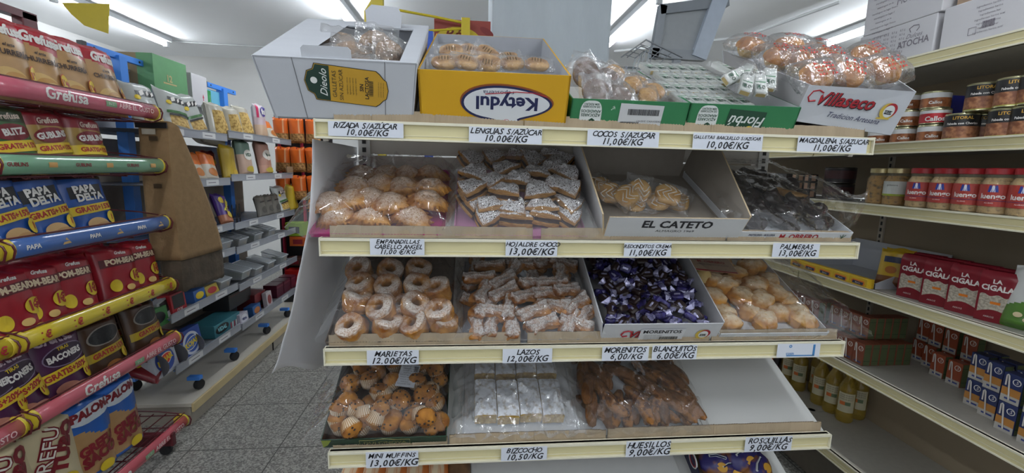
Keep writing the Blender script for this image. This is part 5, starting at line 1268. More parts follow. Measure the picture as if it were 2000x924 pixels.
# fourth level: yellow spice boxes in front of a white tray, rice, white and green bag
z4 = on_r(3)
def ybox():
    w, h, d = .078, .036, .03
    o = MB().box(-w/2, w/2, 0, h, -d, 0, C('#d3ae2a', .45)).build('spice_box', None, bevel=.001)
    k = MB(); k.prism([(-.026, .012), (.024, .008), (.03, .016), (.026, .025), (-.022, .027), (-.03, .02)], .0004, C('#d8742a')); k.prism([(-.024, .011), (.022, .009), (.024, .02), (-.022, .022)], .0004, C('#2a3350'), None, .0004)
    k.text('Blanca', .0085, TXW, T(0, .0155, .001)); k.build('logo', o, smooth=False); return o
KY = Kind([ybox]); y0 = PX(1700, 545, XF+.03).y
for i in range(5): KY.put(0, f'yellow spice box with a dark oval logo, {ORD[i]} from the right in its row', 'box', T(XF+.02, y0+.04+i*.0795, z4) @ FRIGHT, 'yellow spice boxes in front of the white tray')
r = open_tray('white_tray', .42, .30, .05, .003, WCARD, WCARD, hs=(.02, .13)); r.matrix_basis = T(XF+.053, y0+.21, z4) @ RZ(-PI/2); tag(r, 'white display tray with raised back behind the yellow spice boxes', 'tray')
KYB = Kind([bag('spice_packet', .09, .14, .02, lambda u, v: C('#c9a526', .3) if v > .25 else C('#7a4a22', .3), [('r', -.3, .3, .62, .78, C('#2a3350')), ('e', 0, .42, .2, .1, C('#b06a2a'))], 3)])
for i, (dx, dy, t) in enumerate([(.13, -.03, 'nearest the rice'), (.17, -.01, 'second, behind the first')]): KYB.put(0, f'yellow spice packet leaning in the white tray, {t}', 'packet', lean((XF+dx, y0+.05+dy, z4+.008), FRIGHT, .25, .5), 'yellow spice packets')
RICE = P('#c2b9a8', .7, col2='#9c9384', scale=160, contrast=(.4, .6)); ORS = C('#dd7a1e', .5)
def rice():
    w, h, d = .083, .150, .048; m = C('#7c1624', .35, bump=.15, scale=20)
    b = MB(); nz_ = lambda u, v, s: .0018*noise.noise(Vector((u*5, v*7, s)))
    def face(u, v): return ((u-.5)*w, v*h, d/2*(1-.10*(abs(u-.5)*2)**4)*(1 if v < .9 else 1-(v-.9)*5) + nz_(u, v, 1))
    b.grid(face, 14, 18, m); b.grid(lambda u, v: (lambda p: (-p[0], p[1], -p[2]))(face(u, v)), 14, 18, m)
    b.grid(lambda u, v: (w/2, v*h, (u-.5)*-d*.9*(1 if v < .9 else 1-(v-.9)*5)), 2, 18, m); b.grid(lambda u, v: (-w/2, v*h, (u-.5)*d*.9*(1 if v < .9 else 1-(v-.9)*5)), 2, 18, m)
    b.box(-w/2, w/2, 0, .001, -d*.44, d*.44, m); o = b.build('rice_pack', None)
    k = MB(); f = lambda x, y, e=.0012: (x, y, face(x/w+.5, y/h)[2]+e)
    k.grid(lambda u, v: f((u-.5)*w*.86, h*(.17 + .36*v) + .012*math.sin(u*PI)*(1 if v < .5 else .0)*(1-v*2 if v < .5 else 0) + .003*math.sin(u*14)*(v > .9)), 16, 10, RICE)
    k.text('LA', .017, TXW, None, bold=.03, wrap=f, at=(-.002, h*.80)).text('CIGALA', .022, TXW, None, bold=.04, wrap=f, at=(0, h*.67), sx=.9)
    k.grid(lambda u, v: f(-.010+.022*u, h*(.36+.05*v), .0022), 2, 2, ORS).text('ARROZ', .007, TXW, None, wrap=f, at=(-.008, h*.10)); k.build('print', o, smooth=False); return o
KR = Kind([rice])
for i, px in enumerate((1791, 1841, 1897, 1962)):
    for j in range(2):
        x = 1.545 + j*.062; KR.put(0, ('red rice brick with a clear window, ' if j == 0 else 'red rice brick standing behind the front row, ') + f'{ORD[i]} from the left', 'rice pack', T(x, PX(px, 540, 1.545).y + (.02 if j else 0), z4) @ RZ(.22 + .05*(i % 2)) @ FRIGHT, 'red rice bricks on the right-hand shelf')
tag(bag('white_and_green_bag', .13, .18, .03, lambda u, v: C('#4f7a2c', .35) if v < .33+.1*math.sin(u*3) else C('#cfd0cc', .35), [('e', 0, .78, .22, .1, C('#5a2a2a')), ('t', 'Sos', 0, .56, .03, C('#3f6a2c')), ('e', -.15, .22, .08, .04, C('#d9c9a0')), ('e', .05, .16, .1, .04, C('#d9c9a0'))], 5)(), 'white and green bag at the right picture edge, beside the red rice', 'bag').matrix_basis = lean((1.54, PX(1992, 590, 1.52).y - .02, z4), FRIGHT, .2, .2)
# fifth level: juice bricks with straws
z5 = on_r(4)
def juice(front, side, top, low, name='juice_carton'):
    def mk():
        w, d, h = .046, .033, .086
        b = MB(); b.box(-w/2, w/2, 0, h, -d, 0, front); o = b.build(name, None, bevel=.0012)
        k = MB(); e = .0005
        for s in (-1, 1):
            x = s*w/2
            k.add([(x+s*e, .002, -d+.003), (x+s*e, .002, -.003), (x+s*e, h-.002, -.003), (x+s*e, h-.002, -d+.003)], [(0,1,2,3) if s > 0 else (3,2,1,0)], side)
            for y in (.018, .068): k.add([(x+s*2*e, y, -d+.003), (x+s*2*e, y, -.003), (x+s*2*e, y+.0016, -.003), (x+s*2*e, y+.0016, -d+.003)], [(0,1,2,3) if s > 0 else (3,2,1,0)], GRND)
        k.box(-w/2+.001, w/2-.001, 0, h*.24, 0, e, low); k.box(-w/2+.001, w/2-.001, h*.24, h*.5, 0, e, top)
        k.tube([(.01 + .009*math.cos(t), h*.76 + .009*math.sin(t), e) for t in [2*PI*i/14 for i in range(14)]], .0012, TXW, 4, None, True); k.text('S', .015, TXW, T(.01, h*.76, e+.0004), shear=.3)
        k.box(-.012, .016, h*.10, h*.16, e, 2*e, C('#3a4a8a')); k.build('print', o, smooth=False)
        s = MB(); s.tube([(-.013, h*.58, .003), (-.013, h*.92, .003), (-.0105, h*.955, .003), (-.008, h*.92, .003), (.000, h*.10, .003)], .0019, C('#d5cfc8', .35), 6); s.build('straw', o)
        return o
    return mk
JB = C('#8a4a34', .4); JG = C('#5f6a48', .5); JO = C('#9a4a2e', .4); JN = C('#2a3460', .4); JT = C('#b9803f', .45); JW = C('#b9b4ac', .45)
KJU = Kind([juice(JB, JG, JB, C('#80503a', .4)), juice(JO, JG, JO, JW), juice(JN, JG, JT, JW)])
def jput(k, x, y, z, label): KJU.put(k, label, 'juice carton', T(x, y, z) @ FRIGHT, 'small juice cartons with straws')
G6 = ['end', 'second', 'third', 'fourth', 'fifth', 'sixth']
for j in range(6): jput(0, 1.50+j*.034, 1.48, z5, f'brown juice carton showing its green side, lower layer, {ORD[j]} back from the shelf edge')
for i in range(1, 12): jput(0, 1.50, 1.48+i*.0475, z5, f'brown juice carton in the lower front row, {ORD[i]} from the near end')
for j in range(5): jput(0, 1.555+j*.034, 1.53, z5+.0865, f'brown juice carton showing its green side, upper layer, {ORD[j]} from the front')
for i in range(1, 4): jput(0, 1.555, 1.53+i*.0475, z5+.0865, f'brown juice carton with straw, upper layer, {ORD[i]} behind the green sides')
for j in range(3): jput(0, 1.52+j*.034, 1.74, z5+.0865, f'brown juice carton of the far upper block, green side showing, {ORD[j]} from the front')
for i in range(1, 7): jput(0, 1.52, 1.74+i*.0475, z5+.0865, f'brown juice carton of the far upper block, {ORD[i]} behind its near end')
for i, (x, y) in enumerate([(1.775, 1.50), (1.755, 1.44), (1.705, 1.365), (1.695, 1.30)]):
    jput(1, x, y, z5, f'rust-red juice carton in the bottom layer near the back, {ORD[i]} from the left')
for i, (x, y) in enumerate([(1.775, 1.49), (1.765, 1.435), (1.755, 1.375), (1.75, 1.31)]):
    if i < 2: jput(1, x, y, z5+.0865, f'rust-red juice carton in the upper layer near the back, {ORD[i]} from the left')
    else: jput(1, x, y, z5, f'rust-red juice carton behind the bottom layer, {ORD[i-2]} from the left'); jput(1, x, y, z5+.0865, f'rust-red juice carton in the upper layer, over the hidden ones, {ORD[i-2]}')
for i, (x, y) in enumerate([(1.60, 1.165), (1.575, 1.105), (1.535, 1.03), (1.52, .965)]):
    jput(2, x, y, z5, f'blue juice carton in the bottom layer, {ORD[i]} from the left'); jput(2, x+.005, y+.003, z5+.0865, f'blue juice carton in the upper layer, {ORD[i]} from the left')
    jput(2, x+.05, y+.008, z5, f'blue juice carton one row back, bottom layer, {ORD[i]} from the left'); jput(2, x+.055, y+.01, z5+.0865, f'blue juice carton one row back, upper layer, {ORD[i]} from the left')
# bottom level: oil bottles and dark packets
z6 = on_r(5)
def oil():
    r, h = .034, .235
    oilm = P('#b89a3a', .12, var=0, alpha=.55, spec=.7)
    b = MB(); b.lathe([(r*.85, 0), (r, .008), (r, .045), (r*.96, .05), (r, .055), (r, h*.62), (r*.92, h*.70), (r*.55, h*.82), (r*.36, h*.88), (r*.36, h*.93)], oilm, 24); o = b.build('oil_bottle', None)
    MB().lathe([(r*.42, h*.92), (r*.44, h*.93), (r*.44, h), (.001, h)], C('#cdb23a', .4), 18).build('cap', o)
    k = MB(); W = lambda x, y: ((r+.0008)*math.sin(x/r), -(r+.0008)*math.cos(x/r), y)
    k.grid(lambda u, v: W((u-.5)*.066, h*(.22+.38*v)), 14, 2, C('#c9c2a4')); W = lambda x, y: ((r+.0013)*math.sin(x/r), -(r+.0013)*math.cos(x/r), y)
    k.grid(lambda u, v: W(-.024+.02*u, h*(.36+.07*v)), 6, 1, C('#d8743a')); k.grid(lambda u, v: W(-.004+.02*u, h*(.36+.07*v)), 6, 1, C('#6a7a5a'))
    for i in range(3): k.text('aceite de girasol', .0075, TXK, None, wrap=W, at=(0, h*(.56-.04*i)))
    k.box(0, .001, 0, .001, .05, .051, TXK); k.build('paper_label', o, smooth=False); return o
KOIL = Kind([oil])
for i, (x, y, t) in enumerate([(1.70, 1.70, 'nearest, with its label square to the aisle'), (1.70, 1.775, 'second along the front row'), (1.70, 1.85, 'third along the front row'), (1.78, 1.72, 'behind the nearest one, at the back'), (1.70, 1.985, 'fourth, after a gap'), (1.70, 2.06, 'fifth, farther along'), (1.78, 1.81, 'in the back row, second'), (1.77, 1.95, 'in the back row, third')]):
    KOIL.put(0, f'bottle of yellow oil on the bottom shelf, {t}', 'bottle', T(x, y, z6) @ RZ(-.75), 'oil bottles on the bottom right shelf')
SFL = C('#2a2226', .35)
KSF = Kind([bag('dark_packet', .09, .15, .02, lambda u, v: C('#7a2a2c', .35) if .35 < v < .5 else SFL, [('e', 0, .25, .2, .1, YL), ('e', 0, .25, .1, .05, C('#4a2a16')), ('r', -.3, .3, .62, .72, ORS)], 4)])
for i in range(5): KSF.put(0, f'dark red-banded packet beyond the oil bottles, {ORD[i]} from the near end', 'packet', lean((1.66, 2.14+i*.085, z6), FRIGHT, .1), 'dark packets on the bottom right shelf')
# ------------------------------------------------------------------ left side: red wire snack racks
XRK, XRB = -1.35, -1.72
LV = [H+.203, H-.023, H-.274, H-.56, H-.815, H-1.235]
WIRE = C('#5a1a22', .4); CAPY = C('#d9c23a', .35)
def plast(col): return P(col, .22, var=.03, scale=8, coat=.4)
RC = [plast('#bf6070'), plast('#76a283'), plast('#4468a8'), plast('#cdb72e'), plast('#c25e69'), plast('#bd515c')]
def rack(ya, yb, label):
    r = thing('snack_rack', label, 'rack', T(0, 0, 0))
    for y in (ya+.02, yb-.13):
        MB().box(XRB-.02, XRB+.02, y-.03, y+.03, .10, H+.55, WIRE).build('upright', r, smooth=False, bevel=.003)
        MB().box(XRB-.02, XRK+.02, y-.012, y+.012, .045, .105, WIRE).build('base_bar', r, smooth=False, bevel=.003)
        for x in (XRB, XRK-.02): MB().lathe([(.001, -.012), (.022, -.012), (.025, -.006), (.025, .006), (.022, .012), (.001, .012)], BLACK, 14, T(x, y, .025) @ RX(PI/2)).build('caster', r)
    MB().box(XRB-.02, XRB+.02, ya-.01, yb-.10, H+.525, H+.552, WIRE).build('top_bar', r, smooth=False)
    for k, z in enumerate(LV):
        b = MB(); zb = z-.038 if k < 5 else z+.035
        for i in range(7): x = XRB + (XRK-.03-XRB)*i/6; b.tube([(x, ya+.01, zb), (x, yb-.01, zb)], .0025, WIRE, 5)
        for i in range(5): y = ya+.02+(yb-ya-.04)*i/4; b.tube([(XRB, y, zb-.004), (XRK-.02, y, zb-.004)], .003, WIRE, 5)
        for y in (ya+.006, yb-.006):
            b.tube([(XRB, y, z+.06), (XRK-.12, y, z+.045), (XRK-.02, y, z+.03), (XRK+.014, y, z+.016), (XRK+.02, y, z), (XRK+.012, y, z-.026), (XRK-.02, y, z-.04), (XRB, y, z-.04)], .0032, WIRE, 6)
        b.tube([(XRK-.012, ya, z+.032), (XRK-.012, yb, z+.032)], .0028, WIRE, 5)
        s = b.build('wire_shelf', r)
        b = MB()
        def arc(u, v, z=z): a = math.radians(-62 + 124*v); return (XRK-.022 + .034*math.cos(a), ya+.012+(yb-ya-.024)*u, z + .033*math.sin(a))
        b.grid(arc, 6, 10, RC[k]); rr = b.build('price_rail', s, solid=.0015)
        b = MB(); W = lambda x, y: (XRK-.022+.0362*math.cos(y/.034), x, z+.0352*math.sin(y/.034)); Ln = yb-ya
        if k in (0, 4, 5):
            b.text('Grefusa', .050, TXW, None, bold=.03, wrap=W, at=(ya+Ln*.36, 0)); b.text('ABRE EL GUSTO', .026, C('#e0b8b8'), None, bold=.02, wrap=W, at=(ya+Ln*.80, 0)); b.grid(lambda u, v: W(ya+Ln*(.58+.07*u), -.010+.02*v), 2, 3, C('#7f9f7a', .4))
            b.text('SNIZ', .012, TXW, None, wrap=W, at=(ya+Ln*.615, 0))
        elif k == 3:
            for i in range(6): b.text('1€', .034, TXR, None, bold=.03, wrap=W, at=(ya+Ln*(.1+.165*i), 0), rot=0)
        elif k == 1:
            for i in range(6):
                if i % 2: b.grid(lambda u, v, i=i: W(ya+Ln*(.08+.16*i)+.03*(u-.5), -.008+.016*v), 3, 3, C('#c79a5a'))
                else: b.text('GUBLINS', .016, DRD, None, bold=.03, wrap=W, at=(ya+Ln*(.08+.16*i), 0))
        else:
            for i in range(6):
                if i % 2: b.add([W(ya+Ln*(.1+.16*i)-.016, -.01), W(ya+Ln*(.1+.16*i)+.016, -.008), W(ya+Ln*(.1+.16*i), .012)], [(0,1,2)], C('#c9a56a'))
                else: b.text('PAPA', .02, TXW, None, bold=.03, wrap=W, at=(ya+Ln*(.1+.16*i), 0))
        b.build('lettering', s, smooth=False)
        for y in (ya+.006, yb-.02): MB().lathe([(.001, 0), (.030, 0), (.034, .003), (.034, .011), (.03, .014), (.001, .014)], CAPY, 18, T(XRK-.02, y, z) @ RX(-PI/2)).build('end_cap', s)
    return r
rack(1.40, 2.11, 'red wire snack rack with coloured curved rails, beside the brown cardboard')
rack(.70, 1.385, 'nearer red wire snack rack, cut off by the left picture edge')
# snack bags
def gold(v0, v1, m): return m
TAN = C('#b08a5c', .3, var=.06); NV = C('#1f4f9a', .28); RDB = C('#9a1f2a', .28); PUR2 = C('#4f2448', .28); BRN = C('#4a3222', .3); GRB = C('#3f6a3a', .3); LTG = C('#8fae3c', .3); CRM = C('#cdbf9a', .35)
churr = [bag('crisp_bag', .20, .265, .035, (lambda s: lambda u, v: RD if v > .72 + .06*math.sin(u*3.2+s) else TAN)(s), [('t', 'Grefusa', -.02+.04*s, .80, .044, TXW, .0, .1, .05, .9), ('t', 'el arte', 0, .62, .014, TXK, 0, .4), ('t', 'CHURRERÍA', 0, .53, .0235, TXK, 0, 0, .03),
        ('e', -.1, .22, .26, .14, C('#c9a566')), ('e', -.02, .2, .2, .11, C('#b98a48')), ('e', .05, .18, .14, .08, C('#d0ae70')), ('e', .34, .30, .13, .13, C('#c8452a')), ('e', .34, .30, .12, .12, YL), ('t', "1'40", .34, .30, .030, TXR, 0, 0, .04)], s) for s in (1, 2)]
papa = [bag('crisp_bag', .20, .27, .04, lambda u, v: NV if v < .86 else C('#3a1f28', .3), [('t', 'Grefusa', 0, .90, .028, C('#a86a6a'), 0, .1), ('r', -.34, .30, .60, .76, C('#17171c'), .05), ('t', 'PAPA', -.06, .71, .036, TXW, .1, 0, .05), ('t', 'DELTA', .02, .60, .036, TXW, .1, 0, .05), ('r', -.48, .48, .38, .50, YL, .08), ('t', 'GRATIS+15%', .02, .44, .026, TXR, .1, 0, .04),
        ('e', .0, .22, .22, .09, C('#c7a06a')), ('e', .12, .17, .18, .07, C('#b58a52')), ('e', .33, .30, .1, .09, YL), ('t', '1', .33, .30, .03, TXR)], s) for s in (3,)]
pom = [bag('crisp_bag', .19, .25, .04, lambda u, v: RDB, [('t', 'Grefusa', 0, .86, .018, TXW, 0, .2), ('r', -.42, .42, .66, .79, C('#5a1018'), .04), ('t', 'POM-BEAR', 0, .725, .030, C('#d8c3a2'), .04, 0, .05, .9), ('e', .28, .46, .19, .11, YL), ('t', '1€', .28, .46, .045, TXR, 0, 0, .05), ('e', -.24, .34, .12, .10, YL), ('e', .06, .28, .1, .05, C('#d8b36a')), ('e', .22, .18, .11, .05, C('#c79a50')), ('e', -.18, .12, .1, .05, C('#d0a860'))], s) for s in (4, 5)]
bacon = [bag('crisp_bag', .20, .25, .04, lambda u, v: PUR2, [('t', 'Grefusa', -.08, .90, .04, C('#cdb8c4'), 0, .1, .04), ('e', .05, .66, .40, .15, C('#8a7a92'), .1), ('e', .05, .66, .38, .135, C('#2e1530'), .1), ('t', 'BACONERS', .03, .65, .029, TXW, .1, 0, .05, .85), ('t', 'TIRAS', .0, .76, .016, YL, .1), ('r', -.49, .49, .36, .50, YL, .10), ('t', 'GRATIS+20%', -.02, .425, .027, TXR, .13, 0, .04),
        ('e', -.1, .2, .2, .08, C('#a8705e')), ('e', .12, .16, .2, .07, C('#b98672')), ('e', .36, .34, .12, .11, YL), ('t', "1'40", .36, .34, .026, TXR, .1)], s) for s in (6,)]
dark = [bag('crisp_bag', .20, .24, .04, lambda u, v: BRN, [('e', 0, .70, .38, .15, C('#8a8278'), .1), ('e', 0, .70, .35, .13, BK, .1), ('r', -.48, .48, .36, .50, C('#b59a20'), .08), ('t', 'GRATIS+15%', 0, .43, .026, TXR, .1, 0, .04), ('e', 0, .18, .18, .08, C('#a8703a')), ('e', .32, .32, .1, .09, YL), ('t', '1', .32, .32, .03, TXR)], s) for s in (7,)]
gub = [bag('crisp_bag', .17, .22, .035, (lambda c, d: lambda u, v: d if v > .72 else c)(c, d), [('t', 'Grefusa', 0, .80, .026, C('#c9b8a8'), .1, .1), ('e', 0, .58, .36, .12, DRD, .1), ('t', t, 0, .58, .028, TXW, .15, 0, .05), ('r', -.49, .49, .30, .46, YL, .06), ('t', 'GRATIS+15%', 0, .38, .022, TXR, .08, 0, .04), ('e', 0, .14, .3, .1, C('#b8923a'))], s) for s, c, d, t in ((8, C('#9a7a3a', .3), DRD, 'GUBLINS'), (9, GRB, C('#33402a', .3), 'BLITZ'))]
tubo = [bag('crisp_bag', .19, .26, .04, lambda u, v: LTG if (u < .12 or u > .88 or v < .12) else CRM, [('t', 'GREFU', -.10, .62, .05, DRD, 1.15, 0, .07), ('t', 'TUBO', .14, .64, .05, DRD, 1.15, 0, .07), ('t', 'GREFU', -.10, .62, .05, C('#e3ded2'), 1.15, 0, .0), ('e', .05, .26, .2, .1, YL), ('e', .22, .18, .16, .06, C('#cbb45a')), ('e', -.2, .12, .16, .05, C('#bda24a'))], s) for s in (10,)]
palo = [bag('crisp_bag', .18, .26, .045, lambda u, v: C('#2a5fae', .28) if v > .58+.05*math.sin(u*7) or v < .12 else TAN, [('e', 0, .80, .40, .10, C('#cfd6dc'), .1), ('t', 'PALOMI', 0, .82, .034, DRD, .1, 0, .06), ('t', 'GREFU', 0, .42, .036, DRD, .15, 0, .06), ('t', 'SACO', .03, .30, .042, DRD, .15, 0, .07), ('e', .1, .14, .14, .06, YL)], 11)]
KBAG = Kind(churr + papa + pom + bacon + dark + gub + tubo + palo)
IX = dict(ch=0, ch2=1, pa=2, po=3, po2=4, ba=5, da=6, gu=7, bl=8, tu=9, pl=10)
def sb_(k, lev, px, py, label, back=.22, x=-1.415, roll=0, yaw=0, dz=0, grp='snack bags on the red wire racks'):
    y = PX(px, py, x).y; KBAG.put(IX[k], label, 'snack bag', lean((x, y, LV[lev]-.034+dz+(.073 if lev == 5 else 0)), FLEFT, back*(.5 if lev == 5 else 1), yaw, roll) @ Matrix.Scale(1.28 if lev == 5 else 1, 4), grp)
for a in [('ch', 0, 18, 130, 'tan and red crisp bag at the left edge of the top row'), ('ch2', 0, 78, 140, 'tan and red crisp bag, second from the left in the top row'), ('ch', 0, 140, 150, 'tan and red crisp bag, third from the left in the top row'), ('ch2', 0, 210, 170, 'tan and red crisp bag at the right end of the top row'),
          ('bl', 1, 25, 270, 'green crisp bag with a yellow band, left in the second row'), ('gu', 1, 100, 270, 'brown and yellow crisp bag in the middle of the second row'), ('gu', 1, 172, 275, 'brown and yellow crisp bag at the right end of the second row'),
          ('pa', 2, 8, 400, 'blue crisp bag at the left picture edge, third row'), ('pa', 2, 90, 400, 'blue crisp bag in the middle of the third row'), ('pa', 2, 172, 395, 'blue crisp bag at the right end of the third row'),
          ('po', 3, 22, 570, 'red snack bag at the left edge of the fourth row'), ('po2', 3, 72, 560, 'red snack bag half covered by its neighbour, fourth row'), ('po', 3, 142, 545, 'red snack bag showing its whole front, middle of the fourth row'), ('po2', 3, 232, 525, 'red snack bag right of the gap in the fourth row'), ('po', 3, 276, 515, 'red snack bag at the right end of the fourth row'),
          ('ba', 4, -25, 760, 'purple snack bag cut by the picture edge, fifth row'), ('ba', 4, 32, 740, 'purple snack bag left in the fifth row'), ('ba', 4, 118, 710, 'purple snack bag turned to show its yellow band, fifth row'), ('da', 4, 200, 645, 'dark brown snack bag in the shade, right half of the fifth row'), ('da', 4, 282, 615, 'dark brown snack bag at the right end of the fifth row'),
          ('tu', 5, -5, 860, 'cream and green snack bag at the bottom left corner'), ('tu', 5, 80, 830, 'cream and green snack bag, second in the bottom row'), ('pl', 5, 152, 790, 'blue and tan popcorn bag, left of the two in the bottom row'), ('pl', 5, 218, 770, 'blue and tan popcorn bag at the right end of the bottom row')]:
    sb_(*a, roll=rnd.uniform(-.08, .08), yaw=rnd.uniform(-.12, .05))
BK_ = [('ch', 0, 60, 150), ('ch', 0, 120, 160), ('ch2', 0, 185, 170), ('gu', 1, 60, 280), ('gu', 1, 140, 280), ('pa', 2, 50, 400), ('pa', 2, 130, 400), ('po', 3, 50, 560), ('po', 3, 110, 550), ('po2', 3, 190, 535), ('ba', 4, 80, 730), ('da', 4, 160, 660), ('da', 4, 240, 630), ('tu', 5, 40, 860), ('tu', 5, 110, 830)]
nm = {'ch': 'tan and red crisp bag', 'ch2': 'tan and red crisp bag', 'gu': 'brown and yellow crisp bag', 'pa': 'blue crisp bag', 'po': 'red snack bag', 'po2': 'red snack bag', 'ba': 'purple snack bag', 'da': 'dark brown snack bag', 'tu': 'cream and green snack bag'}
cnt = {}
for k, l, px, py in BK_:
    c = cnt[l] = cnt.get(l, -1)+1
    sb_(k, l, px, py, f'{nm[k]} in the rear of the {ORD[l]} row, {ORD[c]} from the left', .15, -1.53, rnd.uniform(-.06, .06))
# brown cardboard sheet bent round the gondola end
CB = P('#8f7350', .9, var=.10, scale=40, bump=.2, bscale=120); CBD = P('#54493c', .95, var=.3, scale=16, bump=.9, bscale=60)
def cbs(u, v):
    if u < .45: x, y = -1.462 + .125*u/.45, 2.15 - .01*math.sin(v*3)
    else: t = (u-.45)/.55; x, y = -1.337 + .02*math.sin(t*1.6), 2.15 + .30*t*(1-.90*v**1.3)
    return (x + .004*(1-v)*(u/.45 if u < .45 else 1), y, H-.46 + (.62 + .012*math.sin(u*4))*v)
o = MB().grid(cbs, 30, 24, CB).build('cardboard_sheet', None, solid=.004)
MB().grid(lambda u, v: (lambda p: (p[0]+.004*fbm((u*9, v*5, 2), 1, 3), p[1]+.004, p[2]))((cbs(.12+.88*u, 0)[0]-.004, cbs(.12+.88*u, 0)[1], H-.61+.155*v + .012*noise.noise(Vector((u*12, 0, 3)))*(v < .1))), 20, 8, CBD).build('torn_lower_edge', o, solid=.004)
b = MB(); b.box(-1.464, -1.335, 2.128, 2.134, H+.140, H+.165, BK)
for z in (.085, -.05, -.125, -.285): b.box(-1.412, -1.380, 2.128, 2.134, H+z, H+z+.020, P('#4a3824', .9))
b.box(-1.44, -1.386, 2.130, 2.134, H+.112, H+.136, C('#b9b2a2', .7)); b.build('print', o, smooth=False)
tag(o, 'tall brown cardboard sheet folded round the end of the sweets shelving', 'cardboard sheet')
# ------------------------------------------------------------------ sweets gondola on casters
XS, XSB = -1.42, -1.80
SIL = P('#a9acb4', .3, metal=.35, var=.03); BLU = C('#4387de', .4); GRYS = P('#6d7078', .5)
sg = thing('gondola_shelf_unit', 'blue-framed sweets shelving on casters with silver price rails', 'shelf unit', T(0, 0, 0))
LA = [H+.148, H-.105, H-.37, H-.52, H-.745, H-1.005]; LB = [H+.172, H-.085, H-.38, H-.53, H-.765, H-1.02]
for mod, (ya, yb, lv) in enumerate([(2.17, 2.78, LA), (2.80, 3.72, LB)]):
    for k, z in enumerate(lv):
        s = MB()
        for i in range(9): x = XSB + (XS-.01-XSB)*i/8; s.tube([(x, ya, z-.012), (x, yb, z-.012)], .003, GRYS if k < 2 else BLU, 5)
        s.box(XSB, XS-.006, ya, yb, z-.010, z-.006, P('#7a7c80', .5)) if k > 2 else s.box(XSB, XS-.006, ya, yb, z-.013, z-.010, P('#54565c', .5))
        s = s.build('shelf_board', sg, smooth=False)
        b = MB().box(XS-.002, XS+.004, ya, yb, z-.030, z+.012, SIL).box(XS-.004, XS+.007, ya, yb, z+.010, z+.013, SIL)
        b.build('price_rail', s, smooth=False)
        for t in (.25, .7):
            b = MB(); y = ya+(yb-ya)*t; b.box(XS+.0045, XS+.005, y-.06, y+.06, z-.024, z+.006, WH); b.box(XS+.005, XS+.0053, y-.04, y+.03, z-.012, z-.008, GRP)
            b.build('shelf_label', s, smooth=False)
for y in (2.44, 3.36):
    b = MB(); b.box(-1.75, -1.70, y-.025, y+.025, .17, H+.50, BLU); b.box(-1.735, -1.715, y-.19, y+.17, H+.485, H+.515, BLU).box(-1.737, -1.713, y-.215, y-.19, H+.483, H+.517, BK)
    for k in (-.15, .13): b.lathe([(.006, 0), (.006, .003), (.001, .003)], BK, 8, T(-1.7148, y+k, H+.5) @ RY(PI/2))
    b.build('blue_post', sg, smooth=False, bevel=.002)
b = MB(); b.box(-1.80, -1.792, 1.3, 2.76, H+.12, H+.46, P('#b9bcc2', .4, var=.02)).box(-1.81, -1.785, 1.3, 2.77, H+.455, H+.468, SIL)
for i in range(34):
    for j in range(9): b.box(-1.7925, -1.7915, 2.06+i*.02, 2.066+i*.02, H+.19+j*.028, H+.196+j*.028, P('#4a4c52', .6, var=0))
tag(b.build('perforated_panel', None, smooth=False), 'white perforated metal panel behind the tan crisp bags and the first blue post', 'panel')
MB().box(-1.81, -1.803, 2.17, 3.72, .2, H+.10, P('#a39a8e', .8, var=.04)).build('back_panel', sg, smooth=False)
MB().box(-1.95, -1.68, 2.5, 3.6, H+.335, H+.345, P('#9a9ca0', .5)).build('shelf_board', sg, smooth=False)
zp = H-1.21
for y in (2.36, 2.72, 3.16, 3.52):
    for x in (-1.435, -1.75):
        c = MB().lathe([(.001, -.013), (.024, -.013), (.028, -.006), (.028, .006), (.024, .013), (.001, .013)], BLACK, 16, T(x, y, zp+.0285) @ RY(PI/2) @ RX(.3)).build('caster', sg)
        MB().box(x-.05, x+.012, y-.016, y+.016, zp+.056, zp+.075, BLU).box(x-.008, x+.008, y-.012, y+.012, zp+.03, zp+.058, BK).build('bracket', c, smooth=False)
pl = thing('low_plinth', 'low beige plinth on the floor carrying the wheeled sweets shelving', 'plinth', T(0, 0, 0))
MB().box(-2.0, -1.39, 2.21, 4.3, zp-.02, zp, P('#c4beb2', .5, var=.03, scale=5)).build('deck', pl, smooth=False, bevel=.002)
MB().box(-1.388, -1.376, 2.205, 4.3, zp-.045, zp+.001, P('#cdb98a', .45, var=.06, scale=8)).build('front_rail', pl, smooth=False, bevel=.003)
MB().box(-2.0, -1.40, 2.22, 4.3, 0, zp-.021, P('#a39c90', .6, var=.04)).box(-1.4, -1.392, 3.15, 3.155, 0, zp-.045, DARK).build('kick_panel', pl, smooth=False)
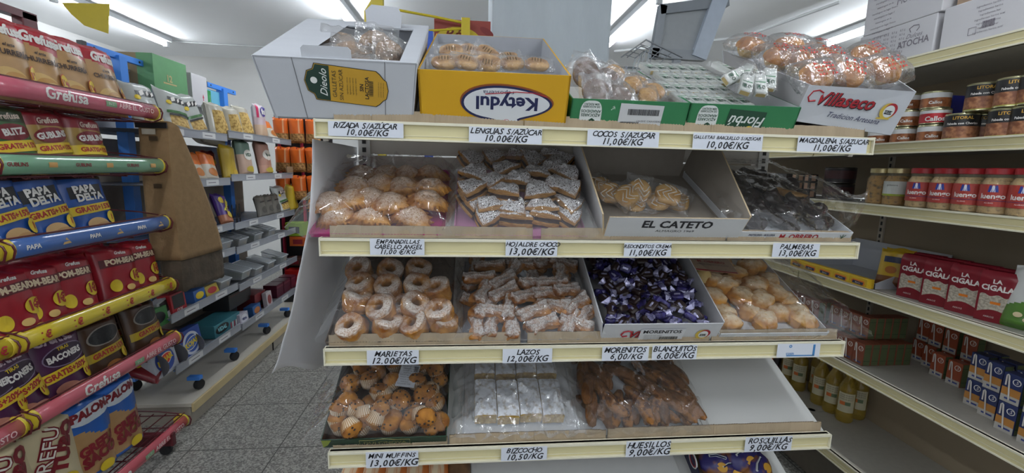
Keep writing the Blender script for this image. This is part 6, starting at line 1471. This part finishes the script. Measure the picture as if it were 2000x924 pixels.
# cartons on its top
o = MB().box(-.12, .12, 0, .28, 0, .21, P('#8a7a5c', .8, var=.06)).box(.04, .121, -.001, .281, -.0005, .2105, P('#5c9162', .6, var=.04)).build('carton', None, T(-1.79, 2.60, H+.346) @ RZ(.0), smooth=False, bevel=.002)
b = MB(); b.text('12', .05, C('#b9a878'), T(.1222, .12, .10) @ FLEFT, bold=.03); b.box(.1215, .122, .07, .18, .07, .078, C('#b9a878')); b.box(-.10, -.04, -.0015, -.0008, .11, .125, C('#4f6a44')); b.build('print', o, smooth=False); tag(o, 'green and brown carton on top of the sweets shelving', 'carton')
o = MB().box(-.11, .11, 0, .16, 0, .185, CW).build('carton', None, T(-1.80, 2.96, H+.346), smooth=False, bevel=.002)
b = MB(); b.box(-.08, -.03, -.0008, -.0002, .03, .15, C('#8e2a34')); b.add([(.1106, .10, .05), (.1106, .12, .05), (.1106, .11, .075)], [(0,1,2)], C('#c24a60')); b.box(.1104, .1108, .107, .113, .02, .052, C('#c24a60')); b.build('print', o, smooth=False); tag(o, 'white carton with a pink arrow, beside the green carton', 'carton')
o = MB().box(-.09, .09, 0, .22, 0, .13, C('#6fb6cf', .4)).box(-.0905, .0905, -.0006, .08, .03, .128, C('#2f8a4a', .4)).box(-.091, .091, .05, .07, .0, .1, WH).build('paper_pack', None, T(-1.82, 3.16, H+.346), smooth=False, bevel=.01); tag(o, 'pale blue and green paper pack between the white carton and the second blue post', 'pack')
# bags and boxes on the sweets shelving
def sy(px, py, x=-1.47): return PX(px, py, x).y
PASTA = P('#c9a860', .6, col2='#94722f', scale=60, bump=.9, bscale=90, contrast=(.38, .56)); CLR = P('#c4bfb0', .15, var=.05, scale=30, spec=.7)
KLB = Kind([bag('crisp_bag', .19, .22, .035, lambda u, v: PASTA if .1 < v < .34 and .15 < u < .85 else C('#b9bcb8', .22), [('r', -.30, .34, .66, .78, BK, .04), ('r', -.2, -.05, .68, .77, TXW, .05), ('r', .02, .10, .69, .77, TXW, .05), ('r', .16, .28, .69, .76, TXW, .05), ('e', -.30, .62, .08, .05, YL), ('r', -.42, .42, .40, .46, GRB, .06), ('r', -.38, .4, .34, .38, BK, .06)], 21),
            bag('pasta_bag', .15, .20, .045, lambda u, v: PASTA if .08 < v < .75 and .08 < u < .92 else CLR, [], 22),
            bag('sweets_bag', .14, .24, .035, lambda u, v: C('#cfc6cc', .25) if v > .62 else (C('#c9a98c', .3) if v < .4 else C('#c4b0b4', .3)), [('e', 0, .78, .30, .14, C('#3a2f86')), ('t', 'fini', 0, .78, .05, TXW, 0, 0, .05), ('r', -.46, -.38, .6, .95, C('#c22a5a'))], 23),
            bag('nut_bag', .13, .17, .03, lambda u, v: C('#cf6a26', .3) if v > .55 else C('#b9b0a0', .3), [('e', 0, .3, .3, .14, C('#b06a30'))], 24),
            bag('snack_bag', .14, .22, .035, lambda u, v: C('#b79a26', .3) if u < .7 else C('#9a9488', .3), [('e', .1, .2, .2, .1, C('#caa83a'))], 25),
            bag('snack_bag', .15, .24, .04, lambda u, v: C('#5f786a', .35) if v > .6 else C('#b79a88', .35), [('e', 0, .58, .28, .14, C('#d6d2c8')), ('t', 'VIDA', .05, .58, .03, GRND, 0, 0, .04), ('e', 0, .2, .3, .08, C('#b9a33a'))], 26),
            bag('snack_bag', .17, .25, .04, lambda u, v: C('#a97a68', .35) if v > .3 else C('#b98a74', .35), [('e', -.02, .58, .32, .15, C('#d6cfc4')), ('t', 'V', -.12, .58, .04, BK), ('t', 'VIDA SANA', .08, .58, .018, GRND, 0, 0, .04), ('e', 0, .16, .34, .08, C('#b9a33a'))], 27),
            bag('snack_bag', .12, .20, .03, lambda u, v: C('#46247a', .3) if v > .3 else C('#a86a4a', .3), [('e', -.2, .75, .18, .1, YL), ('t', 'TAKIS', .05, .55, .034, C('#d8cf3a'), .9, .2, .06), ('e', .1, .3, .24, .1, C('#c9b040'))], 28),
            bag('snack_bag', .12, .16, .025, lambda u, v: C('#6a665e', .35), [('r', -.3, .3, .68, .73, BK), ('e', 0, .35, .25, .15, C('#4f4c46'))], 29),
            bag('nut_bag', .12, .17, .03, lambda u, v: C('#d8641c', .32) if v > .38 else P('#b98a50', .5, col2='#7d5424', scale=70, contrast=(.4, .6)), [('r', .2, .3, .4, .95, C('#e0a070'))], 30),
            bag('snack_bag', .13, .18, .03, lambda u, v: C('#7a1f26', .3), [('e', 0, .6, .3, .1, YL)], 31)])
def kb(k, px, py, z, label, back=.2, x=-1.47, roll=0, cat='snack bag', grp='bags on the sweets shelving', yaw=0): KLB.put(k, label, cat, lean((x, sy(px, py, x), z), FLEFT, back, yaw, roll), grp)
zt1 = LA[0]-.0095; zt2 = LB[0]-.0095
kb(0, 295, 215, zt1, 'clear and black crisp bag, first of three beside the tan crisp bags', .35); kb(0, 345, 225, zt1, 'clear and black crisp bag, second of three on the top sweets shelf', .3, roll=-.15); kb(0, 385, 232, zt1, 'clear and black crisp bag, third of three on the top sweets shelf', .3, roll=.15)
kb(1, 425, 240, zt1, 'clear bag of golden noodles, first from the left', .15, cat='pasta bag'); kb(1, 455, 245, zt1, 'clear bag of golden noodles, second from the left', .1, roll=.1, cat='pasta bag')
kb(1, 478, 250, zt2, 'clear bag of golden noodles, third from the left', .2, cat='pasta bag'); kb(1, 420, 215, zt1, 'clear bag of golden noodles lying higher behind the others', .9, -1.6, 1.4, cat='pasta bag')
kb(2, 508, 250, zt2, 'white sweets bag with a purple oval logo, above the silver rail', .05, cat='sweets bag'); kb(3, 535, 258, zt2, 'small clear bag beside the white sweets bag', .5, cat='nut bag')
zu = LA[1]-.0095; zv = LB[1]-.0095
kb(3, 388, 335, zu, 'orange-topped nut bag, left one on the second sweets shelf', .35, -1.455, cat='nut bag'); kb(3, 412, 340, zu, 'orange-topped nut bag, right one on the second sweets shelf', .3, -1.455, -.15, cat='nut bag'); kb(10, 410, 318, zu, 'dark red bag behind the orange-topped nut bags', .1, -1.6)
kb(4, 448, 325, zu, 'yellow bag between the dark red bag and the green-topped bag', .1, -1.5); kb(5, 478, 315, zv, 'green-topped pink bag on the second sweets shelf', .12); kb(6, 518, 315, zv, 'dull pink bag with a pale oval, beside the green-topped bag', .15)
tag(MB().box(-.004, .004, -.06, .06, 0, .07, P('#8a6f52', .9)).build('cardboard_piece', None, T(-1.44, sy(565, 320, -1.44), zv), smooth=False), 'small plain brown cardboard piece at the end of the second sweets shelf', 'cardboard')
zw = LA[2]-.0055+.0; zx = LB[2]-.0055
kb(7, 410, 425, LA[2]-.009, 'purple and yellow bag, left of two on the third sweets shelf', .35, -1.46, .1); kb(7, 443, 420, LA[2]-.009, 'purple and yellow bag, right of two on the third sweets shelf', .35, -1.46, -.1)
tag(MB().box(-.001, .001, -.06, .06, 0, .10, C('#cfd4cc')).build('paper_sign', None, T(-1.435, sy(385, 430, -1.435), LA[2]-.009) @ RY(-.2), smooth=False), 'blank white card leaning before the purple bags', 'card')
for i, px in enumerate((512, 526, 540)): kb(8, px, 410, LB[2]-.009, f'grey-brown bag on the third sweets shelf, {ORD[i]} from the left', .15, -1.48, .05)
kb(0, 556, 412, LB[2]-.009, 'white crisp bag at the end of the grey-brown bags', .3, -1.47); kb(4, 572, 405, LB[2]-.009, 'small yellow bag at the far end of the third sweets shelf', .1, -1.47)
b = MB()
for y in (2.84, 2.88, 2.93, 2.97): b.tube([(-1.47, y, LB[2]-.008), (-1.47, y, LB[2]+.10), (-1.475, y+.012, LB[2]+.115), (-1.48, y+.024, LB[2]+.10), (-1.48, y+.024, LB[2]-.008)], .0028, BK, 5)
b.tube([(-1.47, 2.80, LB[2]+.03), (-1.47, 3.02, LB[2]+.03)], .0028, BK, 5); tag(b.build('wire_divider', None), 'black wire loop divider standing on the third sweets shelf', 'wire divider')
# clear plastic tubs of sweets
PLA = P('#dfe4e8', .12, var=0, alpha=.42, spec=.8)
def tub(col):
    def mk():
        w, d, h = .115, .15, .085
        b = MB(); b.hexa([(-w*.44, 0, -d), (w*.44, 0, -d), (w*.44, 0, -.01), (-w*.44, 0, -.01), (-w/2, h, -d), (w/2, h, -d), (w/2, h*.55, 0), (-w/2, h*.55, 0)], PLA); o = b.build('sweets_tub', None, smooth=False, bevel=.004)
        b = MB(); b.hexa([(-w/2-.003, h*.55, .004), (w/2+.003, h*.55, .004), (w/2+.003, h*.55+.006, .004), (-w/2-.003, h*.55+.006, .004), (-w/2-.003, h+.001, -d), (w/2+.003, h+.001, -d), (w/2+.003, h+.008, -d), (-w/2-.003, h+.008, -d)], PLA)
        RIM = C('#d6dade', .3)
        b.tube([(-w/2, h*.55+.006, .004), (w/2, h*.55+.006, .004), (w/2, h+.009, -d), (-w/2, h+.009, -d)], .0028, RIM, 5, None, True); b.tube([(-w*.34, h*.66, -.03), (w*.34, h*.66, -.03), (w*.34, h*.92, -d*.8), (-w*.34, h*.92, -d*.8)], .002, RIM, 5, None, True); b.build('lid', o, smooth=False)
        b = MB(); q = random.Random(col); m = [C('#a89a86'), C('#8a7a5a'), C('#7d8a6a')][col % 3]
        for k in range(26): blob(b, m, .013, .010, .009, 1, .1, 1, k, 8, 6, M=T(q.uniform(-.04, .04), .012+q.uniform(0, .018), -q.uniform(.02, .13)))
        b.build('sweets', o)['kind'] = 'stuff'
        k = MB(); k.box(.02, .045, .012, .035, -.009, -.0085, C('#c9a24a')); k.build('sticker', o, smooth=False); return o
    return mk
KTUB = Kind([tub(0), tub(1), tub(2)])
for i, (px, z, l) in enumerate([(445, LA[3], 'upper row, first from the left'), (478, LB[3], 'upper row, second from the left'), (508, LB[3], 'upper row, third from the left'), (535, LB[3], 'upper row, fourth, half hidden'),
    (438, LA[4], 'lower row, first from the left, tipped forward'), (480, LA[4], 'lower row, second from the left'), (505, LB[4], 'lower row, third from the left'), (530, LB[4], 'lower row, fourth from the left'), (556, LB[4], 'lower row, at the right end')]):
    KTUB.put(i, f'clear plastic sweets tub with flip lid, {l}', 'tub', T(-1.445, sy(px, 500, -1.445), z-.0055) @ FLEFT, 'clear sweets tubs on the sweets shelving')
def small_box(name, w, h, d, m, prints, x, px, py, z, label, back=0, yaw=0, cat='box', roll=0):
    o = MB().box(-w/2, w/2, 0, h, -d, 0, m).build(name, None, lean((x, sy(px, py, x), z), FLEFT, back, yaw, roll), smooth=False, bevel=.0015)
    k = MB(); prints(k, w, h); 
    if k.v: k.build('print', o, smooth=False)
    return tag(o, label, cat, 'sweet boxes on the sweets shelving')
def logo(txt, ink, back=None, sz=.03, stars=False):
    def f(k, w, h):
        if back: flat(k, ellipse(0, h*.5, w*.40, h*.40), back, None, .0006); 
        if stars: flat(k, ellipse(0, h*.5, w*.30, h*.31), C('#2a4fa0'), None, .0009); flat(k, ellipse(0, h*.5, w*.33, h*.20, 24, .3), C('#e0d8c8'), None, .0012); flat(k, ellipse(0, h*.5, w*.30, h*.17, 24, .3), C('#d83a2a') if stars == 2 else C('#3a62b8'), None, .0015)
        k.text(txt, sz, ink, T(0, h*.5, .002) @ RZ(.15 if stars else 0), bold=.05)
    return f
small_box('white_pouch', .10, .065, .05, C('#a8b4bc', .35), lambda k, w, h: flat(k, ellipse(0, h*.5, w*.36, h*.3), C('#b8703a'), None, .0006), -1.45, 408, 497, LA[3]-.005, 'pale blue-white pouch on the fourth sweets shelf', .2); small_box('white_pouch', .10, .075, .04, C('#8f9aa0', .3), lambda k, w, h: None, -1.46, 432, 480, LA[3]-.005, 'grey clear pouch next to the pale blue-white pouch', .15)
small_box('sweet_box', .11, .10, .06, C('#a8262c', .4), lambda k, w, h: (k.box(-w*.38, w*.38, h*.26, h*.92, 0, .0006, BK), k.text('CLIX', .02, TXW, T(0, h*.13, .001), bold=.05)), -1.44, 352, 600, LA[4]-.005, 'red sweet box with a black panel, beside the yellow rail end', .1); small_box('sweet_box', .09, .09, .05, C('#c2c2c4', .4), lambda k, w, h: k.box(-w*.35, w*.35, h*.3, h*.9, 0, .0006, BK), -1.45, 330, 590, LA[4]-.005, 'white sweet box with a black panel, left of the red one', .2, 0, 'box', .2)
small_box('sweet_box', .13, .09, .06, C('#3a7a3c', .4), lambda k, w, h: flat(k, ellipse(0, h*.5, w*.36, h*.3), BK, None, .0006), -1.44, 312, 625, LA[4]-.03, 'green sweet box below the white one, behind the snack bags', .1)
small_box('sweet_box', .10, .065, .05, C('#2f62a8', .4), lambda k, w, h: flat(k, ellipse(0, h*.5, w*.36, h*.3), YL, None, .0006), -1.45, 392, 582, LA[4]-.005, 'small blue sweet box right of the red one', .1); small_box('sweet_box', .12, .06, .05, C('#b9a23a', .4), lambda k, w, h: flat(k, ellipse(0, h*.5, w*.36, h*.3), TXR, None, .0006), -1.445, 418, 570, LA[4]-.005, 'small yellow sweet box before the clear tubs', .3)
zd = LA[5]-.005; ze = LB[5]-.005
small_box('sweet_box', .17, .15, .05, C('#2a4a9a', .4), logo('KOJAK', YL, C('#c9cdd8'), .036, 1), -1.425, 378, 660, zd, 'blue lollipop box with yellow lettering and rings', .15); small_box('sweet_box', .16, .14, .05, C('#b9bcc4', .4), logo('KOJAK', YL, C('#3a4f9a'), .034, 2), -1.43, 330, 720, zd, 'white and red lollipop box partly behind the pink rail', .2)
small_box('sweet_tray', .28, .075, .14, C('#3f7f8a', .4), lambda k, w, h: (flat(k, ellipse(-.06, h*.5, .07, h*.36), BK, None, .0006), k.text('VIDAL', .034, C('#7fc0c8'), T(-.06, h*.5, .001), bold=.05), [k.box(.03+i*.02, .04+i*.02, .0, h*.5, 0, .0006, [C('#c23a4a'), TXW][i % 2]) for i in range(5)]), -1.45, 445, 632, zd, 'teal display tray with an oval logo on the bottom sweets shelf')
small_box('sweet_box', .10, .075, .05, C('#b9b4c2', .4), logo('VIDAL', C('#2a3a7a'), C('#d8d8e0'), .02), -1.425, 478, 612, ze, 'small white and blue sweet box by the teal tray', .1); small_box('sweet_box', .11, .07, .06, C('#2f5f9a', .4), lambda k, w, h: flat(k, ellipse(0, h*.5, w*.36, h*.3), C('#b8703a'), None, .0006), -1.43, 503, 600, ze, 'small blue and orange sweet box, after the white and blue one', .1)
small_box('red_box', .16, .12, .12, C('#6d1c22', .4), lambda k, w, h: k.box(-w*.4, w*.4, h*.2, h*.5, 0, .0006, BK), -1.47, 508, 575, LB[5]-.005, 'dark red box on the bottom sweets shelf, behind the small boxes', 0); small_box('white_sachet', .08, .11, .03, C('#b9b2b4', .35), lambda k, w, h: flat(k, ellipse(0, h*.5, w*.36, h*.3), C('#8a3a3a'), None, .0006), -1.425, 528, 585, LB[5]-.005, 'white and red sachet standing before the dark red boxes', .1)
for i, px in enumerate((548, 562, 576)): small_box('red_box', .12, .10, .10, C('#551a2a', .4), lambda k, w, h: k.box(-w*.45, w*.45, h*.75, h*.85, 0, .0006, C('#7a3a4a')), -1.46, px, 575, LB[5]-.005, f'dark plum box at the far end of the bottom sweets shelf, {ORD[i]} in its row')
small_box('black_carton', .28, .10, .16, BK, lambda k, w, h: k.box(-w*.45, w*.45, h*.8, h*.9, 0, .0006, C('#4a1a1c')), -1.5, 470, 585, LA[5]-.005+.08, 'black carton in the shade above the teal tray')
for i, y in enumerate((2.10, 2.24, 2.38)):
    tag(MB().prism(ellipse(0, .05, .10, .07, 24), .003, P('#5f5f64', .4), None).build('shelf_divider', None, T(-1.5, y, zd) @ FRONT, smooth=False), f'grey rounded divider on the bottom sweets shelf, {ORD[i]} from the near end', 'divider', 'grey shelf dividers')
kb(10, 318, 735, zd, 'dark red bag lying at the near end of the bottom sweets shelf', 1.0, -1.44, .3); kb(10, 345, 722, zd, 'dark red bag beside the first, under the lollipop box', 1.1, -1.45, -.3)
# orange bags hanging at the aisle end
YO = 3.86
hr = thing('hook_rack', 'black hook rack with pink hooks holding orange bags', 'rack', T(0, 0, 0))
MB().box(-1.62, -1.16, YO+.06, YO+.075, .0, H+.40, BK).build('rack_board', hr, smooth=False)
for x in (-1.58, -1.40): MB().box(x-.006, x+.006, YO+.02, YO+.058, .3, H+.38, C('#b02a4a')).build('pink_post', hr, smooth=False)
rows = [H+.365, H+.13, H-.10]
hk = 0
for j, zt in enumerate(rows):
    for i in range(3):
        x = -1.535 + i*.125; hk += 1
        MB().tube([(x, YO+.06, zt-.01), (x, YO-.05, zt-.01), (x, YO-.056, zt)], .003, C('#b02a4a'), 6).build('hook', hr)
        KLB.put(9, f'orange bag of nuts hanging at the aisle end, {["top", "middle", "bottom"][j]} row, {["left", "centre", "right"][i]}', 'nut bag', lean((x, YO-.02, zt-.20), FRONT @ Matrix.Diagonal((1.0, 1.2, 1.0, 1)), -.04, 0, rnd.uniform(-.05, .05)), 'orange nut bags at the aisle end')
for i, (px, py, m, w, h, t) in enumerate([(578, 447, C('#8fae2c', .4), .14, .11, 'lime green box below the hanging orange bags'), (585, 470, C('#c2581c', .4), .13, .08, 'orange box under the lime green one'), (575, 540, C('#b5231c', .35), .12, .12, 'bright red bag stack at the aisle end'), (578, 510, C('#4a2a22', .4), .12, .06, 'dark brown box above the bright red one')]):
    p = PY(px, py, YO-.04); o = MB().box(-w/2, w/2, -.04, .09, -h/2, h/2, m).box(-w*.3, w*.3, -.0405, -.04, -h*.3, h*.2, BK if i == 0 else DRD).build('snack_box', None, T(p), smooth=False, bevel=.006); tag(o, t, 'box', 'boxes at the aisle end')
# ------------------------------------------------------------------ things seen over the top of the pastry shelves
YW = C('#c9b52c', .4)
p0 = PY(737, 60, 2.1)
yr = thing('yellow_wire_rack', 'yellow metal display rack behind the white biscuit carton', 'rack', T(0, 0, 0))
MB().box(p0.x-.008, p0.x+.030, 2.09, 2.11, 0, H+.95, YW).build('upright', yr, smooth=False, bevel=.002)
a = [PY(x, y, 2.08) for x, y in ((712, 22), (726, 0), (748, 0), (748, 55), (712, 50))]
MB().prism([(v.x, v.z) for v in a], .012, YW, T(0, 2.085, 0) @ RX(PI/2)).build('header_panel', yr, smooth=False)
MB().tube([PY(752, 55, 2.1), PY(753, 14, 2.1), PY(771, 52, 2.1)], .006, YW, 8).tube([PY(771, 60, 2.1), PY(763, 22, 2.1), PY(768, 18, 2.1), PY(850, 33, 2.1), PY(902, 44, 2.1)], .0055, YW, 8).tube([PY(825, 61, 2.1), PY(870, 58, 2.1), PY(905, 56, 2.1)], .005, YW, 8).build('wire_arm', yr)
a, c = PY(901, 34, 2.09), PY(918, 62, 2.09); MB().box(a.x, c.x, 2.085, 2.105, c.z-.04, a.z, YW).build('clamp', yr, smooth=False, bevel=.003)
a, c = PY(848, 36, 2.14), PY(958, 66, 2.14)
o = MB().box(a.x, c.x, 2.14, 2.15, c.z-.12, a.z, C('#8e3a30', .5)).build('red_sign', None, smooth=False)
k = MB(); Ms = T((a.x+c.x)/2, 2.1395, a.z-.055) @ FRONT; flat(k, ellipse(.0-.02, -.03, .10, .055), YW, Ms); k.text('Réu', .07, C('#6e2018'), Ms @ T(-.03, -.01, .0006), bold=.02, shear=.35); flat(k, ellipse(.11, .01, .035, .014, 20, -.5), C('#7a2320'), Ms); k.build('lettering', o, smooth=False); tag(o, 'red sign with a yellow oval, clamped to the yellow wire rack', 'sign')
a = PY(836, 66, 2.0); tag(MB().box(a.x-.018, a.x+.02, 2.0, 2.012, 0, a.z+.012, C('#2a55b8', .4)).build('blue_sheet', None, smooth=False), 'blue sheet corner beside the yellow carton, below the red sign', 'sheet')
# grey framed sign board
Yg = 2.45; po = [PY(x, y, Yg) for x, y in ((1272, 112), (1378, 118), (1424, -8), (1290, 8))]
gs = thing('framed_sign_board', 'slanted grey framed board standing behind the green cartons', 'sign board', T(0, 0, 0))
def edge(i, j, w, m, nm, dy=0):
    a, c = po[i], po[j]; dr = (c-a).normalized(); n_ = Vector((-dr.z, 0, dr.x)); mid = sum(po, Vector())/4
    if n_.dot(mid-a) < 0: n_ = -n_
    t = Vector((0, .04, 0)); e = Vector((0, dy, 0))
    MB().hexa([a+e, c+e, c+n_*w+e, a+n_*w+e, a+t, c+t, c+n_*w+t, a+n_*w+t], m, None).build(nm, gs, smooth=False)
LGR = C('#9aa0a6', .5); edge(0, 1, .05, LGR, 'frame_bottom'); edge(3, 0, .04, LGR, 'frame_side'); edge(2, 3, .05, C('#8a9096', .5), 'frame_top'); edge(1, 2, .085, C('#b9c4d2', .35), 'frame_side', -.01)
MB().hexa([p+Vector((0, d, 0)) for d in (.02, .028) for p in po], P('#a3a8ab', .3, var=.03)).build('panel', gs, smooth=False)
mx_ = (po[0].x+po[1].x)/2; MB().box(mx_-.02, mx_+.02, Yg+.01, Yg+.04, 0, po[0].z+.02, LGR).build('stand', gs, smooth=False)
# wire basket
b = MB(); GW = C('#8e9398', .35, metal=.5); Yk = 1.75
pts = [PY(1213, 112, Yk), PY(1262, 78, Yk), PY(1332, 112, Yk+.12)]
b.tube(pts, .003, GW, 6).tube([PY(1225, 112, Yk+.02), PY(1252, 90, Yk+.02), PY(1310, 112, Yk+.12)], .0025, GW, 6).tube([PY(1240, 114, Yk+.02), PY(1258, 100, Yk+.02), PY(1290, 112, Yk+.1)], .0025, GW, 6)
for t in (.15, .35, .55, .75): p = pts[0].lerp(pts[1], t); b.tube([p, p+Vector((.05, .02, -.005)), p+Vector((.03, .02, -.12))], .002, GW, 5)
for t in (.2, .45, .7): p = pts[1].lerp(pts[2], t); b.tube([p, p+Vector((-.04, .02, -.04)), p+Vector((-.04, .02, -.14))], .002, GW, 5)

for x_ in (.62, .86): b.tube([(x_, Yk+.05, 0), (x_, Yk+.05, pts[0].z-.02)], .006, GW, 6)
b.tube([(.55, Yk+.05, pts[0].z-.025), (.95, Yk+.05, pts[0].z-.025)], .004, GW, 6)
tag(b.build('wire_basket', None), 'grey wire basket rim showing behind the green cartons', 'basket')
# yellow sheet hanging at the top left
pp = [PY(x, y, 3.0) for x, y in ((120, 5), (214, 8), (212, 66), (165, 50), (140, 28))]
o = MB().prism([(v.x, v.z) for v in pp], .002, C('#c2ad2a', .5), T(0, 3.0, 0) @ RX(PI/2)).tube([(pp[1].x-.02, 3.0, pp[1].z-.01), (pp[1].x-.02, 3.0, ZC)], .001, GW, 4).tube([(pp[0].x+.02, 3.0, pp[0].z-.01), (pp[0].x+.02, 3.0, ZC)], .001, GW, 4).build('hanging_sign', None, smooth=False)
tag(o, 'yellow sheet hanging from the ceiling at the top left', 'sign')
